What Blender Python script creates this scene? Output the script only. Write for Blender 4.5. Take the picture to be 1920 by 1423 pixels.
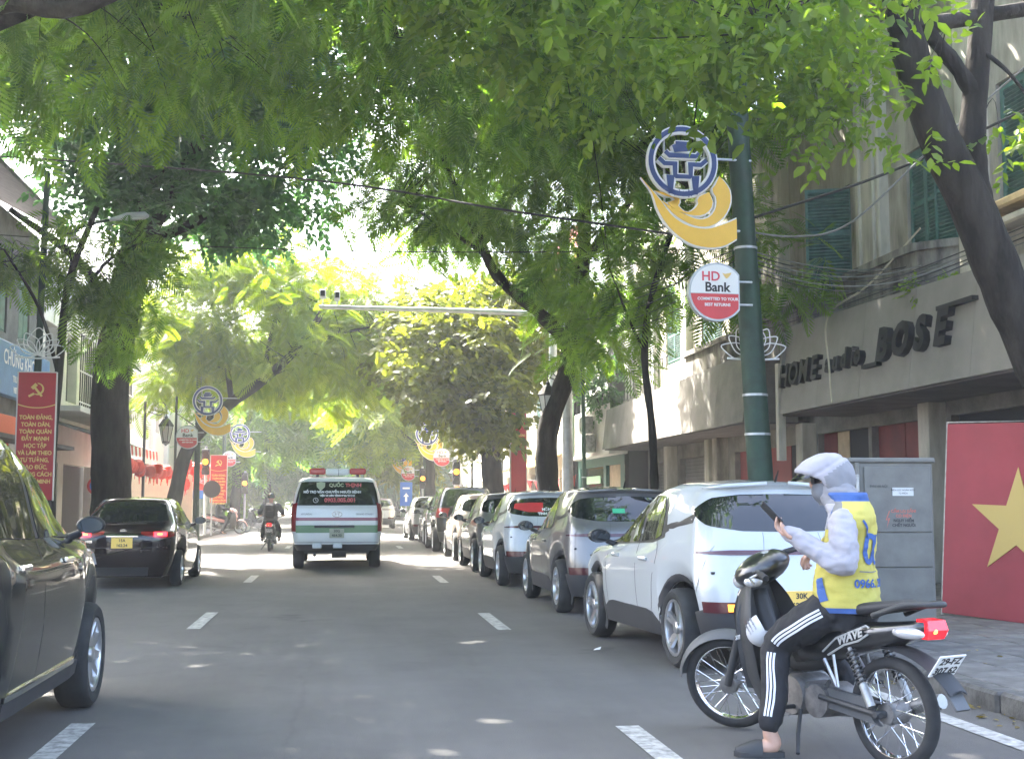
import bpy, bmesh, math, random
import numpy as np
from math import sin, cos, pi, radians, sqrt, atan2, hypot
from mathutils import Vector, Matrix, Euler
for _o in list(bpy.data.objects): bpy.data.objects.remove(_o)
SC = bpy.context.scene
COL = SC.collection
# ---------------------------------------------------------------- camera, sky, sun, exposure
cam_d = bpy.data.cameras.new('camera'); cam = bpy.data.objects.new('camera', cam_d); COL.objects.link(cam)
cam.location = (0, 0, 1.4)
cam.rotation_euler = (radians(90 + 5.554), 0, radians(-7.718))
cam_d.sensor_width = 36; cam_d.lens = 2350 / 1920 * 36
cam_d.clip_start = 0.1; cam_d.clip_end = 2500
SC.camera = cam
SUN_EL, SUN_AZ = radians(47), radians(-30)          # azimuth from the road axis, negative to its left
world = bpy.data.worlds.new('World'); SC.world = world; world.use_nodes = True
_nt = world.node_tree; _nt.nodes.clear()
_sky = _nt.nodes.new('ShaderNodeTexSky'); _sky.sky_type = 'NISHITA'; _sky.sun_disc = False
_sky.sun_elevation = SUN_EL; _sky.sun_rotation = SUN_AZ; _sky.air_density = .8; _sky.dust_density = 4.5; _sky.ozone_density = .4
_bg = _nt.nodes.new('ShaderNodeBackground'); _bg.inputs['Strength'].default_value = 0.15
_wo = _nt.nodes.new('ShaderNodeOutputWorld')
_nt.links.new(_sky.outputs[0], _bg.inputs[0]); _nt.links.new(_bg.outputs[0], _wo.inputs[0])
sun_d = bpy.data.lights.new('sun', 'SUN'); sun_d.energy = 5.0; sun_d.angle = radians(0.53); sun_d.color = (1, 0.95, 0.86)
sun = bpy.data.objects.new('sun', sun_d); COL.objects.link(sun)
_sd = Vector((sin(SUN_AZ) * cos(SUN_EL), cos(SUN_AZ) * cos(SUN_EL), sin(SUN_EL)))
sun.rotation_euler = _sd.to_track_quat('Z', 'Y').to_euler(); sun.location = (0, 0, 30)
SC.view_settings.view_transform = 'Standard'; SC.view_settings.look = 'None'
SC.view_settings.exposure = 3.45; SC.view_settings.gamma = 1
SC.view_settings.use_curve_mapping = False
SC.render.engine = 'CYCLES'
SC.cycles.max_bounces = 8; SC.cycles.diffuse_bounces = 4; SC.cycles.glossy_bounces = 3
SC.cycles.transmission_bounces = 5; SC.cycles.transparent_max_bounces = 8; SC.cycles.volume_bounces = 1
SC.cycles.use_denoising = True
SC.cycles.sample_clamp_indirect = 6
rnd = random.Random(7)
rng = np.random.default_rng(11)

# ---------------------------------------------------------------- materials
def srgb(h):
    c = [int(h[i:i + 2], 16) / 255 for i in (0, 2, 4)]
    return tuple(((v + .055) / 1.055) ** 2.4 if v > .04045 else v / 12.92 for v in c)
def mat(name, col, rough=.6, metal=0, var=0, vscale=6, bump=0, bscale=40, coat=0, emit=None, estr=0, spec=.5, col2=None, transm=0, detail=6, stretch=None):
    m = bpy.data.materials.new(name); m.use_nodes = True
    nt = m.node_tree; b = nt.nodes['Principled BSDF']
    b.inputs['Base Color'].default_value = (*col, 1); b.inputs['Roughness'].default_value = rough
    b.inputs['Metallic'].default_value = metal; b.inputs['Coat Weight'].default_value = coat
    b.inputs['Coat Roughness'].default_value = .03
    b.inputs['Specular IOR Level'].default_value = spec
    b.inputs['Transmission Weight'].default_value = transm
    if emit: b.inputs['Emission Color'].default_value = (*emit, 1); b.inputs['Emission Strength'].default_value = estr
    tc = None
    def coords():
        t = nt.nodes.new('ShaderNodeTexCoord')
        if stretch:
            mp = nt.nodes.new('ShaderNodeMapping'); mp.inputs['Scale'].default_value = stretch
            nt.links.new(t.outputs['Object'], mp.inputs[0]); return mp.outputs[0]
        return t.outputs['Object']
    if var or col2:
        n = nt.nodes.new('ShaderNodeTexNoise'); n.inputs['Scale'].default_value = vscale; n.inputs['Detail'].default_value = detail
        n.inputs['Roughness'].default_value = .62
        nt.links.new(coords(), n.inputs['Vector'])
        r = nt.nodes.new('ShaderNodeValToRGB')
        c2 = col2 or tuple(max(0, c * (1 - var)) for c in col); c1 = col if col2 else tuple(c * (1 + var) for c in col)
        r.color_ramp.elements[0].position = .36; r.color_ramp.elements[1].position = .64
        r.color_ramp.elements[0].color = (*c2, 1); r.color_ramp.elements[1].color = (*c1, 1)
        nt.links.new(n.outputs['Fac'], r.inputs[0]); nt.links.new(r.outputs[0], b.inputs['Base Color'])
    if bump:
        n2 = nt.nodes.new('ShaderNodeTexNoise'); n2.inputs['Scale'].default_value = bscale; n2.inputs['Detail'].default_value = 5
        nt.links.new(coords(), n2.inputs['Vector'])
        bp = nt.nodes.new('ShaderNodeBump'); bp.inputs['Strength'].default_value = bump; bp.inputs['Distance'].default_value = .03 if bump > .8 else .02
        nt.links.new(n2.outputs['Fac'], bp.inputs['Height']); nt.links.new(bp.outputs[0], b.inputs['Normal'])
    return m
def leaf_mat(name, dark, light, trans, tf=.5, rough=.5, vs=.6):
    m = bpy.data.materials.new(name); m.use_nodes = True; nt = m.node_tree; nt.nodes.clear()
    geo = nt.nodes.new('ShaderNodeNewGeometry'); tc = nt.nodes.new('ShaderNodeTexCoord')
    n = nt.nodes.new('ShaderNodeTexNoise'); n.inputs['Scale'].default_value = vs; n.inputs['Detail'].default_value = 3
    nt.links.new(tc.outputs['Object'], n.inputs['Vector'])
    mx = nt.nodes.new('ShaderNodeMath'); mx.operation = 'MULTIPLY_ADD'; mx.inputs[1].default_value = .55; mx.inputs[2].default_value = -.02
    nt.links.new(geo.outputs['Random Per Island'], mx.inputs[0])
    ad = nt.nodes.new('ShaderNodeMath'); ad.operation = 'MULTIPLY_ADD'; ad.inputs[1].default_value = .9
    nt.links.new(n.outputs['Fac'], ad.inputs[0]); nt.links.new(mx.outputs[0], ad.inputs[2])
    r = nt.nodes.new('ShaderNodeValToRGB')
    r.color_ramp.elements[0].position = .3; r.color_ramp.elements[1].position = 1.0
    r.color_ramp.elements[0].color = (*dark, 1); r.color_ramp.elements[1].color = (*light, 1)
    nt.links.new(ad.outputs[0], r.inputs[0])
    d = nt.nodes.new('ShaderNodeBsdfPrincipled'); d.inputs['Roughness'].default_value = rough; d.inputs['Specular IOR Level'].default_value = .3
    nt.links.new(r.outputs[0], d.inputs['Base Color'])
    t = nt.nodes.new('ShaderNodeBsdfTranslucent')
    hm = nt.nodes.new('ShaderNodeMix'); hm.data_type = 'RGBA'; hm.blend_type = 'MULTIPLY'; hm.inputs['Factor'].default_value = 1
    nt.links.new(r.outputs[0], hm.inputs[6]); hm.inputs[7].default_value = (*trans, 1)
    nt.links.new(hm.outputs[2], t.inputs[0])
    mix = nt.nodes.new('ShaderNodeMixShader'); mix.inputs[0].default_value = tf
    nt.links.new(d.outputs[0], mix.inputs[1]); nt.links.new(t.outputs[0], mix.inputs[2])
    o = nt.nodes.new('ShaderNodeOutputMaterial'); nt.links.new(mix.outputs[0], o.inputs[0])
    return m
M = {}
def asphalt_mat():
    m = mat('asphalt', (.125, .12, .113), .85, bump=.5, bscale=150, spec=.3); nt = m.node_tree; b = nt.nodes['Principled BSDF']; N = nt.nodes.new; L = nt.links.new
    tc = N('ShaderNodeTexCoord'); fac = None
    def noise(sc, det, sx=1, sy=1):
        mp = N('ShaderNodeMapping'); mp.inputs['Scale'].default_value = (sx, sy, 1); L(tc.outputs['Object'], mp.inputs[0]); n = N('ShaderNodeTexNoise'); n.inputs['Scale'].default_value = sc; n.inputs['Detail'].default_value = det; n.inputs['Roughness'].default_value = .65; L(mp.outputs[0], n.inputs['Vector']); return n
    def ramp(src, p0, p1, c0, c1):
        r = N('ShaderNodeValToRGB'); e = r.color_ramp.elements; e[0].position = p0; e[1].position = p1; e[0].color = (c0, c0, c0, 1); e[1].color = (c1, c1, c1, 1); L(src, r.inputs[0]); return r.outputs[0]
    def mul(a_, b_):
        x = N('ShaderNodeMix'); x.data_type = 'RGBA'; x.blend_type = 'MULTIPLY'; x.inputs['Factor'].default_value = 1; L(a_, x.inputs[6]); L(b_, x.inputs[7]); return x.outputs[2]
    base = N('ShaderNodeRGB'); base.outputs[0].default_value = (.128, .122, .114, 1)
    c = mul(base.outputs[0], ramp(noise(.8, 12).outputs['Fac'], .3, .7, .84, 1.12))
    c = mul(c, ramp(noise(260, 2).outputs['Fac'], .35, .65, .72, 1.25))                     # stone grain
    c = mul(c, ramp(noise(1.1, 5, 1, .12).outputs['Fac'], .35, .6, .88, 1.05))              # lengthwise wear
    st = noise(.55, 6); c = mul(c, ramp(st.outputs['Fac'], .30, .36, .72, 1))               # oil stains
    v = N('ShaderNodeTexVoronoi'); v.feature = 'DISTANCE_TO_EDGE'; v.inputs['Scale'].default_value = .33; wn = noise(1.5, 6); wm = N('ShaderNodeMix'); wm.data_type = 'RGBA'; wm.inputs['Factor'].default_value = .22; L(tc.outputs['Object'], wm.inputs[6]); L(wn.outputs['Color'], wm.inputs[7]); L(wm.outputs[2], v.inputs['Vector'])
    c = mul(c, ramp(v.outputs['Distance'], 0.0012, .005, .90, 1))                            # hairline cracks
    L(c, b.inputs['Base Color']); return m
M['asphalt'] = asphalt_mat()
M['line'] = mat('road_paint', (.52, .51, .48), .75, col2=(.20, .195, .185), vscale=14, detail=14, bump=.3, bscale=150)
M['paver'] = mat('paver', (.165, .157, .145), .9, col2=(.085, .08, .073), vscale=3.2, detail=12, bump=.3, bscale=50)
M['kerb'] = mat('kerb', (.13, .125, .115), .9, col2=(.05, .048, .044), vscale=7, detail=10, bump=.4, bscale=40)
M['earth'] = mat('earth', (.1, .09, .075), .95, var=.3, vscale=2)
M['bark'] = mat('bark', (.024, .021, .018), .95, spec=.12, var=.5, vscale=6, bump=1.0, bscale=16, stretch=(1, 1, .25))
M['bark2'] = mat('bark_grey', (.045, .04, .035), .95, spec=.12, var=.4, vscale=6, bump=.8, bscale=16, stretch=(1, 1, .3))
M['black'] = mat('black_plastic', (.016, .016, .017), .45)
M['rubber'] = mat('rubber', (.022, .022, .022), .85, var=.3, vscale=8)
M['steel'] = mat('steel', (.5, .5, .5), .35, 1)
M['dullsteel'] = mat('dull_steel', (.3, .3, .29), .5, .8, var=.3, vscale=9)
M['chrome'] = mat('chrome', (.75, .75, .75), .12, 1)
M['alloy'] = mat('alloy', (.55, .55, .56), .28, .9)
M['galv'] = mat('galvanised', (.42, .44, .45), .45, .6, var=.15, vscale=4)
M['glass'] = mat('tinted_glass', (.01, .012, .012), .03, spec=.9)
M['green_pole'] = mat('green_pole_paint', (.012, .038, .022), .6, var=.3, vscale=4, bump=.1, bscale=20)
M['black_iron'] = mat('black_iron', (.02, .022, .024), .55)
M['white'] = mat('white_paint', (.75, .75, .74), .5)
M['cable'] = mat('cable', (.015, .015, .015), .7)
M['cable_grey'] = mat('cable_grey', (.14, .14, .13), .7)
M['cable_cream'] = mat('cable_cream', (.42, .38, .28), .7)
M['red_cloth'] = mat('red_cloth', (.52, .03, .03), .8, var=.12, vscale=3)
M['yellow'] = mat('yellow_print', (.72, .5, .1), .6)

# ---------------------------------------------------------------- mesh builder
class MB:
    def __init__(s): s.v = []; s.f = []; s.m = []; s.cur = 0
    def mat(s, i): s.cur = i; return s
    def add(s, vs, fs, xf=None):
        o = len(s.v)
        if xf is not None: vs = [tuple(xf @ Vector(v)) for v in vs]
        s.v.extend(tuple(v) for v in vs); s.f.extend(tuple(i + o for i in f) for f in fs); s.m.extend([s.cur] * len(fs)); return s
    def box(s, c, d, rot=None, taper=1.0):
        x, y, z = d[0] / 2, d[1] / 2, d[2] / 2; t = taper
        vs = [(-x, -y, -z), (x, -y, -z), (x, y, -z), (-x, y, -z), (-x * t, -y * t, z), (x * t, -y * t, z), (x * t, y * t, z), (-x * t, y * t, z)]
        fs = [(0, 3, 2, 1), (4, 5, 6, 7), (0, 1, 5, 4), (1, 2, 6, 5), (2, 3, 7, 6), (3, 0, 4, 7)]
        xf = Matrix.Translation(c)
        if rot is not None: xf = xf @ (rot.to_4x4() if not isinstance(rot, tuple) else Euler(rot).to_matrix().to_4x4())
        return s.add(vs, fs, xf)
    def bbox(s, c, d, b=.01, rot=None):          # box with chamfered edges
        x, y, z = d[0] / 2, d[1] / 2, d[2] / 2; b = min(b, x * .9, y * .9, z * .9)
        vs = []; idx = {}
        for sx in (-1, 1):
            for sy in (-1, 1):
                for sz in (-1, 1):
                    for k, p in enumerate(((x - b, y - b, z), (x - b, y, z - b), (x, y - b, z - b))):
                        idx[(sx, sy, sz, k)] = len(vs); vs.append((sx * p[0], sy * p[1], sz * p[2]))
        fs = []
        I = idx
        for sz in (-1, 1): fs.append(tuple(I[(a, c2, sz, 0)] for a, c2 in ((-1, -1), (1, -1), (1, 1), (-1, 1))))
        for sy in (-1, 1): fs.append(tuple(I[(a, sy, c2, 1)] for a, c2 in ((-1, -1), (1, -1), (1, 1), (-1, 1))))
        for sx in (-1, 1): fs.append(tuple(I[(sx, a, c2, 2)] for a, c2 in ((-1, -1), (1, -1), (1, 1), (-1, 1))))
        for sy in (-1, 1):
            for sz in (-1, 1): fs.append((I[(-1, sy, sz, 0)], I[(1, sy, sz, 0)], I[(1, sy, sz, 1)], I[(-1, sy, sz, 1)]))
        for sx in (-1, 1):
            for sz in (-1, 1): fs.append((I[(sx, -1, sz, 0)], I[(sx, 1, sz, 0)], I[(sx, 1, sz, 2)], I[(sx, -1, sz, 2)]))
        for sx in (-1, 1):
            for sy in (-1, 1): fs.append((I[(sx, sy, -1, 1)], I[(sx, sy, 1, 1)], I[(sx, sy, 1, 2)], I[(sx, sy, -1, 2)]))
        for sx in (-1, 1):
            for sy in (-1, 1):
                for sz in (-1, 1): fs.append(tuple(I[(sx, sy, sz, k)] for k in range(3)))
        xf = Matrix.Translation(c)
        if rot is not None: xf = xf @ (rot.to_4x4() if not isinstance(rot, tuple) else Euler(rot).to_matrix().to_4x4())
        return s.add(vs, fs, xf)
    def tube(s, pts, r, n=8, cap=True, flat=1.0):
        pts = [Vector(p) for p in pts]; N = len(pts)
        if not hasattr(r, '__len__'): r = [r] * N
        vs = []; fs = []; up = None
        for i, p in enumerate(pts):
            t = (pts[min(i + 1, N - 1)] - pts[max(i - 1, 0)])
            t = t.normalized() if t.length > 1e-9 else Vector((0, 0, 1))
            if up is None:
                up = Vector((0, 0, 1)) if abs(t.z) < .9 else Vector((1, 0, 0))
            a = (up - t * up.dot(t))
            a = a.normalized() if a.length > 1e-6 else t.orthogonal().normalized()
            b = t.cross(a); up = a
            for k in range(n):
                q = 2 * pi * k / n
                vs.append(p + a * (cos(q) * r[i]) + b * (sin(q) * r[i] * flat))
        for i in range(N - 1):
            for k in range(n):
                k2 = (k + 1) % n; fs.append((i * n + k, i * n + k2, (i + 1) * n + k2, (i + 1) * n + k))
        if cap: fs.append(tuple(range(n))[::-1]); fs.append(tuple((N - 1) * n + k for k in range(n)))
        return s.add(vs, fs)
    def lathe(s, prof, n=24, xf=None, close=False):       # prof: (r, z) pairs, round Z
        vs = []; fs = []; P = len(prof)
        for r_, z in prof:
            for k in range(n): q = 2 * pi * k / n; vs.append((r_ * cos(q), r_ * sin(q), z))
        for i in range(P - 1 + (1 if close else 0)):
            j = (i + 1) % P
            for k in range(n): k2 = (k + 1) % n; fs.append((i * n + k, i * n + k2, j * n + k2, j * n + k))
        if not close: fs.append(tuple(range(n))[::-1]); fs.append(tuple((P - 1) * n + k for k in range(n)))
        return s.add(vs, fs, xf)
    def prism(s, poly, d, xf=None):                       # outline in XY, thickness d along +Z
        n = len(poly); vs = [(p[0], p[1], 0) for p in poly] + [(p[0], p[1], d) for p in poly]
        fs = [tuple(range(n))[::-1], tuple(range(n, 2 * n))] + [(i, (i + 1) % n, n + (i + 1) % n, n + i) for i in range(n)]
        return s.add(vs, fs, xf)
    def strip(s, a, b):                                   # ribbon between two polylines
        n = len(a); return s.add(list(a) + list(b), [(i, i + 1, n + i + 1, n + i) for i in range(n - 1)])
    def band(s, a, b, d, xf=None):                        # thick ribbon: 2-D polylines a and b, thickness d along Z
        n = len(a); vs = [(p[0], p[1], 0) for p in list(a) + list(b)] + [(p[0], p[1], d) for p in list(a) + list(b)]; N = 2 * n; fs = []
        for i in range(n - 1):
            fs += [(i, n + i, n + i + 1, i + 1), (N + i, N + i + 1, N + n + i + 1, N + n + i), (i, i + 1, N + i + 1, N + i), (n + i, N + n + i, N + n + i + 1, n + i + 1)]
        fs += [(0, N, N + n, n), (n - 1, 2 * n - 1, N + 2 * n - 1, N + n - 1)]
        return s.add(vs, fs, xf)
    def grid(s, P):                                       # P: rows of points
        R, C = len(P), len(P[0]); return s.add([p for r_ in P for p in r_], [(i * C + j, i * C + j + 1, (i + 1) * C + j + 1, (i + 1) * C + j) for i in range(R - 1) for j in range(C - 1)])
    def sphere(s, c, r, n=12, m=8, xf=None):
        r = r if hasattr(r, '__len__') else (r, r, r)
        P = [[(c[0] + r[0] * sin(pi * i / m) * cos(2 * pi * j / n), c[1] + r[1] * sin(pi * i / m) * sin(2 * pi * j / n), c[2] + r[2] * cos(pi * i / m)) for j in range(n + 1)] for i in range(m + 1)]
        if xf is not None: P = [[tuple(xf @ Vector(p)) for p in r_] for r_ in P]
        return s.grid(P)
    def mesh(s, name, mats, smooth=False, weld=False):
        me = bpy.data.meshes.new(name); me.from_pydata(s.v, [], s.f)
        for m in (mats if isinstance(mats, (list, tuple)) else [mats]): me.materials.append(m)
        if any(s.m): me.polygons.foreach_set('material_index', s.m)
        bm = bmesh.new(); bm.from_mesh(me)
        if weld: bmesh.ops.remove_doubles(bm, verts=bm.verts, dist=1e-4); bmesh.ops.dissolve_degenerate(bm, dist=1e-5, edges=bm.edges)
        if weld: bmesh.ops.recalc_face_normals(bm, faces=bm.faces)
        bm.to_mesh(me); bm.free()
        if smooth:
            me.polygons.foreach_set('use_smooth', [True] * len(me.polygons))
            if smooth is not True:
                try: me.set_sharp_from_angle(angle=radians(smooth))
                except Exception: pass
        me.update(); return me
    def build(s, name, mats, parent=None, smooth=False, weld=False, loc=None, rot=None):
        return link(name, s.mesh(name, mats, smooth, weld), parent, loc, rot)
def link(name, me, parent=None, loc=None, rot=None):
    o = bpy.data.objects.new(name, me); COL.objects.link(o)
    if parent is not None: o.parent = parent
    if loc is not None: o.location = loc
    if rot is not None: o.rotation_euler = rot
    return o
def tag(o, label=None, cat=None, group=None, kind=None):
    if label: o['label'] = label
    if cat: o['category'] = cat
    if group: o['group'] = group
    if kind: o['kind'] = kind
    return o
def thing(name, label, cat, loc=(0, 0, 0), rotz=0, group=None):
    o = bpy.data.objects.new(name, None); COL.objects.link(o); o.location = loc; o.rotation_euler = (0, 0, rotz); o.empty_display_size = .2
    return tag(o, label, cat, group)
def copy_tree(o, parent=None):
    c = o.copy(); COL.objects.link(c)
    if parent is not None: c.parent = parent
    for ch in o.children: copy_tree(ch, c)
    return c
def raw_mesh(name, V, F4, mat_, smooth=False):            # numpy verts and quads
    me = bpy.data.meshes.new(name); nv, nf = len(V), len(F4); k = F4.shape[1]
    me.vertices.add(nv); me.vertices.foreach_set('co', np.asarray(V, np.float32).ravel())
    me.loops.add(nf * k); me.loops.foreach_set('vertex_index', np.asarray(F4, np.int32).ravel())
    me.polygons.add(nf); me.polygons.foreach_set('loop_start', np.arange(0, nf * k, k, dtype=np.int32))
    try: me.polygons.foreach_set('loop_total', np.full(nf, k, np.int32))
    except Exception: pass
    if smooth: me.polygons.foreach_set('use_smooth', np.ones(nf, bool))
    me.materials.append(mat_); me.update(calc_edges=True); return me
def catmull(pts, n=6):
    pts = [Vector(p) for p in pts]; out = []
    P = [pts[0] * 2 - pts[1]] + pts + [pts[-1] * 2 - pts[-2]]
    for i in range(1, len(P) - 2):
        a, b, c, d = P[i - 1:i + 3]
        for k in range(n):
            t = k / n; out.append(.5 * ((2 * b) + (c - a) * t + (2 * a - 5 * b + 4 * c - d) * t * t + (3 * b - a - 3 * c + d) * t ** 3))
    return out + [pts[-1]]
TMP = bpy.data.scenes.new('tmp')
def evaluated_mesh(o):
    TMP.collection.objects.link(o); vl = TMP.view_layers[0]; vl.update(); dg = vl.depsgraph; dg.update()
    me = bpy.data.meshes.new_from_object(o.evaluated_get(dg)); bpy.data.objects.remove(o); return me
def text(name, s, size, m, parent=None, loc=(0, 0, 0), rot=(0, 0, 0), align='CENTER', bold=0, ext=.002, sx=1.0, spacing=1.0, shear=0):
    c = bpy.data.curves.new(name, 'FONT'); c.body = s; c.size = size; c.align_x = align; c.align_y = 'CENTER'
    c.offset = bold; c.extrude = ext; c.space_character = spacing; c.shear = shear; c.resolution_u = 3
    me = evaluated_mesh(bpy.data.objects.new(name + '_tmp', c)); bpy.data.curves.remove(c)
    me.name = name; me.materials.clear(); me.materials.append(m)
    if sx != 1: me.transform(Matrix.Diagonal((sx, 1, 1, 1)))
    o = bpy.data.objects.new(name, me); COL.objects.link(o); o.location = loc; o.rotation_euler = rot
    if parent is not None: o.parent = parent
    return o
# ---------------------------------------------------------------- ground, road, kerbs, pavements
def struct(o): o['kind'] = 'structure'; return o
struct(MB().add([(-80, -20, -.02), (80, -20, -.02), (80, 260, -.02), (-80, 260, -.02)], [(0, 1, 2, 3)]).build('ground', M['earth']))
def road_shift(y): return 0.0
mb = MB(); ys = [-18, 0, 10, 20, 40, 60, 90, 150, 258]
mb.grid([[(-5.2, y, 0), (-2, y, .0), (2, y, .0), (4.5, y, 0)] for y in ys])
road = struct(mb.build('road', M['asphalt']))
dash = None
def marking(name, x0, x1, y0, y1, z=.005):
    o = MB().add([(x0, y0, z), (x1, y0, z), (x1, y1, z), (x0, y1, z)], [(0, 1, 2, 3)]).build(name, M['line'], road); return o
for x in (-1.6, 1.79):
    for k in range(9):
        y0 = 5.75 + 8.05 * k + (0 if x > 0 else .55)
        marking('lane_dash', x - .075, x + .075, y0, y0 + 2.1)
marking('edge_line', 3.82, 3.97, -6, 70)
for k in range(9): marking('crossing_stripe', -4.4 + k * .95, -3.95 + k * .95, 47.5, 50.5)
# right pavement: bed, kerb stones, paving slabs near the camera
bed = MB(); bed.box((9.5, 100, .04), (9.9, 230, .16)); pav_r = struct(bed.build('pavement', M['paver']))
bed = MB(); bed.box((-10.35, 100, .04), (9.9, 230, .16)); pav_l = struct(bed.build('pavement', M['paver']))
kme = [MB().bbox((0, 0, 0), (.2, .98, .3), .022).mesh('kerb_stone', M['kerb'])]
for k in range(44):
    o = link('kerb_stone', kme[0], pav_r, (4.44 + rnd.uniform(-.006, .006), 2.5 + k + rnd.uniform(-.01, .01), -.01 + rnd.uniform(-.008, .008)), (0, 0, rnd.uniform(-.006, .006)))
for k in range(44):
    o = link('kerb_stone', kme[0], pav_l, (-5.3, 16.5 + k, -.01 + rnd.uniform(-.008, .008)), (0, 0, rnd.uniform(-.006, .006)))
slab = MB().bbox((0, 0, 0), (.492, .492, .05), .008).mesh('paving_slab', M['paver'])
n = 0
for i in range(9):
    for j in range(26):
        x, y = 4.8 + .5 * i, 4.0 + .5 * j
        if n < 240 and y > 5: link('paving_slab', slab, pav_r, (x, y, .105 + rnd.uniform(-.004, .004)), (rnd.uniform(-.006, .006), rnd.uniform(-.006, .006), 0)); n += 1
# fallen litter
o = MB().add([(0, 0, .01), (.07, .02, .012), (.09, .06, .035), (.03, .07, .014)], [(0, 1, 2, 3)]).build('paper_scrap', M['white'], None, loc=(2.36, 11.74, .004)); tag(o, 'small crumpled white scrap lying on the asphalt beside the nearest white car', 'litter')

# dry leaves and dust gathered in the gutters and on the pavement edge
_n = 900; _x = np.where(rng.random(_n) < .62, 4.34 - np.abs(rng.normal(0, .13, _n)), np.where(rng.random(_n) < .5, -5.2 + np.abs(rng.normal(0, .15, _n)), 4.6 + rng.random(_n) * 3)); _y = rng.uniform(4.5, 46, _n); _z = np.where((_x > 4.5), .135, .006)
_a = rng.uniform(0, 2 * pi, _n); _D = np.stack([np.cos(_a), np.sin(_a), rng.uniform(-.05, .25, _n)], 1); _D /= np.linalg.norm(_D, axis=1, keepdims=True)
_S = rng.uniform(.03, .075, _n)
LITTER = (np.stack([_x, _y, _z], 1), _D, _S)
# ---------------------------------------------------------------- trees
M['lf_frond'] = leaf_mat('leaf_feathery', (.03, .07, .024), (.12, .185, .038), (2.4, 2.7, .75), .55)
M['lf_frondY'] = leaf_mat('leaf_feathery_bright', (.05, .1, .015), (.17, .22, .03), (2.4, 2.4, .4), .58)
M['lf_dark'] = leaf_mat('leaf_small_dark', (.02, .05, .03), (.07, .13, .06), (2.3, 2.8, 1.5), .5, .42)
M['lf_broad'] = leaf_mat('leaf_oval', (.036, .074, .02), (.13, .185, .032), (2.4, 2.6, .5), .55, .45)
M['lf_olive'] = leaf_mat('leaf_olive', (.04, .055, .02), (.14, .16, .035), (2.0, 2.0, .45), .48, .5)
def frond_tpl(nP=11, pw=.034):
    V = []; F = []
    rc = lambda s: np.array([s, 0, -.28 * s * s])
    for i in range(nP + 1):
        p = rc(i / nP); V.append(p); V.append(p + [0, .008, -.012])
    for i in range(nP): F.append((2 * i, 2 * i + 2, 2 * i + 3, 2 * i + 1))
    for i in range(1, nP + 1):
        s = i / nP; l = .40 * sin(pi * min(1, .16 + .8 * s)) ** .8 + .03
        for sg in (-1, 1):
            a = radians(62 - 22 * s); d = np.array([cos(a), sg * sin(a), -.16]); q = np.array([-sin(a), sg * cos(a), 0.04])
            b = rc(s); o = len(V)
            V += [b + d * l * .45 + q * pw, b + d * l, b + d * l * .5 - q * pw]; F.append((2 * i, o, o + 1, o + 2))
    return np.array(V), np.array(F)
def leaf_pts(b, d, n, l, w):
    s = np.cross(n, d); s /= np.linalg.norm(s); u = np.cross(d, s)
    return [b, b + d * l * .3 + s * w * .46 + u * l * .06, b + d * l * .68 + s * w * .42 + u * l * .05, b + d * l - u * l * .06, b + d * l * .68 - s * w * .42 + u * l * .05, b + d * l * .3 - s * w * .46 + u * l * .06]
def sprig_tpl(k=9, l=.34, w=.19, seed=1, spread=1.0):
    r = np.random.default_rng(seed); V = []; F = []
    for i in range(k):
        s = .15 + .85 * i / (k - 1); b = np.array([s, 0, -.15 * s * s]); sg = 1 if i % 2 else -1
        a = radians(r.uniform(35, 70)) if i < k - 1 else 0
        d = np.array([cos(a), sg * sin(a) * spread, r.uniform(-.45, .15)]); d /= np.linalg.norm(d)
        n = np.array([r.uniform(-.4, .4), r.uniform(-.4, .4), 1]); o = len(V); ll = l * r.uniform(.75, 1.15)
        V += leaf_pts(b, d, n, ll, w * r.uniform(.8, 1.1)); F += [(o, o + 1, o + 2, o + 3), (o, o + 3, o + 4, o + 5)]
    return np.array(V), np.array(F)
FR_A = frond_tpl(11); FR_B = frond_tpl(6, .06); SP_A = sprig_tpl(9); SP_B = sprig_tpl(7, .45, .26, 3); SP_C = sprig_tpl(8, .5, .2, 5)
LEAF1 = (np.array(leaf_pts(np.zeros(3), np.array([1., 0, 0]), np.array([0, 0, 1.]), 1, .55)), np.array([(0, 1, 2, 3), (0, 3, 4, 5)]))
def stamp(tpl, T, Rm, S):
    V, F = tpl; n = len(T)
    W = np.einsum('nij,vj->nvi', Rm, V) * S[:, None, None] + T[:, None, :]
    return W.reshape(-1, 3), (F[None] + (np.arange(n) * len(V))[:, None, None]).reshape(-1, F.shape[1])
def frames(D, roll=.5, up=None):                          # local X along D, local Z near up
    n = len(D); D = D / np.linalg.norm(D, axis=1, keepdims=True)
    up = np.tile([0, 0, 1.], (n, 1)) if up is None else up
    up = up + rng.normal(0, roll, (n, 3))
    Yv = np.cross(up, D); Yv /= np.linalg.norm(Yv, axis=1, keepdims=True) + 1e-9
    Z = np.cross(D, Yv); return np.stack([D, Yv, Z], 2)
def crown_pts(ells, ncl, hollow=.5):
    vol = np.array([e[1][0] * e[1][1] * e[1][2] ** .6 for e in ells]); cnt = (ncl * vol / vol.sum()).astype(int) + 1
    C = []; O = []
    for (c, r), k in zip(ells, cnt):
        u = rng.normal(0, 1, (k, 3)); u /= np.linalg.norm(u, axis=1, keepdims=True)
        rad = (hollow + (1 - hollow) * rng.random(k)) ** .6
        wob = 1 + .22 * np.sin(u[:, 0] * 5 + c[0]) * np.sin(u[:, 1] * 4 + c[1]) + .15 * np.sin(u[:, 2] * 7 + u[:, 0] * 6)
        C.append(np.array(c) + u * (rad * wob)[:, None] * np.array(r)); O.append(u)
    return np.concatenate(C), np.concatenate(O)
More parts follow.
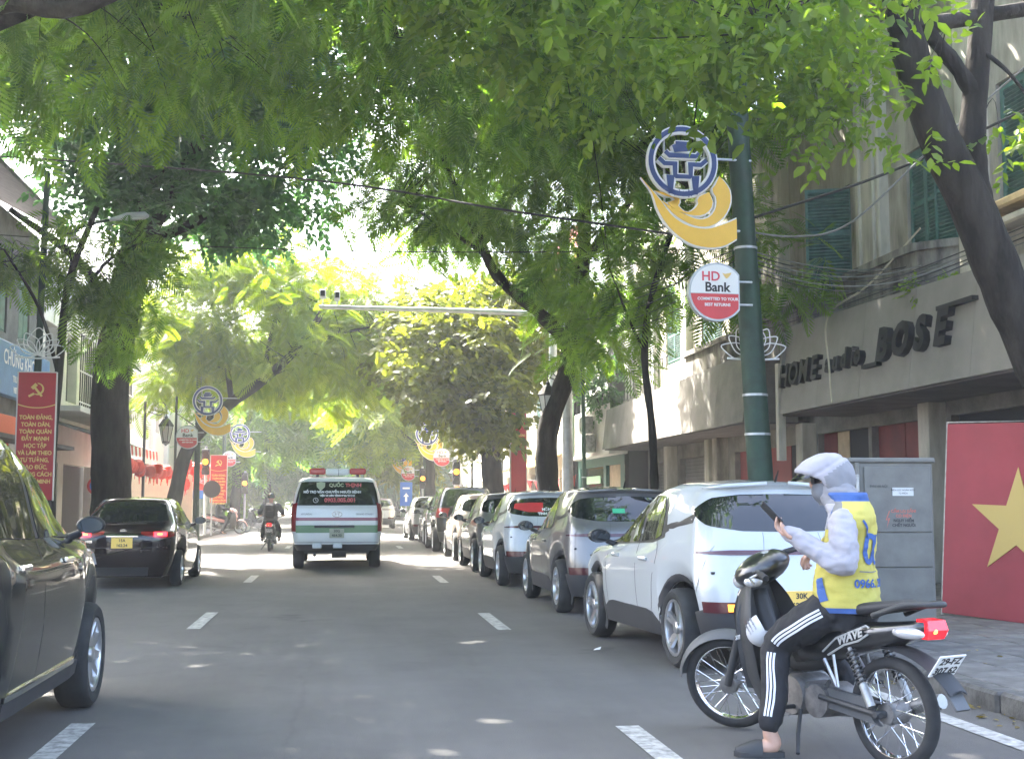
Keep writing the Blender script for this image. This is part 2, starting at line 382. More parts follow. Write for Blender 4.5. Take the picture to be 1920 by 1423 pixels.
def crown_fronds(C, O, per, clr, size, droop=.25, out=.5):
    k = len(C); N = k * per
    cc = np.repeat(C, per, 0); oo = np.repeat(O, per, 0)
    D = rng.normal(0, 1, (N, 3)); D[:, 2] *= .45; D /= np.linalg.norm(D, axis=1, keepdims=True)
    D = D + oo * out; D[:, 2] -= droop
    T = cc + rng.normal(0, clr, (N, 3)) * np.array([1, 1, .55])
    S = size * rng.uniform(.65, 1.25, N)
    return T, D, S
EYE = np.array([0, 0, 1.4]); FW = np.array([sin(radians(7.718)), cos(radians(7.718)), sin(radians(5.55))])
def tree(name, label, group, loc, limbs, ells, ncl, per, tpl, lm, size, clr=.35, droop=.25, out=.5, roll=.5, bark='bark', nparts=0, part_name='frond', twigs=80, hollow=.45, tw=.02, sprig_leaf=None, upper=None):
    loc = np.array(loc, float)
    t = thing(name, label, 'tree', tuple(loc), 0, group)
    mb = MB(); P = []
    for pts, r0, r1 in limbs:
        c = catmull([np.array(p) - loc for p in pts], 5); n_ = len(c)
        rs = [(r0 + (r1 - r0) * i / (n_ - 1)) * (1 + .06 * sin(i * 1.9 + r0 * 40) + .05 * sin(i * 4.3 + r0 * 11) + (.35 * max(0, 1 - i / 3.0) if r0 > .2 else 0)) for i in range(n_)]
        mb.tube(c, rs, 12 if r0 > .12 else 7); P += [tuple(v) for v in c]
    trunk = mb.build('trunk', M[bark], t, smooth=True)
    C, O = crown_pts(ells, ncl, hollow); C = C - loc; P = np.array(P)
    if twigs:
        tb = MB(); P2 = P[P[:, 2] > .35 * P[:, 2].max()]
        for ci in C[rng.choice(len(C), min(twigs, len(C)), replace=False)]:
            q = P2[np.argmin(((P2 - ci) ** 2).sum(1) + 3 * np.maximum(0, P2[:, 2] - ci[2]))]; mid = (q * .45 + ci * .55) + rng.normal(0, .25, 3) + [0, 0, .3]
            tb.tube(catmull([q, mid, ci], 4), [tw * (1 - .1 * j) for j in range(9)], 4)
        tag(tb.build('twigs', M[bark], t, smooth=True), kind='stuff')
    T, D, S = crown_fronds(C, O, per, clr, size, droop, out)
    Rm = frames(D, roll)
    if nparts and sprig_leaf is None:
        W = T + loc - EYE; d = W @ FW; dr = np.degrees(np.arccos(np.clip(d / np.linalg.norm(W, axis=1) / np.linalg.norm(FW), -1, 1)))
        sc = np.where(dr < 26, S / np.maximum(d, 1), 0); idx = np.argsort(-sc)[:nparts]
        me = raw_mesh(part_name, tpl[0], tpl[1], lm)
        for i in idx:
            o = link(part_name, me, t); o.matrix_local = Matrix.Translation(T[i]) @ Matrix(Rm[i].tolist()).to_4x4() @ Matrix.Scale(S[i], 4)
        keep = np.ones(len(T), bool); keep[idx] = False; T, Rm, S = T[keep], Rm[keep], S[keep]
    if sprig_leaf is not None:                              # sprigs taken apart into single leaves
        rr = np.random.default_rng(5); k = sprig_leaf; n_ = len(T); LT = []; LD = []; LS = []
        for j in range(k):
            s = .1 + .9 * j / (k - 1); a = np.radians(rr.uniform(30, 75, n_)) * (1 if j % 2 else -1) * (j < k - 1)
            dl = np.stack([np.cos(a), np.sin(a), rr.uniform(-.7, .15, n_)], 1)
            LT.append(T + np.einsum('nij,j->ni', Rm, np.array([s, 0, -.15 * s * s])) * S[:, None]); LD.append(np.einsum('nij,nj->ni', Rm, dl)); LS.append(S * rr.uniform(.24, .4, n_))
        tb = MB()
        T = np.concatenate(LT); D = np.concatenate(LD); S = np.concatenate(LS); Rm = frames(D, .45)
        W = T + loc - EYE; d = W @ FW; dr = np.degrees(np.arccos(np.clip(d / np.linalg.norm(W, axis=1) / np.linalg.norm(FW), -1, 1)))
        sc = np.where((dr < 24), S / np.maximum(d, 1), 0) - W[:, 2] * .0002; idx = np.argsort(-sc)[:nparts]
        me = raw_mesh(part_name, LEAF1[0], LEAF1[1], lm)
        for i in idx:
            o = link(part_name, me, t); o.matrix_local = Matrix.Translation(T[i]) @ Matrix(Rm[i].tolist()).to_4x4() @ Matrix.Scale(S[i], 4)
        keep = np.ones(len(T), bool); keep[idx] = False; T, Rm, S = T[keep], Rm[keep], S[keep]; tpl = LEAF1
    if upper:  # extra foliage above the view, added to keep sun flecks off the street
        C2, O2 = crown_pts(upper[0], upper[1], .1); T2, D2, S2 = crown_fronds(C2 - loc, O2, 6, .5, upper[2], .05, .4); V, F = stamp(SP_B, T2, frames(D2, .35), S2); tag(link('added_shade_foliage', raw_mesh('added_shade_foliage', V, F, lm), t), kind='stuff')
    V, F = stamp(tpl, T, Rm, S)
    tag(link('crown', raw_mesh('crown', V, F, lm), t), kind='stuff')
    return t
GL, GR = 'street trees along the left pavement', 'street trees along the right pavement'
# right, nearest: leaning dark trunk forking at the top right, oval leaves over the sign
tree('oval_leaf_tree', 'dark leaning forked trunk at the right edge with oval yellow green leaves', GR, (8.1, 12.0, .12),
     [([(8.15, 12, 0), (7.9, 12, .9), (7.6, 12, 1.8), (7.02, 12, 3.04), (6.68, 12, 3.82), (6.43, 12, 4.45), (6.1, 12, 5.15), (5.9, 12, 5.77), (5.76, 12, 6.3), (5.7, 12, 7.2), (5.2, 11.8, 8.2)], .29, .15),
      ([(6.6, 12, 4.0), (6.5, 12.03, 4.7), (6.5, 12.05, 5.25), (6.6, 12.1, 5.9), (6.7, 12.1, 6.7), (6.9, 12.2, 8)], .15, .11),
      ([(6.56, 12.05, 5.6), (6.3, 12, 5.95), (5.95, 12, 6.35)], .09, .075),
      ([(5.8, 12, 6.3), (6.5, 12.1, 6.5), (7.6, 12.1, 6.75), (8.6, 12, 7.2)], .1, .07),
      ([(5.75, 12, 6.5), (4.6, 11.5, 7.0), (3.2, 11, 6.6)], .06, .02), ([(5.75, 11.9, 6.2), (4.9, 11.2, 6.5), (3.8, 10.8, 5.7)], .045, .012),
      ([(5.3, 11.8, 8.0), (3.2, 11.5, 7.8), (1.6, 11.8, 7.0)], .06, .02), ([(6.6, 12.1, 6.2), (6.8, 11.8, 5.8), (7.0, 11.6, 5.3)], .03, .01)],
     [((3.2, 11.2, 6.5), (2.1, 2.0, 1.25)), ((4.3, 10.8, 5.75), (1.0, 1.2, 0.8)), ((7.05, 11.8, 5.55), (.5, .8, .8)), ((2.6, 12.5, 7.4), (2.6, 2.4, 1.4)), ((1.6, 12, 6.6), (1, 1.4, .9)), ((4.6, 11.6, 6.3), (1.2, 1.2, 1.2)), ((5.0, 11.0, 5.3), (.6, .8, .5))],
     330, 4, None, M['lf_broad'], .42, clr=.24, droop=.35, out=.4, nparts=300, part_name='leaf', twigs=110, sprig_leaf=9, tw=.009)
# left, nearest: trunk just outside the frame, feathery canopy across the top
tree('feathery_tree', 'nearest feathery tree, fronds hanging across the top of the street', GL, (-6.1, 14.2, .12),
     [([(-6.1, 14.2, .1), (-6.0, 14.2, 3), (-5.3, 14, 5.2), (-4.2, 13.7, 6.4), (-2.4, 13.5, 7.2)], .36, .18),
      ([(-4.6, 13.8, 6.1), (-3.6, 13.2, 6.55), (-2.7, 13, 6.5), (-1.2, 12.8, 7.4)], .14, .07), ([(-2.4, 13.5, 7.2), (0, 14.5, 8.2), (2.4, 15.5, 8.4)], .12, .04),
      ([(-3.6, 13.6, 6.7), (-3.2, 16, 8), (-2, 19, 8.6)], .12, .04), ([(-.6, 14.2, 8), (.4, 17, 8.6), (1, 20, 8.3)], .07, .03)],
     [((-1.2, 14.5, 8.0), (5.2, 4.6, 1.9)), ((.2, 19, 8.8), (4.4, 4, 1.7)), ((-3.2, 16, 7.0), (2.2, 3, 1.0)), ((1.4, 15.5, 7.2), (2.2, 2.4, 1.2)), ((-1.0, 9.5, 9.4), (5, 4, 1.6)), ((1.5, 15, 9.6), (4, 6, 1.2))],
     430, 8, FR_A, M['lf_frond'], .52, clr=.42, droop=.5, nparts=300, twigs=170, tw=.012,
     upper=([((-5, 16, 11), (7, 9, 1.2)), ((-.8, 15.5, 10.8), (3.8, 6.5, 1.1)), ((-7.5, 25, 11.6), (4, 4.5, 1))], 830, .75))  # unseen layer added overhead to shade the near road
# left, big dark trunk with poster
tree('thick_trunk_tree', 'thick dark trunk with a small white notice beside the black sedan, small dark leaves', GL, (-5.55, 31.5, .12),
     [([(-5.5, 31.5, 0), (-5.5, 31.5, .9), (-5.55, 31.5, 2.4), (-5.62, 31.5, 4.2), (-5.35, 31.5, 6.4), (-5.0, 31.5, 7.8)], .52, .4),
      ([(-5.0, 31.5, 7.7), (-5.05, 31.5, 9.2), (-5.5, 31.4, 10.6), (-6.3, 31.3, 12.6)], .33, .2), ([(-5.0, 31.5, 7.9), (-4.3, 31.5, 9.0), (-3.6, 31.3, 10.6), (-3.2, 31, 13)], .24, .12),
      ([(-4.9, 31.5, 8.4), (-4.6, 31.5, 10), (-4.5, 31.5, 12.5)], .2, .12), ([(-5.1, 31.5, 7.6), (-3.4, 31.2, 8.4), (-1.2, 31, 9.6)], .15, .06),
      ([(-5.4, 31.5, 5.6), (-6.4, 31.2, 7.2), (-8, 31, 8.4)], .16, .07)],
     [((-5.0, 31, 12.6), (4.4, 5, 2.6)), ((-5.9, 31, 10), (1.4, 3, 1.4)), ((-2.6, 31, 10.2), (2.2, 4, 2.2)), ((-1.2, 30, 12.4), (2.6, 4, 2.0)), ((-4.2, 31, 8.3), (2.4, 2.4, .7))],
     620, 9, SP_A, M['lf_dark'], .62, clr=.42, droop=.1, twigs=120, tw=.02, upper=([((-5.5, 30, 14.4), (5.5, 7, 1.2))], 320, .8))  # top layer added to shade the road behind it
# left thin tree with fronds between the banner and the thick trunk
tree('feathery_tree', 'slim dark trunk between the large red banner and thick trunk, drooping fronds', GL, (-6.0, 27.2, .12),
     [([(-5.95, 27.2, .1), (-6.0, 27.2, 2.2), (-5.9, 27.2, 4.2), (-5.75, 27.1, 6.0), (-5.2, 27, 7.6)], .12, .06), ([(-5.9, 27.2, 4), (-6.3, 27, 5.4), (-7, 26.8, 6.6)], .05, .02), ([(-5.8, 27.2, 5.2), (-5, 27, 6.4), (-4.2, 26.6, 6.8)], .05, .02)],
     [((-5.0, 26.8, 6.3), (1.0, 1.3, .9)), ((-4.75, 27, 5.2), (.5, 1, .7)), ((-7.0, 27.4, 6.6), (1.0, 1.0, .6))], 46, 9, FR_A, M['lf_frond'], .62, clr=.28, droop=.55, twigs=40, tw=.012)
# left, leaning tree with bright feathery crown
tree('leaning_tree', 'slender trunk leaning over the road past the round bank sign, bright feathery crown', GL, (-5.6, 42, .12),
     [([(-5.6, 42, 0), (-5.35, 42, 1.6), (-4.95, 42, 3.2), (-3.9, 42, 4.4), (-2.6, 42, 5.4), (-1.4, 42, 6.6), (-.6, 42, 7.9)], .27, .1),
      ([(-2.6, 42, 5.4), (-2.5, 43, 6.8), (-2.2, 44, 8.4)], .1, .04), ([(-3.6, 42, 4.6), (-4, 43, 6.5), (-4.6, 44, 8.4)], .11, .04), ([(-1.4, 42, 6.6), (.2, 43, 7.2), (1.4, 44, 7.6)], .07, .03)],
     [((-3.4, 45, 7.6), (4.2, 5.5, 2.3)), ((-.6, 46, 6.6), (3.0, 5, 1.7)), ((-5.6, 44, 6.2), (1.6, 4, 1.8)), ((-4, 44, 9.8), (2.4, 4, 1.2)), ((-.8, 46, 9.0), (2.2, 4, 1.1)), ((1.2, 47, 7.9), (1.8, 3.5, .9))], 640, 8, FR_A, M['lf_frondY'], .75, clr=.45, droop=.35, twigs=110, tw=.018)
# right, trunk behind the lantern
tree('feathery_tree', 'dark trunk curving up behind the hanging lantern on the right, feathery crown', GR, (5.3, 29.5, .12),
     [([(5.25, 29.5, 0), (4.9, 29.5, 1.5), (4.85, 29.5, 3), (5.3, 29.5, 4.4), (5.5, 29.5, 5.6), (5.75, 29.5, 7.2), (5.8, 29.5, 9.4)], .3, .15),
      ([(5.35, 29.5, 5.2), (4.6, 29.3, 5.9), (3.6, 29.1, 6.7), (3.0, 29, 7.9), (2.2, 29, 9.6)], .18, .08), ([(5.75, 29.5, 7.2), (6.6, 29.5, 8.3), (7.6, 29.4, 9.6)], .12, .06), ([(3.3, 29.05, 7.2), (2.2, 28.6, 7.8), (1.2, 28, 8.2)], .06, .025)],
     [((3.6, 29, 9.3), (2.6, 4.4, 2.0)), ((6.0, 28.5, 7.0), (1.6, 3, 2.2)), ((4.8, 28, 10.6), (3.6, 4, 1.6)), ((2.0, 30, 8.6), (1.5, 3, 1.0)), ((6.0, 27.5, 5.4), (1.0, 2, .9))],
     430, 8, FR_A, M['lf_frond'], .68, clr=.42, droop=.4, twigs=130, tw=.014)
# right, thin trunk in front of the long grey canopy
tree('slim_tree', 'thin crooked trunk standing in front of the long grey shop canopy, few fronds', GR, (5.65, 22.4, .12),
     [([(5.65, 22.4, 0), (5.66, 22.4, 1.6), (5.62, 22.4, 2.8), (5.5, 22.4, 4.0), (5.6, 22.4, 5.0), (5.95, 22.3, 6.2), (6.3, 22.2, 7.2)], .085, .045), ([(5.52, 22.4, 4.1), (5.2, 22.3, 4.7), (4.8, 22.1, 5.6)], .035, .015)],
     [((5.2, 22, 5.4), (.8, 1.2, .8)), ((6.6, 21.5, 6.2), (1.3, 1.4, 1.0)), ((7.3, 20.5, 5.2), (.7, 1.2, .9)), ((5.6, 22.5, 9.2), (3.4, 4.5, 1.3))], 260, 7, FR_A, M['lf_frond'], .6, clr=.3, droop=.45, twigs=40, tw=.01, upper=([((5.2, 22.5, 11.2), (5, 7, 1.1))], 330, .75))  # top layer added to shade the right pavement and facade
tree('broad_leaf_tree', 'stout dark trunk beside the far red banner, dense olive leaves', GR, (5.0, 41, .12),
     [([(5.3, 41, 0), (5.0, 41, 1.4), (4.85, 41, 3), (4.95, 41, 5), (5.2, 41, 7)], .4, .24), ([(4.9, 41, 3.6), (4, 40.8, 5), (3, 40.6, 6.4)], .15, .06), ([(4.95, 41, 5), (6, 41, 6.6), (6.6, 41, 8)], .14, .05)],
     [((3.5, 40.5, 5.9), (2.1, 3.4, 2.0)), ((5.6, 41, 7.2), (2.2, 3.4, 1.6)), ((4.7, 39, 4.5), (1.2, 2, 1.2)), ((3.2, 42, 7.6), (1.6, 2, .8))], 420, 8, SP_B, M['lf_olive'], .62, clr=.36, droop=.2, twigs=60, tw=.016)
# the trees farther along
far = [('left', -5.6, 67, FR_B, 'lf_frond', [((-3.6, 68, 6.6), (3.4, 5, 2.6)), ((-6, 68, 4.6), (2, 4, 1.6)), ((-2, 70, 9.6), (3.4, 5, 1.6))], 'grey trunk behind the far left traffic light, soft green feathery crown'),
       ('left', -5.2, 88, FR_B, 'lf_dark', [((-3.4, 88, 5.6), (3.6, 5, 3.2)), ((-5, 88, 9.5), (4, 5, 2.4))], 'dark leafy tree deep in the street left of the ambulance roof'),
       ('right', 4.4, 61, FR_B, 'lf_frondY', [((2.1, 61, 6.4), (2.2, 4, 2.0)), ((1.2, 61, 4.9), (1.3, 3, 1.2)), ((4, 61, 8.2), (2.5, 4, 1.4))], 'dark leaning trunk right of the ambulance, glowing yellow green feathery crown'),
       ('right', 5.2, 78, SP_C, 'lf_olive', [((4.2, 78, 6), (3, 5, 3)), ((2, 80, 9.4), (3.2, 5, 1.8))], 'olive tree behind the blue road sign at the far right'),
       ('left', -2.5, 112, SP_C, 'lf_dark', [((-2.2, 112, 6.4), (5, 6, 5.0))], 'dark tree closing the end of the street behind the ambulance'),
       ('right', 4.5, 104, SP_C, 'lf_dark', [((4, 104, 6.2), (4.6, 6, 4.6))], 'dark tree closing the end of the street beyond the blue road sign'),
       ('left', -8, 100, SP_C, 'lf_frond', [((-8, 100, 6.4), (4.6, 6, 4.6))], 'mid green tree at the far end of the left pavement'),
       ('right', 1.2, 135, SP_C, 'lf_frond', [((1.5, 135, 7), (7, 6, 6))], 'pale green mass of the farthest tree over the road end')]
for side, x, y, tp, lm, ells, lab in far:
    c = ells[0][0]
    tree('street_tree', lab, GL if side == 'left' else GR, (x, y, .12), [([(x, y, 0), (x * .97, y, 2), (x * .9 + c[0] * .1, y, 3.6), (x * .5 + c[0] * .5, y, c[2]), (c[0], y, c[2] + 2)], .3, .1), ([(x * .95, y, 2.8), (x * 1.05, y, 4.5), (x * 1.1, y, 7)], .16, .06), ([(x * .9 + c[0] * .1, y, 3.6), (c[0] * 1.3, y + .5, 5), (c[0] * 1.5 - .4, y, 6.5)], .12, .05)],
         ells, 340, 7, tp, M[lm], 1.05 if y < 100 else 1.5, clr=.55 if y < 100 else .8, droop=.3, twigs=30, tw=.03)

M['dry_leaf'] = leaf_mat('dry_leaf', (.10, .07, .025), (.26, .2, .06), (1, 1, .5), .2)
_V, _F = stamp(LEAF1, LITTER[0], frames(LITTER[1], .25), LITTER[2]); tag(link('fallen_leaves', raw_mesh('fallen_leaves', _V, _F, M['dry_leaf'])), 'dry fallen leaves scattered along the gutters and pavement edge', 'leaves', kind='stuff')
# ---------------------------------------------------------------- cars
def paint(name, col, metal=0.0, rough=.32): return mat(name, col, rough, metal, coat=1.0, spec=.5 if max(col) > .3 else .08, var=.03, vscale=.7)
M['paint_white'] = paint('car_white', (.42, .435, .435)); M['paint_grey'] = paint('car_grey', (.16, .155, .15), .5)
M['paint_black'] = paint('car_black', (.008, .008, .009)); M['paint_beige'] = paint('car_sand', (.5, .43, .37), .25)
M['paint_olive'] = paint('car_olive', (.10, .10, .08), .4); M['paint_silver'] = paint('car_silver', (.5, .5, .49), .4); M['paint_dark'] = paint('car_dark_maroon', (.008, .004, .005))
M['paint_suv'] = paint('car_charcoal', (.010, .012, .012))
M['lens_red'] = mat('lens_red', (.20, .012, .014), .12, coat=.6); M['lens_dark'] = mat('lens_dark_red', (.07, .012, .016), .15, coat=.6)
M['lens_amber'] = mat('lens_amber_lit', (.9, .35, .05), .2, emit=(1, .33, .03), estr=.35)
M['brake'] = mat('brake_lamp_lit', (.8, .02, .03), .2, emit=(1, .02, .03), estr=1.0); M['brake_core'] = mat('brake_core', (1, .2, .05), .3, emit=(1, .22, .05), estr=.6)
M['lens_clear'] = mat('lens_clear', (.5, .5, .5), .1, .3, coat=.5)
M['seam'] = mat('panel_gap', (.008, .008, .008), .7)
M['cladding'] = mat('cladding', (.028, .028, .03), .6, bump=.05, bscale=120)
M['plate_w'] = mat('plate_white', (.7, .7, .68), .5); M['plate_y'] = mat('plate_yellow', (.72, .47, .10), .5); M['ink'] = mat('ink', (.02, .02, .02), .6)
M['disc'] = mat('wheel_dark', (.02, .02, .02), .6)
class Car:
    # levels: (yr, yf, wr, w, wf, crx, cry, br, bf, zr, zm, zf) from the sill to the roof ridge
    def __init__(s, lv, axles, R, zsill):
        s.lv = np.array(lv, float); s.ax = axles; s.R = R; s.zs = zsill; s.n = len(lv)
        rr = np.linspace(0, 1, 7)[:-1]; cc = np.linspace(0, 1, 8)[:-1]
        a, b = s.side_y(0, 0.0), s.side_y(0, 1.0)
        tt = set(np.linspace(0, 1, 30))
        for ya in axles:
            for q in np.linspace(-1, 1, 15): tt.add((ya + (R + .055) * sin(q * pi / 2) - a) / (b - a))
            tt.add((ya - R - .058 - a) / (b - a)); tt.add((ya + R + .058 - a) / (b - a))
        tt = np.array(sorted(t for t in tt if 0 <= t < 1)); tt = tt[np.r_[True, np.diff(tt) > 1e-4]]
        s.U = np.concatenate([rr, 1 + cc, 2 + tt, 3 + cc, 4 + np.linspace(0, 1, 7)])
        s.Vd = np.unique(np.concatenate([np.linspace(0, s.n - 1, (s.n - 1) * 4 + 1)]))
        s.P = s.pos(s.U[:, None] + 0 * s.Vd[None], s.Vd[None] + 0 * s.U[:, None])
        B = s.belt = 4; zb = s.P[..., 2]
        nb = np.argmin(abs(s.Vd - B)); y0 = s.P[:, 0, 1]; side = (s.U >= 1.5) & (s.U <= 3.5)
        zbot = s.P[:, 0, 2].copy()
        for ya in axles:
            h = (R + .055) ** 2 - (y0 - ya) ** 2; ok = (h > 0) & side
            zbot[ok] = np.maximum(zbot[ok], R + np.sqrt(h[ok]))
        for i in range(len(s.U)):
            z0, z1 = s.P[i, 0, 2], s.P[i, nb, 2]
            if zbot[i] > z0 + 1e-4: s.P[i, :nb + 1, 2] = zbot[i] + (s.P[i, :nb + 1, 2] - z0) * (z1 - zbot[i]) / (z1 - z0)
    def row(s, k, c): return s.lv[k, c]
    def side_y(s, k, t):
        yr, yf, wr, w, wf, crx, cry, br, bf = s.lv[k, :9]
        return (yr + br + cry) * (1 - t) + (yf - bf - cry) * t
    def pos(s, u, v):
        u = np.asarray(u, float); v = np.asarray(v, float)
        k = np.clip(np.floor(v).astype(int), 0, s.n - 2); f = v - k
        L = s.lv; idx = lambda j: np.clip(k + j, 0, s.n - 1)
        a, b, c, d = L[idx(-1)], L[idx(0)], L[idx(1)], L[idx(2)]
        f = f[..., None]
        lin = b + (c - b) * f
        cat = .5 * (2 * b + (c - a) * f + (2 * a - 5 * b + 4 * c - d) * f * f + (3 * b - a - 3 * c + d) * f ** 3)
        p = lin * .45 + cat * .55
        yr, yf, wr, w, wf, crx, cry, br, bf, zr, zm, zf = [p[..., j] for j in range(12)]
        w = np.maximum(w, 0); wr = np.maximum(wr, 1e-4); wf = np.maximum(wf, 1e-4); crx = np.clip(crx, 0, wr)
        x = np.zeros_like(u); y = np.zeros_like(u); z = np.zeros_like(u)
        xr0 = wr - crx; xf0 = wf - np.clip(crx, 0, wf)
        # rear
        m = u <= 1; t = np.clip(u, 0, 1)
        xa = t * xr0; ya = yr + br * (xa / wr) ** 2
        q = np.clip(u - 1, 0, 1) * pi / 2; xb = xr0 + crx * np.sin(q) ** 1.0; yb = yr + br * (xr0 / wr) ** 2 + (br - br * (xr0 / wr) ** 2 + cry) * (1 - np.cos(q))
        t2 = np.clip(u - 2, 0, 1); bw = np.clip(t2 / .32, 0, 1); bw = bw * bw * (3 - 2 * bw); fw = np.clip((1 - t2) / .3, 0, 1); fw = fw * fw * (3 - 2 * fw)
        xc = wr + (w - wr) * bw; xc = np.where(t2 > .5, wf + (w - wf) * fw, xc); yc = (yr + br + cry) * (1 - t2) + (yf - bf - cry) * t2
        q2 = np.clip(4 - u, 0, 1) * pi / 2; xd = xf0 + (wf - xf0) * np.sin(q2); yd = yf - bf * (xf0 / wf) ** 2 - (bf - bf * (xf0 / wf) ** 2 + cry) * (1 - np.cos(q2))
        t3 = np.clip(5 - u, 0, 1); xe = t3 * xf0; ye = yf - bf * (xe / wf) ** 2
        x = np.where(m, xa, np.where(u <= 2, xb, np.where(u <= 3, xc, np.where(u <= 4, xd, xe))))
        y = np.where(m, ya, np.where(u <= 2, yb, np.where(u <= 3, yc, np.where(u <= 4, yd, ye))))
        zz = np.where(t2 < .5, zr + (zm - zr) * np.clip(t2 * 2, 0, 1), zm + (zf - zm) * np.clip(t2 * 2 - 1, 0, 1))
        return np.stack([x, y, zz], -1)
    def body(s, mats, parent, name='body'):
        mb = MB(); P = s.P
        for sg in (1, -1):
            G = [[(sg * p[0], p[1], p[2]) for p in row] for row in (P if sg < 0 else P[::-1])]; mb.grid(G)
        return mb.build(name, mats, parent, smooth=42, weld=True)
    def normal_patch(s, U, V, off):
        e = 1e-3; A = s.pos(U, V); du = s.pos(np.clip(U + e, 0, 5), V) - s.pos(np.clip(U - e, 0, 5), V); dv = s.pos(U, np.clip(V + e, 0, s.n - 1)) - s.pos(U, np.clip(V - e, 0, s.n - 1))
        n = np.cross(du, dv); n /= np.linalg.norm(n, axis=-1, keepdims=True) + 1e-9
        c = np.array([0, 2., .6]); fl = np.sign(((A - c) * n).sum(-1, keepdims=True)); return A + n * fl * off
    def patch(s, us, vlo, vhi, off=.004, n=5, sides=(1, -1), mb=None, both=True):
        mb = mb or MB(); us = np.array(us); vlo = np.interp(us, *vlo) if isinstance(vlo, tuple) else np.full(len(us), vlo); vhi = np.interp(us, *vhi) if isinstance(vhi, tuple) else np.full(len(us), vhi)
        f = np.linspace(0, 1, n); V = vlo[:, None] * (1 - f) + vhi[:, None] * f; U = us[:, None] + 0 * V
        A = s.normal_patch(U, V, off); A0 = s.normal_patch(U, V, -.01)
        for sg in sides:
            for Q in (A,): mb.grid([[(sg * p[0], p[1], p[2]) for p in r] for r in (Q if sg < 0 else Q[::-1])])
            R_ = [list(range(len(us)))]
            for a, b in ((A[:, 0], A0[:, 0]), (A[:, -1], A0[:, -1]), (A[0], A0[0]), (A[-1], A0[-1])): mb.strip([(sg * p[0], p[1], p[2]) for p in a], [(sg * p[0], p[1], p[2]) for p in b])
        return mb
    def pick(s, j1, i1, val1, val2, sel):                # surface coordinate from the grid: side x at (y,z) or rear y at (x,z)
        Q = s.P[sel].reshape(-1, 3); d = (Q[:, j1] - val1) ** 2 + (Q[:, i1] - val2) ** 2; k = np.argsort(d)[:4]; w = 1 / (d[k] + 1e-5); return (Q[k] * w[:, None]).sum(0) / w.sum()
    def side_x(s, y, z): return float(s.pick(1, 2, y, z, (s.U >= 1.2) & (s.U <= 3.9))[0])
    def rear_y(s, x, z): return float(s.pick(0, 2, abs(x), z, s.U <= 2.1)[1])
    def side_poly(s, top, bot, off, sides=(1, -1), n=12, m=5, mb=None, thick=.012):   # polylines (y, z)
        mb = mb or MB(); ty, tz = zip(*top); by, bz = zip(*bot)
        ys = np.linspace(max(ty[0], by[0]), min(ty[-1], by[-1]), n)
        for sg in sides:
            A = []; 
            for y in ys:
                zt = np.interp(y, ty, tz); zb = np.interp(y, by, bz)
                A.append([(sg * (s.side_x(y, zb + (zt - zb) * k / (m - 1)) + off), y, zb + (zt - zb) * k / (m - 1)) for k in range(m)])
            mb.grid(A if sg < 0 else A[::-1])
            for a in ([r[0] for r in A], [r[-1] for r in A], A[0], A[-1]): mb.strip(a, [(p[0] - sg * (thick + off), p[1], p[2]) for p in a])
        return mb
    def side_line(s, pts, w=.008, off=.0015, sides=(1, -1), mb=None, vertical=True):
        mb = mb or MB(); C = catmull([(0, y, z) for y, z in pts], 4)
        for sg in sides:
            a = []; b = []
            for i, p in enumerate(C):
                q = C[min(i + 1, len(C) - 1)] - C[max(i - 1, 0)]; nx, nz = -q.z, q.y; L = hypot(nx, nz) or 1; dy, dz = nx / L * w / 2, nz / L * w / 2
                x = s.side_x(p.y, p.z) + off; a.append((sg * x, p.y - dy, p.z - dz)); b.append((sg * x, p.y + dy, p.z + dz))
            mb.strip(a, b)
        return mb
def wheel_meshes(R, W, spokes, rimR, style=0):
    t = MB(); prof = [(rimR, -W / 2 + .02), (rimR + .015, -W / 2 + .005), (R - .035, -W / 2), (R - .008, -W / 2 + .025), (R, -W / 2 + .06), (R, W / 2 - .06), (R - .008, W / 2 - .025), (R - .035, W / 2), (rimR + .015, W / 2 - .005), (rimR, W / 2 - .02)]
    t.lathe(prof, 32, close=True); tyre = t.mesh('wheel', M['rubber'], smooth=40)
    r = MB().mat(1); r.lathe([(0, .0), (rimR * .97, .0), (rimR * .97, .01)], 28)
    r.mat(0); r.lathe([(rimR - .025, W / 2 - .03), (rimR - .02, W / 2 - .012), (rimR + .004, W / 2 - .010), (rimR + .004, 0), (rimR - .025, 0)], 32, close=True)
    for k in range(spokes):
        a = 2 * pi * k / spokes
        for da in ((-.13, .13) if style == 0 else (0,)):
            xf = Matrix.Rotation(a + da, 4, 'Z'); w0, w1 = (.028, .02) if style == 0 else (.05, .03); z1 = W / 2 - .022
            r.add([(.04, -w0, z1 - .055), (.04, w0, z1 - .055), (rimR - .01, w1, z1 - .02), (rimR - .01, -w1, z1 - .02), (.04, -w0 * .8, z1 - .03), (.04, w0 * .8, z1 - .03), (rimR - .01, w1 * .7, z1 + .004), (rimR - .01, -w1 * .7, z1 + .004)],
                  [(4, 5, 6, 7), (0, 4, 7, 3), (1, 2, 6, 5), (0, 1, 5, 4), (2, 3, 7, 6)], xf)
    r.lathe([(.055, W / 2 - .06), (.052, W / 2 - .025), (.04, W / 2 - .018), (0.001, W / 2 - .017)], 16)
    return tyre, r.mesh('rim', [M['alloy'], M['disc']], smooth=35)
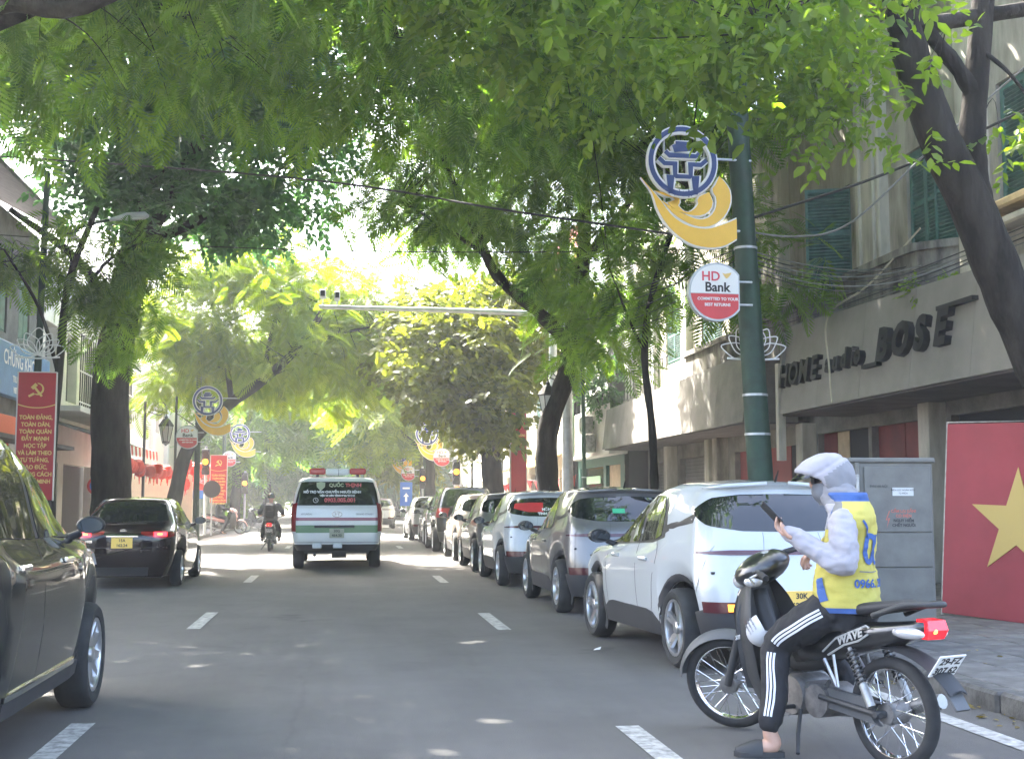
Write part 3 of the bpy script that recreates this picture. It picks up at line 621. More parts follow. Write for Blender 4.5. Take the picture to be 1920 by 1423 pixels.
def add_wheels(root, c, R, W, track, tm, rm, steer=0):
    for ya in c.ax:
        for sg in (1, -1):
            rz = steer if ya == max(c.ax) else 0
            w = link('wheel', tm, root, (sg * track, ya, R), (0, sg * pi / 2, rz)); w.rotation_mode = 'ZYX'; w.rotation_euler = (0, sg * pi / 2, rz)
            w.rotation_mode = 'XYZ'; w.rotation_euler = (Matrix.Rotation(rz, 3, 'Z') @ Matrix.Rotation(sg * pi / 2, 3, 'Y') @ Matrix.Rotation(rnd.uniform(0, 3), 3, 'Z')).to_euler()
            link('rim', rm, w)
def underside(root, c, L, w, z):
    mb = MB(); a0, a1 = c.ax; R = c.R
    mb.box((0, L / 2, z + .06), (2 * w - .5, L - .5, .1))
    mb.box((0, (a0 + a1) / 2, z + .1), (2 * w - .12, a1 - a0 - 2 * R - .14, .16))
    for ya in (a0, a1):
        for sg in (1, -1): mb.box((sg * (w - .28), ya, z + .36), (.03, 2 * R + .16, .62)); 
    mb.box((0, (a0 + a1) / 2, z + .62), (2 * w - .3, a1 - a0 + 1.1, .02))
    return mb.build('underbody', M['black'], root)
def mirror(parent_mat, root, c, y, z, w, sc=1.0, cap=None, sides=(1, -1)):
    for sg in sides:
        mb = MB(); x = c.side_x(y, z) if z < 1.4 else w; p = []
        mb.tube([(sg * (x - .03), y, z - .02), (sg * (x + .1 * sc), y - .01, z + .03)], [.03, .025], 8)
        X = x + .17 * sc
        P = [[(sg * (X + .105 * sc * cos(a) * k), y + dy * sc, z + .075 + .072 * sc * sin(a) * k * (1.0 if sin(a) > 0 else .85)) for a in np.linspace(0, 2 * pi, 15)] for k, dy in ((.01, -.035), (.92, -.04), (1, -.03), (1, .02), (.8, .08), (.4, .105), (.01, .11))]
        mb.grid(P); o = mb.build('wing_mirror', cap or parent_mat, root, smooth=50)
        g = MB(); g.grid([[(sg * (X + .09 * sc * cos(a) * k), y - .043 * sc, z + .075 + .058 * sc * sin(a) * k) for a in np.linspace(0, 2 * pi, 13)] for k in (.01, 1)]); g.build('mirror_glass', M['glass'], o)
def plate(root, c, x, z, lines, w, h, m, ink, rot=0, yoff=-.012, size=None):
    y = min(c.rear_y(x, z - h / 2), c.rear_y(x, z + h / 2)) + yoff
    p = MB().bbox((0, 0, 0), (w, .012, h), .004).build('number_plate', m, root, loc=(x, y, z), rot=(rot, 0, 0))
    for i, l in enumerate(lines):
        n_ = len(lines); text('plate_text', l, size or h / n_ * .78, ink, p, (0, -.0075, h * (.5 - (i + .5) / n_) * .94), (pi / 2, 0, 0), bold=.0015, ext=.001)
    return p
tm5, rm5 = wheel_meshes(.335, .205, 5, .235)
# ---- compact crossover with a floating roof
LV5 = [(.10, 3.84, .70, .80, .70, .25, .20, .03, .12, .24, .24, .24), (.01, 3.94, .76, .835, .76, .30, .26, .05, .16, .42, .40, .42), (.02, 3.96, .79, .855, .78, .32, .30, .05, .18, .66, .62, .62),
       (.07, 3.90, .78, .855, .74, .32, .30, .06, .20, .93, .86, .82), (.13, 2.98, .755, .815, .74, .34, .26, .07, .22, 1.10, .99, 1.0), (.30, 2.50, .68, .735, .66, .30, .22, .08, .2, 1.34, 1.28, 1.27),
       (.44, 2.12, .58, .645, .58, .26, .18, .08, .18, 1.50, 1.50, 1.46), (.40, 2.06, .50, .54, .48, .2, .16, .07, .16, 1.545, 1.56, 1.50), (.55, 1.9, .02, .03, .02, .01, .1, .02, .02, 1.575, 1.60, 1.53)]
def crossover(label, pm, group, sticker=None):
    c = Car(LV5, (.70, 3.21), .335, .24); root = thing('parked_car', label, 'car', group=group)
    c.body(M[pm], root); underside(root, c, 3.96, .85, .2); add_wheels(root, c, .335, .205, .745, tm5, rm5)
    # side glass, front and rear door, with the black surround kept as one dark frame
    for sg in (1, -1): c.side_poly([(.98, 1.10), (1.12, 1.36), (1.3, 1.475), (2.0, 1.475), (2.35, 1.34), (2.7, 1.12), (2.95, .985)], [(.98, 1.09), (1.3, 1.035), (2.95, .965)], .003, n=30, m=6, sides=(sg,)).build('window_surround', M['black'], root, smooth=30)
    for t, b in (([(1.70, 1.455), (2.0, 1.455), (2.33, 1.32), (2.68, 1.10), (2.78, 1.02)], [(1.70, 1.035), (2.78, .995)]), ([(1.1, 1.15), (1.17, 1.32), (1.32, 1.45), (1.62, 1.455)], [(1.1, 1.10), (1.25, 1.065), (1.62, 1.04)])):
        for sg in (1, -1): c.side_poly(t, b, .008, n=16, m=6, sides=(sg,)).build('side_window', M['glass'], root, smooth=30)
    # rear screen wraps round the corner and meets the dark pillar band
    us = np.concatenate([np.linspace(0, 1, 7), np.linspace(1.1, 1.95, 9)])
    c.patch(us, ([0, 1, 1.6, 1.95], [4.22, 4.25, 4.42, 4.78]), ([0, 1, 1.55, 1.95], [5.72, 5.68, 5.5, 4.95]), .006, 7).build('rear_screen', M['glass'], root, smooth=30)
    for sg in (1, -1): c.side_poly([(.52, 1.30), (.8, 1.235), (1.05, 1.19)], [(.52, 1.22), (.8, 1.185), (1.05, 1.12)], .004, n=10, m=3, sides=(sg,)).build('pillar_band', M['black'], root, smooth=30)
    ws = np.concatenate([np.linspace(4.0, 5, 8)]); c.patch(ws, 4.1, 5.85, .006, 7).build('windscreen', M['glass'], root, smooth=30)
    mb = MB(); 
    for sg in (1, -1): mb.tube([(sg * .1, .40, 1.552), (sg * .45, .44, 1.53), (sg * .6, .6, 1.515)], [.02, .02, .008], 6)
    mb.build('roof_spoiler', M[pm], root, smooth=True)
    us = np.concatenate([np.linspace(0, 1, 6), np.linspace(1.08, 1.85, 8)])
    c.patch(us, ([0, 1.2, 1.85], [3.19, 3.19, 3.24]), ([0, 1.2, 1.85], [3.42, 3.42, 3.30]), .008, 3).build('light_bar', M['lens_dark'], root, smooth=30)
    us2 = np.concatenate([np.linspace(0, 1, 6), np.linspace(1.1, 1.98, 9)])
    c.patch(us2, 0.0, ([0, 1.6, 1.98], [1.55, 1.5, 1.35]), .012, 5).build('bumper_cladding', M['cladding'], root, smooth=30)
    for sg in (1, -1):
        c.patch(np.linspace(.95, 1.72, 9), 1.36, 1.72, .018, 3, sides=(sg,)).build('bumper_lamp', M['lens_dark'], root, smooth=30)
        c.patch(np.linspace(1.0, 1.28, 5), 1.42, 1.66, .022, 3, sides=(sg,)).build('indicator', M['lens_amber'], root, smooth=30)
    mb = MB(); c.side_line([(.30, .66), (.24, .9), (.2, 1.08)], .008, sides=(1, -1), mb=mb)
    for pts in ([(1.20, 1.06), (1.12, .95), (1.22, .75), (1.26, .5), (1.30, .42)], [(1.69, 1.03), (1.70, .8), (1.68, .42)], [(2.62, .98), (2.66, .8), (2.63, .42)], [(2.62, .96), (2.9, .93), (3.3, .86)]): c.side_line(pts, .009, mb=mb)
    c.patch(np.linspace(.6, .605, 2), 1.6, 4.2, .0015, 14, mb=mb); tag(mb.build('panel_gap', M['seam'], root), kind='stuff')
    for y in (1.45, 2.32):
        for sg in (1, -1): MB().bbox((sg * (c.side_x(y, .9) + .014), y, .885), (.03, .2, .035), .01).build('door_handle', M[pm], root)
    for sg in (1, -1): c.side_poly([(1.12, .34), (1.3, .44), (2.55, .44), (2.74, .36)], [(1.12, .235), (2.74, .235)], .012, n=12, m=3, sides=(sg,)).build('sill_cladding', M['cladding'], root, smooth=30)
    for ya in c.ax:
        for sg in (1, -1):
            mb = MB(); A = []
            for q in np.linspace(-.16 * pi, 1.16 * pi, 25):
                r = []
                for rr, o in ((.392, -.03), (.392, .012), (.43, .014), (.452, .002)):
                    y, z = ya + rr * cos(q), .335 + rr * sin(q); r.append((sg * (c.side_x(min(max(y, .22), 3.75), max(z, .26)) + o), y, z))
                A.append(r)
            mb.grid(A if sg > 0 else A[::-1]); mb.build('arch_cladding', M['cladding'], root, smooth=40)
    mirror(M['black'], root, c, 2.62, .98, .8, 1.05)
    plate(root, c, 0, .60, ['30K', '628.15'], .30, .16, M['plate_y'], M['ink'], yoff=-.03)
    mb = MB(); mb.tube([(0, .45, 1.57), (0, .38, 1.66)], [.012, .004], 6); mb.build('aerial', M['black'], root)
    return root, c
CG = 'cars parked nose to tail along the right kerb'
XC = 3.53
car0, c5 = crossover('white crossover with lit amber indicator parked nearest, behind the motorbike rider', 'paint_white', CG)
car0.location = (3.70, 9.88, 0); car0.rotation_euler.z = radians(4.6)
def car_copy(src, label, pm, loc, rz=0):
    o = copy_tree(src); o['label'] = label; o.location = loc; o.rotation_euler.z = radians(rz)
    for ch in o.children:
        if ch.name.split('.')[0] in ('body', 'roof_spoiler', 'door_handle', 'boot_lid'):
            ch.material_slots[0].link = 'OBJECT'; ch.material_slots[0].material = M[pm]
        if ch.name.split('.')[0] == 'indicator': ch.material_slots[0].link = 'OBJECT'; ch.material_slots[0].material = M['lens_dark']
    return o
car1 = car_copy(car0, 'grey crossover parked directly ahead of the nearest white one, green sticker on rear glass', 'paint_grey', (3.56, 15.2, 0), .5)
car2 = car_copy(car0, 'white crossover with a red and yellow sticker across its rear screen', 'paint_white', (3.46, 20.4, 0), .5)
car3 = car_copy(car0, 'dark grey crossover squeezed between the stickered white car and the sand one', 'paint_grey', (3.46, 24.6, 0), .3)
car4 = car_copy(car0, 'sand coloured crossover parked just behind the black boxy SUV', 'paint_beige', (3.48, 29.2, 0), 0)
def on_screen(car, c, us, vlo, vhi, name, m, off=.011, sides=(1,)):
    return c.patch(us, vlo, vhi, off, 4, sides=sides).build(name, m, car, smooth=30)
M['sticker_green'] = mat('sticker_green', (.05, .42, .2), .6)
on_screen(car1, c5, np.linspace(.1, .5, 5), 4.62, 4.85, 'sticker', M['sticker_green'], sides=(-1,))
on_screen(car2, c5, np.linspace(.35, 1.5, 10), ([.35, 1, 1.5], [4.5, 4.52, 4.75]), ([.35, 1, 1.5], [5.2, 5.2, 5.1]), 'sticker', M['red_cloth'], sides=(-1,))
def star(mb, c, r, d=.003, xf=None, rot=0, ax=(1, 1)):
    mb.prism([(c[0] + ax[0] * (r if k % 2 == 0 else r * .382) * sin(pi * k / 5 + rot), c[1] + ax[1] * (r if k % 2 == 0 else r * .382) * cos(pi * k / 5 + rot)) for k in range(10)], d, xf); return mb
RS = Matrix.Rotation(radians(90 - 32), 4, 'X')
star(MB(), (0, 0), .085).build('star', M['yellow'], car2, loc=(-.30, .262, 1.245), rot=(radians(55), 0, 0))
text('sticker_text', 'MÃNH LIỆT', .07, M['white'], car2, (.02, .235, 1.27), (radians(55), 0, 0), bold=.003)
text('sticker_text', 'TINH THẦN VIỆT', .065, M['white'], car2, (.02, .19, 1.20), (radians(55), 0, 0), bold=.003)
# ---- generic builder for the other cars
def glass_side(c, root, panes, surround=None):
    for sg in (1, -1):
        if surround: c.side_poly(*surround, .003, n=30, m=6, sides=(sg,)).build('window_surround', M['black'], root, smooth=30)
        for t, b in panes: c.side_poly(t, b, .008, n=16, m=6, sides=(sg,)).build('side_window', M['glass'], root, smooth=30)
U_R = np.concatenate([np.linspace(0, 1, 7), np.linspace(1.1, 1.7, 6)])
# black sedan with lit brake lamps
LVS = [(.12, 4.28, .66, .79, .66, .25, .25, .05, .16, .20, .19, .20), (.02, 4.39, .74, .835, .72, .30, .30, .06, .22, .40, .38, .40), (.01, 4.42, .78, .86, .74, .32, .34, .07, .24, .68, .60, .58),
       (.04, 4.30, .78, .855, .70, .32, .34, .08, .24, .90, .86, .74), (.46, 3.18, .74, .815, .74, .34, .20, .10, .20, 1.03, .96, .97), (.80, 2.72, .64, .71, .64, .26, .18, .10, .18, 1.24, 1.24, 1.22),
       (1.16, 2.36, .54, .61, .53, .22, .16, .09, .16, 1.405, 1.41, 1.39), (1.24, 2.28, .44, .5, .44, .18, .14, .08, .14, 1.44, 1.455, 1.43), (1.4, 2.1, .02, .03, .02, .01, .1, .02, .02, 1.46, 1.48, 1.45)]
tmS, rmS = wheel_meshes(.30, .19, 7, .205, 1)
def sedan(label, loc, rz=0, pm='paint_dark'):
    c = Car(LVS, (.93, 3.48), .30, .2); root = thing('sedan_car', label, 'car', loc, radians(rz))
    c.body(M[pm], root); underside(root, c, 4.4, .84, .17); add_wheels(root, c, .30, .19, .745, tmS, rmS)
    glass_side(c, root, [([(1.98, 1.385), (2.2, 1.375), (2.62, 1.2), (2.98, 1.02)], [(1.98, .99), (2.98, .98)]), ([(1.0, 1.12), (1.12, 1.27), (1.3, 1.36), (1.6, 1.39), (1.9, 1.39)], [(1.0, 1.03), (1.9, .99)])], ([(.84, 1.06), (1.1, 1.30), (1.3, 1.395), (2.2, 1.395), (2.64, 1.22), (3.1, .985)], [(.84, 1.02), (3.1, .965)]))
    c.patch(np.linspace(0, 1.5, 12), ([0, 1, 1.5], [4.12, 4.14, 4.25]), ([0, 1, 1.5], [5.9, 5.85, 5.6]), .006, 7).build('rear_screen', M['glass'], root, smooth=30)
    c.patch(np.linspace(4.0, 5, 8), 4.1, 5.9, .006, 7).build('windscreen', M['glass'], root, smooth=30)
    for sg in (1, -1):
        l = c.patch(np.concatenate([np.linspace(.62, 1, 4), np.linspace(1.1, 1.9, 8)]), ([.62, 1.2, 1.9], [2.88, 2.5, 2.75]), ([.62, 1.2, 1.9], [3.12, 3.12, 3.05]), .01, 5, sides=(sg,)).build('tail_lamp', M['lens_red'], root, smooth=30)
        b = c.patch(np.linspace(1.05, 1.45, 6), 2.72, 3.0, .016, 3, sides=(sg,)).build('brake_light', M['brake'], l, smooth=30)
        c.patch(np.linspace(1.15, 1.3, 4), 2.8, 2.92, .02, 3, sides=(sg,)).build('bulb', M['brake_core'], l, smooth=30)
    mb = MB(); mb.grid([[(x, .43 + .10 * (x / .62) ** 2 - .0, 1.035), (x, .33 + .08 * (x / .62) ** 2, 1.065), (x, .335 + .08 * (x / .62) ** 2, 1.05)] for x in np.linspace(-.6, .6, 13)]); mb.build('boot_spoiler', M[pm], root, smooth=30)
    MB().bbox((0, c.rear_y(0, .84) - .012, .845), (.5, .02, .03), .006).build('chrome_strip', M['chrome'], root)
    mb = MB()
    for s2, r2 in (((.052, .034), 0), ((.022, .03), 0), ((.046, .014), .016)):
        pts = [(s2[0] * cos(a), 0, s2[1] * sin(a) + r2) for a in np.linspace(0, 2 * pi, 17)]; mb.tube(pts, .005, 6, cap=False)
    mb.build('badge', M['chrome'], root, loc=(0, c.rear_y(0, .92) - .014, .92))
    text('boot_script', 'VIOS', .05, M['chrome'], root, (-.52, c.rear_y(.52, .76) - .01, .76), (pi / 2, 0, 0), bold=.002)
    plate(root, c, 0, .74, ['15A', '162.24'], .33, .165, M['plate_y'], M['ink'])
    c.patch(np.linspace(0, .95, 7), .12, .8, .012, 4).build('bumper_insert', M['cladding'], root, smooth=30)
    mb = MB(); c.patch(np.linspace(0, 1.5, 10), 1.92, 1.96, .0015, 2, mb=mb)
    for pts in ([(1.06, 1.02), (1.2, .8), (1.3, .5), (1.33, .34)], [(1.94, .98), (1.95, .6), (1.93, .3)], [(2.98, .97), (3.02, .7), (2.99, .3)]): c.side_line(pts, .008, mb=mb)
    tag(mb.build('panel_gap', M['seam'], root), kind='stuff')
    for y in (1.5, 2.5):
        for sg in (1, -1): MB().bbox((sg * (c.side_x(y, .88) + .012), y, .87), (.028, .19, .03), .008).build('door_handle', M['chrome'], root)
    mirror(M[pm], root, c, 2.86, .98, .8, 1.0)
    return root, c
sed, cs = sedan('black sedan with lit red brake lamps and yellow number plate driving in the left lane', (-3.46, 20.8, 0), 0)
# ---- charcoal SUV cut by the left edge, seen from the rear right
LVU = [(.12, 4.52, .76, .86, .76, .25, .25, .05, .16, .30, .28, .30), (.02, 4.63, .82, .90, .80, .30, .30, .06, .24, .52, .48, .50), (.01, 4.66, .86, .93, .83, .32, .34, .07, .26, .80, .72, .78),
       (.06, 4.56, .86, .925, .80, .32, .34, .08, .26, 1.06, 1.02, 1.04), (.14, 3.52, .82, .87, .80, .34, .26, .10, .30, 1.22, 1.17, 1.21), (.30, 3.08, .74, .79, .72, .26, .22, .10, .2, 1.50, 1.48, 1.50),
       (.44, 2.70, .64, .70, .62, .22, .2, .09, .16, 1.73, 1.74, 1.72), (.5, 2.60, .54, .6, .54, .18, .16, .08, .14, 1.785, 1.80, 1.78), (.66, 2.4, .02, .03, .02, .01, .1, .02, .02, 1.81, 1.83, 1.81)]
tmU, rmU = wheel_meshes(.355, .225, 10, .245, 1)
def suv(label, loc, rz, pm, name='suv_car', group=None, alloy=True):
    c = Car(LVU, (.93, 3.72), .355, .28); root = thing(name, label, 'car', loc, radians(rz), group)
    c.body(M[pm], root); underside(root, c, 4.64, .91, .26); add_wheels(root, c, .355, .225, .80, tmU, rmU)
    glass_side(c, root, [([(2.08, 1.68), (2.52, 1.675), (2.98, 1.45), (3.32, 1.22)], [(2.08, 1.195), (3.32, 1.19)]), ([(1.12, 1.63), (1.4, 1.68), (2.0, 1.685)], [(1.12, 1.22), (2.0, 1.195)]), ([(.55, 1.50), (.8, 1.65), (1.02, 1.675)], [(.55, 1.30), (.8, 1.25), (1.02, 1.225)])], ([(.48, 1.48), (.8, 1.67), (1.4, 1.705), (2.58, 1.70), (3.03, 1.47), (3.46, 1.21)], [(.48, 1.30), (.8, 1.22), (3.46, 1.17)]))
    c.patch(np.linspace(0, 1.6, 12), 4.2, 5.8, .006, 7).build('rear_screen', M['glass'], root, smooth=30)
    c.patch(np.linspace(4.0, 5, 8), 4.1, 5.9, .006, 7).build('windscreen', M['glass'], root, smooth=30)
    for sg in (1, -1): c.patch(np.linspace(1.0, 1.75, 8), 2.6, 3.95, .012, 5, sides=(sg,)).build('tail_lamp', M['lens_red'], root, smooth=30); c.patch(np.linspace(3.15, 3.75, 8), 2.62, 2.95, .012, 4, sides=(sg,)).build('headlamp', M['lens_clear'], root, smooth=30)
    c.patch(np.linspace(0, 1.8, 12), 0, 1.2, .012, 4).build('bumper_cladding', M['cladding'], root, smooth=30)
    for sg in (1, -1): c.side_poly([(1.40, .41), (3.3, .41)], [(1.40, .38), (3.3, .38)], .018, n=8, m=3, sides=(sg,)).build('sill_chrome', M['chrome'], root)
    for sg in (1, -1): c.side_poly([(1.40, .375), (3.3, .375)], [(1.40, .285), (3.3, .285)], .012, n=8, m=3, sides=(sg,)).build('sill_cladding', M['cladding'], root)
    mb = MB()
    for pts in ([(1.14, 1.2), (1.2, 1.0), (1.4, .62), (1.42, .4)], [(2.04, 1.18), (2.05, .8), (2.03, .4)], [(3.22, 1.17), (3.27, .9), (3.24, .4)], [(3.22, 1.15), (3.6, 1.11), (4.2, 1.02)]): c.side_line(pts, .009, mb=mb)
    tag(mb.build('panel_gap', M['seam'], root), kind='stuff')
    for y in (1.6, 2.65):
        for sg in (1, -1): MB().bbox((sg * (c.side_x(y, 1.06) + .014), y, 1.05), (.03, .2, .035), .01).build('door_handle', M['chrome'], root)
    mirror(M['black'], root, c, 3.14, 1.17, .9, .86)
    plate(root, c, 0, .92, ['29A', '771.08'], .33, .165, M['plate_w'], M['ink'])
    return root, c
near, cu = suv('dark charcoal SUV cut off by the left edge, front wheel and wing mirror in view', (-2.57, 5.36, 0), 0, 'paint_suv')
car5, _ = suv('black boxy SUV with red tail lamps parked ahead of the sand coloured crossover', (3.45, 34.5, 0), 0, 'paint_black', 'parked_car', CG)
car6 = car_copy(car0, 'olive dark crossover parked beyond the black boxy SUV', 'paint_olive', (3.5, 40.6, 0), 0)
car7 = car_copy(car0, 'white car at the far front end of the parked row', 'paint_white', (3.3, 45.2, 0), 1.5)
car8 = car_copy(car0, 'small silver car driving away on the far road to the right of the ambulance', 'paint_silver', (1.95, 65.5, 0), 0); car8.name = 'distant_car'; del car8['group']
# ---- ambulance van
LVV = [(.10, 5.0, .80, .90, .78, .12, .12, .02, .2, .40, .34, .36), (.02, 5.1, .88, .94, .86, .14, .14, .02, .26, .55, .50, .52), (.02, 5.12, .92, .96, .88, .15, .16, .03, .3, .80, .78, .76),
       (.03, 5.05, .925, .96, .88, .16, .17, .03, .32, 1.10, 1.02, .96), (.06, 4.45, .915, .95, .86, .17, .18, .03, .34, 1.30, 1.22, 1.16), (.14, 3.9, .87, .90, .80, .18, .18, .04, .3, 1.58, 1.55, 1.5),
       (.24, 3.5, .78, .82, .72, .18, .18, .05, .24, 1.84, 1.83, 1.80), (.32, 3.4, .66, .70, .62, .16, .16, .05, .2, 1.90, 1.905, 1.86), (.5, 3.2, .02, .03, .02, .01, .1, .02, .02, 1.93, 1.945, 1.89)]
M['amb_green'] = mat('stripe_green', (.085, .19, .075), .35, coat=.4); M['amb_maroon'] = mat('stripe_maroon', (.22, .03, .07), .35, coat=.4); M['beacon_red'] = mat('beacon_red', (.42, .03, .035), .15, coat=.6, transm=.0)
M['van_white'] = paint('van_white', (.56, .56, .55))
def van():
    c = Car(LVV, (1.0, 4.15), .35, .36); root = thing('ambulance', 'white ambulance van with red roof beacons and green stripe, seen from behind', 'ambulance', (-.085, 26.2, 0))
    c.body(M['van_white'], root); underside(root, c, 5.0, .92, .32); tm, rm = wheel_meshes(.35, .22, 6, .22, 1); add_wheels(root, c, .35, .22, .80, tm, rm)
    c.patch(np.concatenate([np.linspace(0, 1, 7), np.linspace(1.1, 1.45, 4)]), 4.08, ([0, 1, 1.45], [5.85, 5.85, 5.8]), .006, 8).build('rear_screen', M['glass'], root, smooth=30)
    glass_side(c, root, [([(2.9, 1.74), (3.4, 1.70), (4.0, 1.4), (4.25, 1.28)], [(2.9, 1.27), (4.25, 1.24)]), ([(1.75, 1.75), (2.8, 1.75)], [(1.75, 1.27), (2.8, 1.27)]), ([(.5, 1.72), (1.65, 1.75)], [(.5, 1.3), (1.65, 1.27)])])
    c.patch(np.linspace(4.0, 5, 8), 4.1, 5.9, .006, 7).build('windscreen', M['glass'], root, smooth=30)
    us = np.concatenate([np.linspace(0, 1, 7), np.linspace(1.1, 1.3, 3)])
    for k, sg in enumerate((1, -1)): c.patch(np.linspace(1.28, 1.95, 7), 1.95, ([1.28, 1.95], [4.28, 4.1]), .014, 6, sides=(sg,)).build('tail_lamp', M['lens_red'], root, smooth=30)
    c.patch(us, 2.68, 2.90, .004, 2).build('maroon_stripe', M['amb_maroon'], root, smooth=30); c.patch(us, 1.85, 2.38, .004, 3).build('green_stripe', M['amb_green'], root, smooth=30)
    c.patch(np.linspace(0, 1.95, 12), 0, ([0, 1.95], [.85, .85]), .012, 4).build('bumper_cladding', M['cladding'], root, smooth=30)
    for x in (-.40, .02): MB().bbox((x, c.rear_y(abs(x), .53) - .03, .50), (.19, .06, .11), .01).build('bumper_step', M['galv'], root)
    MB().bbox((-.05, c.rear_y(0, .89) - .02, .89), (.82, .03, .05), .01).build('boot_handle', M['cladding'], root)
    plate(root, c, 0.0, .75, ['30G', '464.30'], .30, .19, mat('plate_dusty', (.33, .34, .25), .7), M['ink'])
    mb = MB(); mb.tube([(.10 * cos(a), 0, .058 * sin(a)) for a in np.linspace(0, 2 * pi, 21)], .009, 6, cap=False)
    mb.tube([(-.045, 0, -.035), (-.03, 0, .035)], .008, 6); mb.tube([(.03, 0, -.035), (.045, 0, .035)], .008, 6); mb.tube([(-.04, 0, -.01), (0, 0, .006), (.04, 0, .01)], .007, 6)
    mb.build('badge', M['chrome'], root, loc=(0, c.rear_y(0, 1.14) - .014, 1.14))
    text('boot_script', 'HYUNDAI', .05, M['dullsteel'], root, (-.62, c.rear_y(.62, 1.14) - .008, 1.14), (pi / 2, 0, 0), bold=.002); text('boot_script', 'GRAND STAREX', .05, M['dullsteel'], root, (.57, c.rear_y(.57, 1.14) - .008, 1.14), (pi / 2, 0, 0), bold=.002)
    M['decal_white'] = mat('decal_white', (.6, .6, .6), .6); M['decal_red'] = mat('decal_red', (.55, .1, .1), .6); M['decal_green'] = mat('decal_green', (.34, .38, .24), .6)
    def dec(s, size, m, x, z, b=.004, sx=1): text('screen_lettering', s, size, m, root, (x, (c.rear_y(abs(x), z) + .0) - .022, z), (radians(73), 0, 0), bold=b, sx=sx)
    dec('QUỐC', .10, M['decal_green'], -.02, 1.735); dec('THỊNH', .10, M['decal_red'], .33, 1.735); dec('HỖ TRỢ VẬN CHUYỂN NGƯỜI BỆNH', .066, M['decal_white'], -.10, 1.595, .004, 1.05)
    dec('VIỆN ĐI LIÊN TỈNH 0966.957.115', .05, M['decal_white'], .0, 1.52, .004, 1.0); dec('0903.005.001', .125, M['decal_red'], .06, 1.425, .004, .95)
    sh = MB(); sh.prism([(-.09, .07), (0, .09), (.09, .07), (.085, -.02), (0, -.11), (-.085, -.02)], .004); sh.build('shield_emblem', M['decal_green'], root, loc=(-.34, c.rear_y(.34, 1.73) - .02, 1.72), rot=(radians(73), 0, 0))
    ph = MB(); ph.tube([(.05 * cos(a), .05 * sin(a), 0) for a in np.linspace(0, 2 * pi, 17)], .006, 5, cap=False); ph.tube([(0, .03, 0), (0, 0, 0), (.025, -.015, 0)], .006, 5); ph.build('phone_mark', M['decal_white'], root, loc=(-.44, c.rear_y(.44, 1.42) - .02, 1.425), rot=(radians(73), 0, 0))
    mb = MB()
    for sg in (1, -1): mb.box((sg * .42, .62, 1.93), (.06, .12, .1))
    mb.build('beacon_bracket', M['black'], root)
    for sg in (1, -1): MB().bbox((sg * .42, .62, 2.03), (.34, .26, .13), .03).build('beacon', M['beacon_red'], root)
    MB().bbox((0, .62, 2.02), (.50, .28, .14), .03).build('beacon_housing', M['white'], root)
    MB().tube([(.02, .45, 1.93), (.02, .40, 2.16)], [.006, .003], 5).build('aerial', M['black'], root)
    MB().box((0, c.rear_y(0, 1.9) - .02, 1.87), (.04, .03, .02)).build('washer_jet', M['black'], root)
    mirror(M['black'], root, c, 4.05, 1.25, .9, 1.2)
    mb = MB(); mb.box((0, .9, .38), (1.1, .3, .12)); mb.tube([(-.45, .2, .3), (-.45, 1.2, .32)], .03, 8); mb.box((.05, .9, .32), (.3, .3, .2)); mb.build('rear_axle', M['black'], root)
    c.patch(np.linspace(0, 1.6, 10), 1.05, 1.08, .002, 2).build('panel_gap', M['seam'], root)
    return root
amb = van()
# ---------------------------------------------------------------- buildings
M['stucco'] = mat('old_stucco', (.36, .33, .27), .9, col2=(.15, .135, .11), vscale=2.2, bump=.25, bscale=20, stretch=(1, 1, .28), detail=10)
M['stucco_light'] = mat('pale_stucco', (.5, .46, .38), .9, col2=(.27, .25, .2), vscale=2.0, bump=.2, bscale=20, stretch=(1, 1, .28), detail=10)
M['stained'] = mat('stained_concrete', (.24, .225, .19), .95, col2=(.045, .042, .036), vscale=2.6, bump=.4, bscale=14, stretch=(1, 1, .4), detail=10)
M['shutter'] = mat('shutter_green', (.045, .12, .10), .6, var=.3, vscale=5)
M['fascia'] = mat('fascia_panel', (.215, .2, .175), .6, col2=(.165, .153, .135), vscale=1.6, bump=.05, bscale=30, detail=9)
M['fascia2'] = mat('fascia_panel_dull', (.15, .14, .125), .6, var=.25, vscale=1.4, detail=9)
M['letter'] = mat('sign_letter', (.008, .008, .009), .6, spec=.3)
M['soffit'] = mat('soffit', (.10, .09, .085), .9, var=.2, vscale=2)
M['shop_red'] = mat('shop_red_panel', (.20, .035, .035), .6, col2=(.11, .028, .03), vscale=.8)
M['shop_dark'] = mat('shop_interior', (.018, .018, .02), .8)
M['roller'] = mat('roller_shutter', (.16, .155, .15), .6, var=.15, vscale=2)
M['tan'] = mat('tan_board', (.42, .32, .2), .8, var=.15, vscale=3)
M['cream'] = mat('cream_wall', (.72, .64, .50), .9, var=.08, vscale=1.5)
M['pale'] = mat('pale_wall', (.62, .6, .56), .9, var=.1, vscale=1.2)
M['dark_wall'] = mat('dark_wall', (.12, .125, .12), .9, var=.3, vscale=1.5)
M['tile_roof'] = mat('roof_sheet', (.09, .08, .075), .85, var=.3, vscale=4)
M['blue_sign'] = mat('blue_sign', (.10, .22, .40), .5, var=.1, vscale=2)
M['green_shop'] = mat('green_shop', (.02, .10, .075), .5)
M['green_light'] = mat('pale_green_panel', (.35, .55, .36), .5)
M['pink'] = mat('pink_hoarding', (.62, .13, .14), .6)
M['orange'] = mat('orange_poster', (.62, .10, .03), .6)
M['window_dark'] = mat('window_glass', (.02, .025, .028), .08)
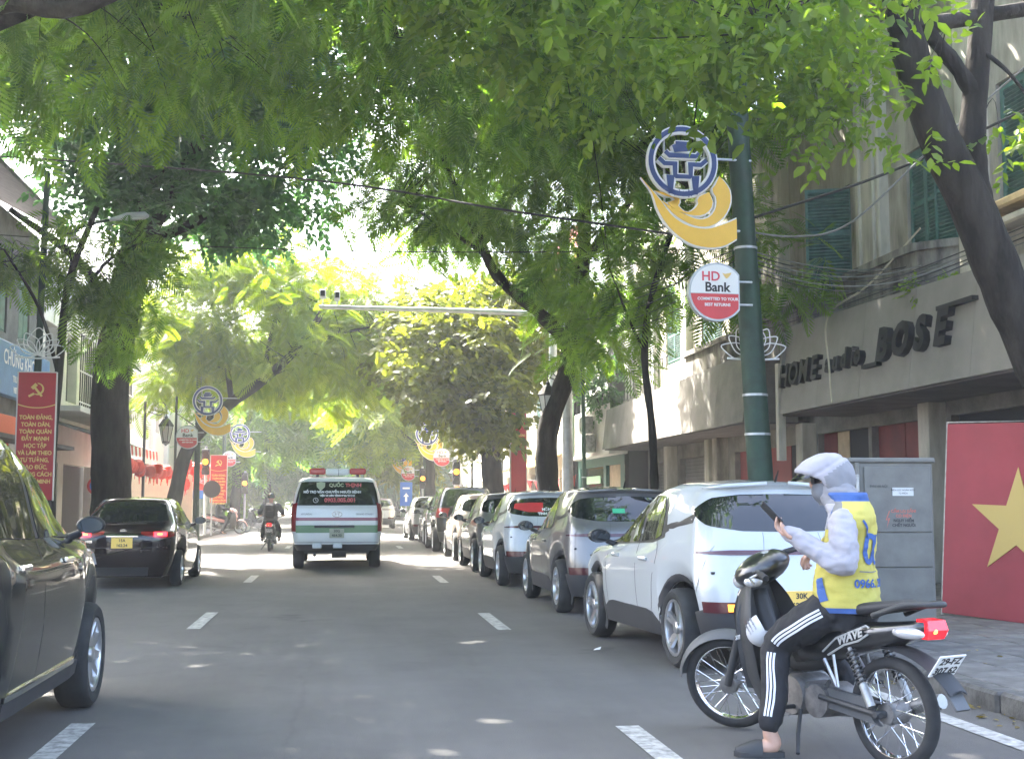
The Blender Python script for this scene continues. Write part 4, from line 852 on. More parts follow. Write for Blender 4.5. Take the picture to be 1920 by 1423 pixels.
def wall_open(mb, X, th, y0, y1, z0, z1, ops, sg=1):
    # street wall in the plane x = X, facing -x when sg = 1; openings (ya, yb, za, zb) with real reveals of depth th
    Ys = sorted({y0, y1, *[v for o in ops for v in o[:2]]}); Zs = sorted({z0, z1, *[v for o in ops for v in o[2:]]})
    for a, b in zip(Ys, Ys[1:]):
        for c, d in zip(Zs, Zs[1:]):
            ym, zm = (a + b) / 2, (c + d) / 2
            if any(o[0] < ym < o[1] and o[2] < zm < o[3] for o in ops): continue
            mb.add([(X, a, c), (X, b, c), (X, b, d), (X, a, d)], [(0, 1, 2, 3) if sg < 0 else (3, 2, 1, 0)])
    for a, b, c, d in ops:
        q = X + th * sg
        mb.add([(X, a, c), (X, b, c), (X, b, d), (X, a, d), (q, a, c), (q, b, c), (q, b, d), (q, a, d)], [(0, 1, 5, 4), (1, 2, 6, 5), (2, 3, 7, 6), (3, 0, 4, 7)])
    return mb
def shutter_leaf(parent, y0, y1, z0, z1, X, ang=0, hinge=0, arch=0):
    w, h = y1 - y0, z1 - z0; mb = MB(); n = max(6, int(h / .062))
    for y in (.025, w - .025): mb.box((0, y, h / 2), (.04, .05, h))
    for z in (.03, h * .5, h - .03): mb.box((0, w / 2, z), (.036, w - .1, .06))
    for k in range(n):
        z = .07 + (h - .13) * (k + .5) / n
        if abs(z - h * .5) > .045: mb.box((0, w / 2, z), (.045, w - .1, .009), (0, radians(38), 0))
    mb.box((.024, w / 2, h / 2), (.006, w - .1, h - .02))
    if hinge: mb.v = [(a, b - w, c) for a, b, c in mb.v]
    return mb.build('shutter', M['shutter'], parent, loc=(X, y1 if hinge else y0, z0), rot=(0, 0, ang))
def window(root, X, y0, y1, z0, z1, leaves=2, opened=None, sg=1):
    f = MB(); d = .09 * sg; x = X + .10 * sg
    for y in (y0 + .035, y1 - .035): f.box((x, y, (z0 + z1) / 2), (.09, .07, z1 - z0))
    for z in (z0 + .03, z1 - .03): f.box((x, (y0 + y1) / 2, z), (.085, y1 - y0 - .14, .06))
    w = f.build('window', M['shutter'], root)
    MB().box((x + .06 * sg, (y0 + y1) / 2, (z0 + z1) / 2), (.02, y1 - y0 - .04, z1 - z0 - .04)).build('pane', M['window_dark'], w)
    a, b = y0 + .07, y1 - .07
    if leaves:
        for k in range(leaves):
            ya, yb = a + (b - a) * k / leaves, a + (b - a) * (k + 1) / leaves
            ang = 0
            if opened is not None: ang = opened[k]
            shutter_leaf(w, ya + .004, yb - .004, z0 + .065, z1 - .065, X + .055 * sg, ang, 1 if k == leaves - 1 and leaves > 1 else 0)
    return w
# ---- right: old shuttered house above the grey shop fascia
t = thing('shop_house', 'old stained house with green louvred shutters above a tilted grey shop fascia at the right', 'building', (9, 22, .12))
off = Vector((-9, -22, -.12))
class PB(MB):
    def build(s, name, mats, parent=None, smooth=False, weld=False, o=None):
        o = o or off; s.v = [(v[0] + o[0], v[1] + o[1], v[2] + o[2]) for v in s.v]; return MB.build(s, name, mats, parent, smooth, weld)
def W(*a, **k): # windows are made in world coordinates, then shifted under the building
    w = window(t, *a, **k); w.location = off; return w
ops = [(14.6, 16.0, 5.45, 7.2), (17.2, 18.85, 5.2, 7.0), (21.1, 22.9, 5.3, 7.1), (26.0, 27.4, 5.3, 7.2), (28.7, 30.6, 5.2, 7.0)]
wall_open(PB(), 9.0, .28, 12.2, 31.2, 4.3, 9.6, ops).build('wall', M['stucco'], t)
PB().box((9.9, 21.7, 9.62), (2.6, 19.6, .22)).build('roof_slab', M['stained'], t)
PB().box((8.92, 21.7, 9.2), (.36, 19.3, .14)).build('cornice', M['stucco_light'], t)
PB().box((12.0, 21.7, 4.9), (4.0, 18.8, 9.3)).build('house_core', M['shop_dark'], t)
for y in (13.4, 16.55, 20.0, 24.5, 27.95): PB().bbox((8.93, y, 6.8), (.24, .62 if y != 20 else .95, 4.62), .03).build('pilaster', M['stucco_light'], t)
for y in (19.72, 20.28, 24.3, 24.7): PB().bbox((8.80, y, 6.75), (.08, .16, 4.4), .02).build('pilaster_rib', M['stucco_light'], t)
PB().bbox((8.86, 15.3, 5.36), (.42, 1.9, .13), .03).build('window_ledge', mat('ledge_ochre', (.58, .42, .22), .8, var=.15, vscale=4), t)
PB().bbox((8.86, 15.3, 5.14), (.30, 1.9, .12), .03).build('window_ledge', M['stucco_light'], t)
W(9.0, 14.6, 16.0, 5.45, 7.2); W(9.0, 17.2, 18.85, 5.2, 7.0, leaves=3, opened=[radians(14), 0, 0]); W(9.0, 21.1, 22.9, 5.3, 7.1, opened=[radians(68), 0]); W(9.0, 26.0, 27.4, 5.3, 7.2, opened=[0, radians(-40)]); W(9.0, 28.7, 30.6, 5.2, 7.0, opened=[0, 0])
# balconies: curved stained slabs with solid fronts
for ya, yb, dz in ((16.9, 20.9, 0), (21.6, 25.3, -.12), (25.9, 31.0, -.16)):
    P = []; 
    for k in range(15):
        s_ = k / 14; y = ya + (yb - ya) * s_; x = 9.0 - .62 * min(1, sin(pi * s_) * 2.2) ** .8; P.append((x, y))
    a = [(9.01, p[1]) for p in P]; mb = PB(); mb.band(P, a, .12, Matrix.Translation((0, 0, 5.12 + dz))); mb.build('balcony_slab', M['stained'], t)
    mb = PB(); mb.band([(p[0] + .07, p[1]) for p in P], [(min(9.01, p[0] + .17), p[1]) for p in P], .78, Matrix.Translation((0, 0, 4.34 + dz))); mb.build('balcony_front', M['stained'], t)
for k in range(5): PB().tube([(8.72, 21.9 + .3 * k, 5.1), (8.72, 21.9 + .3 * k, 5.85)], .014, 6).build('rail_bar', M['white'], t)
# fascia: tilted panels, soffit, return end
def fascia(y0, y1, n, m, zt0, zt1, root):
    for k in range(n):
        a = y0 + (y1 - y0) * k / n + .004; b = y0 + (y1 - y0) * (k + 1) / n - .004; za = zt0 + (zt1 - zt0) * k / n; zb = zt0 + (zt1 - zt0) * (k + 1) / n; xa = 8.0 + (za - 3.0) * .12; xb = 8.0 + (zb - 3.0) * .12
        mb = PB(); mb.add([(8.0, a, 3.0), (8.0, b, 3.0), (xb, b, zb), (xa, a, za), (8.05, a, 3.0), (8.05, b, 3.0), (xb + .05, b, zb), (xa + .05, a, za)], [(3, 2, 1, 0), (4, 5, 6, 7), (0, 1, 5, 4), (1, 2, 6, 5), (2, 3, 7, 6), (3, 0, 4, 7)])
        mb.build('fascia_panel', M[m], root)
fascia(11.6, 22.2, 6, 'fascia', 4.32, 4.62, t); fascia(24.4, 38.2, 7, 'fascia2', 4.42, 4.22, t)
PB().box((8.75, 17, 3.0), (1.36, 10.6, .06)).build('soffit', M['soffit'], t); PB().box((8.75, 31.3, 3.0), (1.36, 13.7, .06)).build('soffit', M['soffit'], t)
PB().box((8.6, 22.24, 3.78), (1.1, .06, 1.5)).build('fascia_end', M['fascia'], t); PB().box((8.06, 22.33, 3.05), (.14, .14, 1.8)).build('fascia_post', M['stucco_light'], t)
PB().box((8.6, 24.36, 3.7), (1.1, .06, 1.4)).build('fascia_end', M['fascia2'], t); PB().box((8.75, 17, 4.33), (1.0, 10.4, .04)).build('fascia_roof', M['stained'], t); PB().box((8.75, 31.3, 4.2), (1.0, 13.6, .04)).build('fascia_roof', M['stained'], t)
PB().box((8.3, 20.35, 3.62), (.02, .04, .02)).build('bracket', M['stained'], t)
tilt = atan2(.12, 1)
def letters(s, y, z, size, ext=.05, sx=1.0, bold=.012, adv=None, shear=0):
    y0 = y
    for ch in s:
        if ch != ' ':
            o = text('sign_letter', ch, size, M['letter'], t, (0, 0, 0), (0, 0, 0), 'CENTER', bold=bold, ext=ext, sx=sx, shear=shear)
            Rm = Matrix(((0, .119, -.993), (-1, 0, 0), (0, .993, .119))).to_4x4(); o.matrix_local = Matrix.Translation(Vector((8.0 + (z - 3) * .12 - .05, y0, z)) + off) @ Rm
        y0 -= (adv or size * .72) * (.6 if ch in 'i1 ' else 1)
letters('HOME', 21.95, 3.66, .58, adv=.50); letters('audio', 19.85, 3.68, .46, adv=.34, sx=1.0)
letters('BOSE', 17.75, 3.72, .66, adv=.62, bold=.03, shear=.12)
for y, z, l in ((18.15, 3.47, .55), (15.55, 4.02, 1.0)):
    o = MB().box((0, 0, 0), (.09, l, .06)).build('sign_bar', M['letter'], t); o.location = Vector((8.0 + (z - 3) * .12 - .05, y, z)) + off
# shop fronts under the fascia
front = PB(); wall_open(front, 9.5, .2, 12.2, 38.4, .12, 4.3, [(13.2, 18.6, .2, 2.75), (19.3, 21.6, .2, 2.75), (21.75, 24.2, .2, 2.75), (24.7, 28.3, .2, 2.6), (28.6, 29.6, .2, 2.6), (31.6, 34.6, .2, 2.6), (35.6, 37.6, .2, 2.6)]); front.build('shop_wall', mat('shop_wall', (.17, .16, .14), .9, var=.25, vscale=2), t)
for y0, y1, m, z1 in ((13.2, 15.8, 'shop_red', 2.72), (15.84, 18.6, 'shop_dark', 2.72), (19.3, 20.5, 'shop_red', 2.72), (20.54, 21.6, 'shop_red', 2.72), (21.75, 22.9, 'shop_dark', 2.72), (22.94, 23.5, 'tan', 2.72), (23.54, 24.2, 'shop_red', 2.72), (26.1, 28.3, 'shop_red', 2.58), (24.7, 26.06, 'shop_dark', 2.58), (28.6, 29.6, 'shop_red', 2.58)):
    PB().box((9.66, (y0 + y1) / 2, .12 + z1 / 2), (.05, y1 - y0, z1 - .1)).build('shop_panel', M[m], t)
for y0, y1 in ((31.6, 34.6), (35.6, 37.6)):
    r = PB()
    for k in range(24): r.box((9.66 + (.012 if k % 2 else 0), (y0 + y1) / 2, .25 + k * .1), (.03, y1 - y0, .09))
    tag(r.build('roller_shutter', M['roller'], t), kind='stuff')
for y in (18.95, 24.45, 30.3, 31.0, 35.1): PB().bbox((9.36, y, 1.55), (.34, .36, 2.86), .02).build('column', M['stucco_light'] if y != 30.3 else M['stucco'], t)
# ---- right: arched house farther on
t = thing('arched_house', 'pale grimy house with an arched green shutter behind the slim tree', 'building', (9, 36, .12)); off = Vector((-9, -36, -.12))
wall_open(PB(), 9.05, .25, 31.4, 42.4, 4.2, 10.4, [(32.8, 34.3, 5.2, 6.8), (36.6, 37.7, 5.2, 7.2), (39.4, 40.6, 5.2, 7.2)]).build('wall', M['stucco_light'], t)
PB().box((11.9, 36.9, 5.2), (4.0, 10.7, 10.2)).build('house_core', M['shop_dark'], t)
PB().box((10.2, 36.9, 10.5), (2.9, 11.4, .2)).build('roof_slab', M['stained'], t)
for y in (31.9, 35.4, 38.6, 41.6): PB().bbox((8.98, y, 7.2), (.2, .5, 6.0), .03).build('pilaster', M['pale'], t)
w = W(9.05, 32.8, 34.3, 5.2, 6.8); mb = PB(); c0 = 33.55
mb.v = []; a = [(c0 + .75 * cos(q), 6.8 + .62 * sin(q)) for q in np.linspace(0, pi, 13)]; b = [(c0 + .95 * cos(q), 6.8 + .85 * sin(q)) for q in np.linspace(0, pi, 13)]
mb.band([(p[0], p[1]) for p in a], [(p[0], p[1]) for p in b], .12, Matrix(((0, 0, 1, 8.95), (1, 0, 0, 0), (0, 1, 0, 0), (0, 0, 0, 1)))); mb.build('arch_moulding', M['pale'], t)
mb = PB(); mb.prism([(p[0], p[1]) for p in a], .05, Matrix(((0, 0, 1, 8.99), (1, 0, 0, 0), (0, 1, 0, 0), (0, 0, 0, 1)))); mb.build('arch_panel', M['shutter'], t)
W(9.05, 36.6, 37.7, 5.2, 7.2); W(9.05, 39.4, 40.6, 5.2, 7.2)
for k in range(12): PB().tube([(8.45, 32 + .42 * k, 4.4), (8.45, 32 + .42 * k, 5.2)], .014, 5).build('rail_bar', M['black_iron'], t)
PB().tube([(8.45, 31.9, 5.2), (8.45, 36.8, 5.2)], .02, 6).build('rail', M['black_iron'], t); PB().box((8.75, 34.4, 4.36), (.7, 5.2, .12)).build('balcony_slab', M['stained'], t)
# plants on the ledge
def bush(name, label, cat, loc, r, n, lm, tpl=None, s=.35, group=None):
    t_ = thing(name, label, cat, loc, 0, group); C, O = crown_pts([((0, 0, r[2]), r)], n, .1); T, D, S = crown_fronds(C, O, 5, .08, s, 0, 1.2); V, F = stamp(tpl or SP_B, T, frames(D, .6), S)
    tag(link('foliage', raw_mesh('foliage', V, F, M[lm]), t_), kind='stuff'); mb = MB()
    for k in range(6): mb.tube([(0, 0, 0), (r[0] * .4 * cos(k), r[1] * .4 * sin(k), r[2] * .8)], .02, 5)
    mb.build('stem', M['bark'], t_); return t_
bush('ledge_plant', 'bushy potted greenery spilling over the ledge beside the grey canopy end', 'plant', (8.5, 40.4, 4.25), (.55, 2.2, .8), 70, 'lf_dark'); bush('ledge_plant', 'low green weeds sprouting on top of the grey fascia below the curved balcony', 'plant', (8.45, 17.0, 4.36), (.2, .6, .12), 14, 'lf_broad', s=.16)
# ---- right: small shops beyond
t = thing('green_shop', 'shop with white upper storey, air conditioners and dark green front beyond the grey canopy', 'building', (8.6, 43, .12)); off = Vector((-8.6, -43, -.12))
wall_open(PB(), 8.35, .3, 38.6, 46.4, 2.9, 4.5, []).build('wall', M['pale'], t); wall_open(PB(), 8.9, .3, 42.6, 46.4, 4.5, 9, [(43.2, 45.4, 5.4, 7.2)]).build('upper_wall', M['pale'], t)
PB().box((10.6, 42.5, 4.4), (3.3, 7.7, 8.8)).build('house_core', M['shop_dark'], t)
wall_open(PB(), 8.8, .2, 38.6, 46.4, .12, 2.9, [(39.2, 41.4, .2, 2.6), (41.8, 46, .2, 2.6)]).build('shop_front', M['green_shop'], t)
PB().box((8.95, 40.3, 1.4), (.06, 2.2, 2.4)).build('shop_panel', M['tan'], t); PB().box((8.95, 43.9, 1.4), (.06, 4.2, 2.4)).build('shop_window', M['window_dark'], t)
for k in range(3): PB().box((8.78, 43.4, 1.15 + .5 * k), (.03, 2.4, .26)).build('sign_strip', M['green_light'], t)
PB().box((8.6, 42.5, 2.95), (.6, 7.8, .1)).build('ledge', M['pale'], t); PB().box((8.28, 45.6, 4.0), (.1, 1.6, 2.2)).build('green_sign', M['green_light'], t)
for y, z in ((41.4, 3.95), (41.0, 3.3)):
    a = PB().bbox((8.12, y, z), (.34, .85, .58), .03).build('air_conditioner', M['dullsteel'], t); g = PB(); xf = Matrix(((0, 0, -1, 7.945), (1, 0, 0, y - .12), (0, 1, 0, z), (0, 0, 0, 1)))
    g.lathe([(.23, 0), (.24, .012), (.20, .012), (.2, 0)], 18, xf, close=True); g.build('fan_grille', M['black'], a, o=Vector((0, 0, 0)) + off)
t = thing('corner_shop', 'pale building with red pennants and a yellow awning near the right traffic light', 'building', (8.8, 53, .12)); off = Vector((-8.8, -53, -.12))
wall_open(PB(), 8.6, .3, 46.6, 60, .12, 8.5, [(47.4, 49.2, .2, 2.6), (50, 53, .2, 2.6), (54, 57, .2, 2.6), (47.4, 48.8, 4.4, 6.2), (50.4, 51.8, 4.4, 6.2), (54, 55.4, 4.4, 6.2)]).build('wall', M['cream'], t)
PB().box((10.4, 53.3, 4.3), (3.2, 13.2, 8.3)).build('house_core', M['shop_dark'], t)
PB().add([(8.6, 47, 3.4), (8.6, 58, 3.4), (7.4, 58, 2.8), (7.4, 47, 2.8), (8.6, 47, 3.34), (8.6, 58, 3.34), (7.4, 58, 2.74), (7.4, 47, 2.74)], [(0, 1, 2, 3), (7, 6, 5, 4), (3, 2, 6, 7), (0, 3, 7, 4), (1, 2, 6, 5)]).build('awning', mat('awning_yellow', (.6, .42, .14), .8), t)
for y in (48.1, 51.1, 54.7): W(8.6, y - .7, y + .7, 4.4, 6.2)
PB().box((8.5, 47.2, 9.9), (.2, 6, 3.2)).build('rooftop_hoarding', M['pink'], t); PB().box((8.38, 45.6, 9.7), (.06, 1.4, 2.6)).build('hoarding_panel', M['white'], t)
for i in range(2):
    b = thing('pennant_string', 'string of red triangular pennants ' + ('sagging above the shop fronts by the far right banner' if i == 0 else 'over the pavement past the far right traffic light'), 'bunting', (7.2, 38 + 13 * i, 2.25), 0, 'strings of red pennants')
    MB().tube([(0, y, -.12 * sin(pi * y / 11)) for y in np.linspace(0, 11, 12)], .008, 4).build('cord', M['cable'], b); fl = MB().add([(0, -.22, 0), (0, .22, 0), (.06, .02, -.36), (.02, 0, -.01)], [(0, 1, 2)]).add([(.006, -.22, 0), (.006, .22, 0), (.066, .02, -.36)], [(2, 1, 0)]).mesh('pennant', M['red_cloth'])
    for k in range(14): link('pennant', fl, b, (0, .4 + .76 * k, -.12 * sin(pi * (.4 + .76 * k) / 11)), (0, rnd.uniform(-.3, .3), rnd.uniform(-.5, .5)))
for i, y in enumerate((62, 78, 95)):
    t = thing('row_house', ['tall cream row house beyond the right traffic light', 'grey row house deep in the street on the right', 'last pale house on the right before the trees close in'][i], 'building', (9, y, .12)); off = Vector((-9, -y, -.12))
    ops = [(y - 5 + 3.4 * k, y - 3.6 + 3.4 * k, z, z + 1.7) for k in range(4) for z in (1.0, 4.4, 7.6)]
    wall_open(PB(), 9, .3, y - 7, y + 8, .12, 10.5 + i, ops).build('wall', M[('cream', 'pale', 'stucco_light')[i]], t); PB().box((11, y + .5, 5), (3.4, 14.8, 10.3)).build('house_core', M['window_dark'], t)
    for o_ in ops[::2]: PB().box((8.9, (o_[0] + o_[1]) / 2, o_[2] - .06), (.3, 1.7, .1)).build('sill', M['pale'], t)
# ---- left side
t = thing('corner_house', 'dim house with dark eaves behind the blue lettered shop sign at the left edge', 'building', (-8.8, 34, .12)); off = Vector((8.8, -34, -.12))
wall_open(PB(), -8.8, .3, 22, 37.4, 2.9, 9.0, [(30.5, 31.7, 5.8, 7.6), (33, 34.2, 5.8, 7.6), (35.4, 36.6, 5.8, 7.6)], sg=-1).build('wall', M['dark_wall'], t)
PB().box((-11, 29.7, 4.5), (3.6, 15.2, 8.8)).build('house_core', M['shop_dark'], t)
for y in (30.5, 33, 35.4): w = window(t, -8.8, y, y + 1.2, 5.8, 7.6, sg=-1); w.location = off
PB().add([(-7.6, 21.6, 9.0), (-7.6, 37.7, 9.0), (-11, 37.7, 10.8), (-11, 21.6, 10.8), (-7.6, 21.6, 8.88), (-7.6, 37.7, 8.88), (-11, 37.7, 10.68), (-11, 21.6, 10.68)], [(0, 1, 2, 3), (7, 6, 5, 4), (0, 4, 5, 1), (1, 5, 6, 2), (0, 3, 7, 4), (2, 6, 7, 3)]).build('roof', M['tile_roof'], t)
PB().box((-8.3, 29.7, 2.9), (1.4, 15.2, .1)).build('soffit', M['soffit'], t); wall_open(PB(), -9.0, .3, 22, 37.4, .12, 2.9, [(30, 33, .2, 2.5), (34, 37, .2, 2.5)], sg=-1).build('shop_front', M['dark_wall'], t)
s_ = PB(); s_.bbox((-8.45, 33.2, 4.72), (.24, 8.0, 1.35), .02); sg_ = s_.build('shop_sign', M['blue_sign'], t)
for st, z, sz in (('CHỨNG KHOÁN', 4.98, .52), ('TRUNG TÂM LƯU KÝ', 4.5, .22), ('VIETNAM SECURITIES', 4.22, .2)): text('sign_lettering', st, sz, M['white'], t, Vector((-8.32, 34.2, z)) + off, (pi / 2, 0, pi / 2), bold=.008)
PB().bbox((-8.35, 32.6, 2.35), (.1, 2.6, 2.4), .01).build('poster', M['orange'], t); PB().box((-8.28, 33.3, 2.5), (.02, .9, .9)).build('poster_print', M['white'], t)
t = thing('balcony_house', 'pale house with barred balcony and dark awning behind the thick trunk on the left', 'building', (-8.8, 43, .12)); off = Vector((8.8, -43, -.12))
wall_open(PB(), -8.8, .3, 37.6, 47.4, .12, 8.6, [(38.4, 40.8, .2, 2.6), (41.6, 46.4, .2, 2.6), (38.6, 40.2, 4.6, 6.8), (41.6, 43.2, 4.6, 6.8), (44.4, 46, 4.6, 6.8)], sg=-1).build('wall', M['pale'], t)
PB().box((-10.8, 42.5, 4.2), (3.2, 9.6, 8.2)).build('house_core', M['shop_dark'], t)
PB().box((-8.2, 42.4, 4.1), (1.3, 9.4, .16)).build('balcony_slab', M['pale'], t)
for k in range(31): PB().tube([(-7.62, 37.9 + .3 * k, 4.18), (-7.62, 37.9 + .3 * k, 6.3)], .022, 5).build('balcony_bar', M['black_iron'], t)
for z in (4.3, 5.2, 6.3): PB().tube([(-7.62, 37.8, z), (-7.62, 47.1, z)], .026, 6).build('balcony_rail', M['white'], t)
PB().add([(-8.8, 37.8, 3.9), (-8.8, 47.2, 3.9), (-6.7, 47.2, 3.2), (-6.7, 37.8, 3.2), (-8.8, 37.8, 3.84), (-8.8, 47.2, 3.84), (-6.7, 47.2, 3.14), (-6.7, 37.8, 3.14)], [(0, 1, 2, 3), (7, 6, 5, 4), (0, 4, 7, 3), (2, 6, 5, 1), (3, 7, 6, 2)]).build('awning', M['dark_wall'], t)
for k in range(24): PB().add([(-6.68, 37.8 + .39 * k, 3.18), (-6.68, 38.17 + .39 * k, 3.18), (-6.66, 38.17 + .39 * k, 2.92), (-6.66, 37.98 + .39 * k, 2.84), (-6.66, 37.8 + .39 * k, 2.92)], [(0, 1, 2, 3, 4)]).build('awning_flap', M['red_cloth'] if k % 2 else M['white'], t)
t = thing('cream_house', 'bright cream house across the left corner with red lanterns before it', 'building', (-9, 66, .12)); off = Vector((9, -66, -.12))
wall_open(PB(), -8.6, .3, 57, 76, .12, 9.5, [(60, 62, .2, 2.5), (65, 67.4, .2, 2.5), (59.5, 61, 4.6, 6.6), (63.5, 65, 4.6, 6.6), (68, 69.4, 4.6, 6.6)], sg=-1).build('wall', M['cream'], t)
PB().add([(-8.6, 57, .12), (-14, 57, .12), (-14, 57, 9.5), (-8.6, 57, 9.5)], [(0, 1, 2, 3)]).build('gable_wall', M['cream'], t); PB().box((-11, 66.6, 4.6), (4.2, 18.6, 9.2)).build('house_core', M['shop_dark'], t)
for y in (58.4, 63, 67.6): PB().bbox((-8.54, y, 4.8), (.24, .5, 9.2), .03).build('pilaster', M['pale'], t)
t = thing('row_house', 'plain tall house at the far end of the left pavement', 'building', (-9.4, 88, .12)); off = Vector((9.4, -88, -.12))
wall_open(PB(), -9.2, .3, 77, 100, .12, 9.5, [(80 + 4 * k, 81.5 + 4 * k, z, z + 1.8) for k in range(5) for z in (1, 4.6)], sg=-1).build('wall', M['pale'], t); PB().box((-11.4, 88.5, 4.6), (3.8, 22.6, 9.2)).build('house_core', M['window_dark'], t)
# red lantern strings and the pale stall screen on the left corner
M['lantern'] = mat('lantern_red', (.7, .045, .03), .6, var=.15, vscale=6)
lm_ = MB().lathe([(.05, -.2), (.14, -.15), (.19, 0), (.14, .15), (.05, .2)], 12).lathe([(.012, -.42), (.02, -.2), (.012, -.2)], 6).mesh('lantern', M['lantern'], smooth=40)
for i, (x, y, z, L) in enumerate(((-6.3, 38.2, 2.75, 9.0), (-5.6, 46.5, 2.95, 9), (-6.0, 48, 2.35, 9))):
    b = thing('lantern_string', ['row of red paper lanterns under the striped awning left of the thick trunk', 'upper row of red paper lanterns right of the thick trunk', 'lower row of red paper lanterns right of the thick trunk'][i], 'lanterns', (x, y, z), 0, 'strings of red lanterns')
    MB().tube([(0, v, -.15 * sin(pi * v / L)) for v in np.linspace(0, L, 10)], .01, 4).build('cord', M['cable'], b)
    for k in range(int(L / .34)): link('lantern', lm_, b, (rnd.uniform(-.25, .25), .15 + .34 * k, -.3 + rnd.uniform(-.1, .1)), (rnd.uniform(-.1, .1), rnd.uniform(-.1, .1), rnd.uniform(0, 3)))
b = thing('stall_screen', 'pale cloth screen standing on the left pavement behind the thick trunk', 'screen', (-6.9, 49, .12)); MB().bbox((0, 0, 1.25), (2.6, .06, 2.1), .01).build('cloth', M['cream'], b)
for x in (-1.28, 1.28): MB().tube([(x, 0, 0), (x, 0, 2.4)], .025, 6).build('post', M['steel'], b)
# ---------------------------------------------------------------- street furniture
M['sign_yellow'] = mat('sign_yellow', (.78, .46, .05), .45, var=.05, vscale=2); M['sign_navy'] = mat('sign_navy', (.022, .045, .16), .45); M['sign_white'] = mat('sign_white', (.72, .72, .71), .45); M['sign_red'] = mat('sign_red', (.55, .045, .05), .45, var=.06, vscale=3); M['sign_redpink'] = mat('sign_text_red', (.6, .06, .09), .5)
M['banner_red'] = mat('banner_red', (.42, .022, .03), .75, var=.08, vscale=1.5); M['gold'] = mat('banner_gold', (.72, .5, .16), .6); M['banner_edge'] = mat('banner_edge', (.6, .55, .52), .5)
M['lamp_glass'] = mat('lamp_glass', (.5, .52, .5), .2, spec=.6)
def front(x, y, z, ry=0): return Matrix(((1, 0, 0, x), (0, 0, 1, y), (0, 1, 0, z), (0, 0, 0, 1)))  # XY outline -> XZ plane
def FB(): return MB()
XZ = Matrix(((1, 0, 0, 0), (0, 0, -1, 0), (0, 1, 0, 0), (0, 0, 0, 1)))      # outline XY -> plane XZ, thickness towards -Y
def arc(cx, cy, r, a0, a1, n=20): return [(cx + r * cos(radians(a0 + (a1 - a0) * i / (n - 1))), cy + r * sin(radians(a0 + (a1 - a0) * i / (n - 1)))) for i in range(n)]
def smooth2(pts, n=7): return [(p.x, p.y) for p in catmull([(a, b, 0) for a, b in pts], n)]
def pxl(pts): return [((x - 1270) / 148, (310 - y) / 148) for x, y in pts]
def layer(mb_fn, name, parent, m, d, y):
    o = MB(); mb_fn(o, d); o.v = [tuple(XZ @ Vector(v)) for v in o.v]; b = o.build(name, m, parent); b.location.y = y; return b
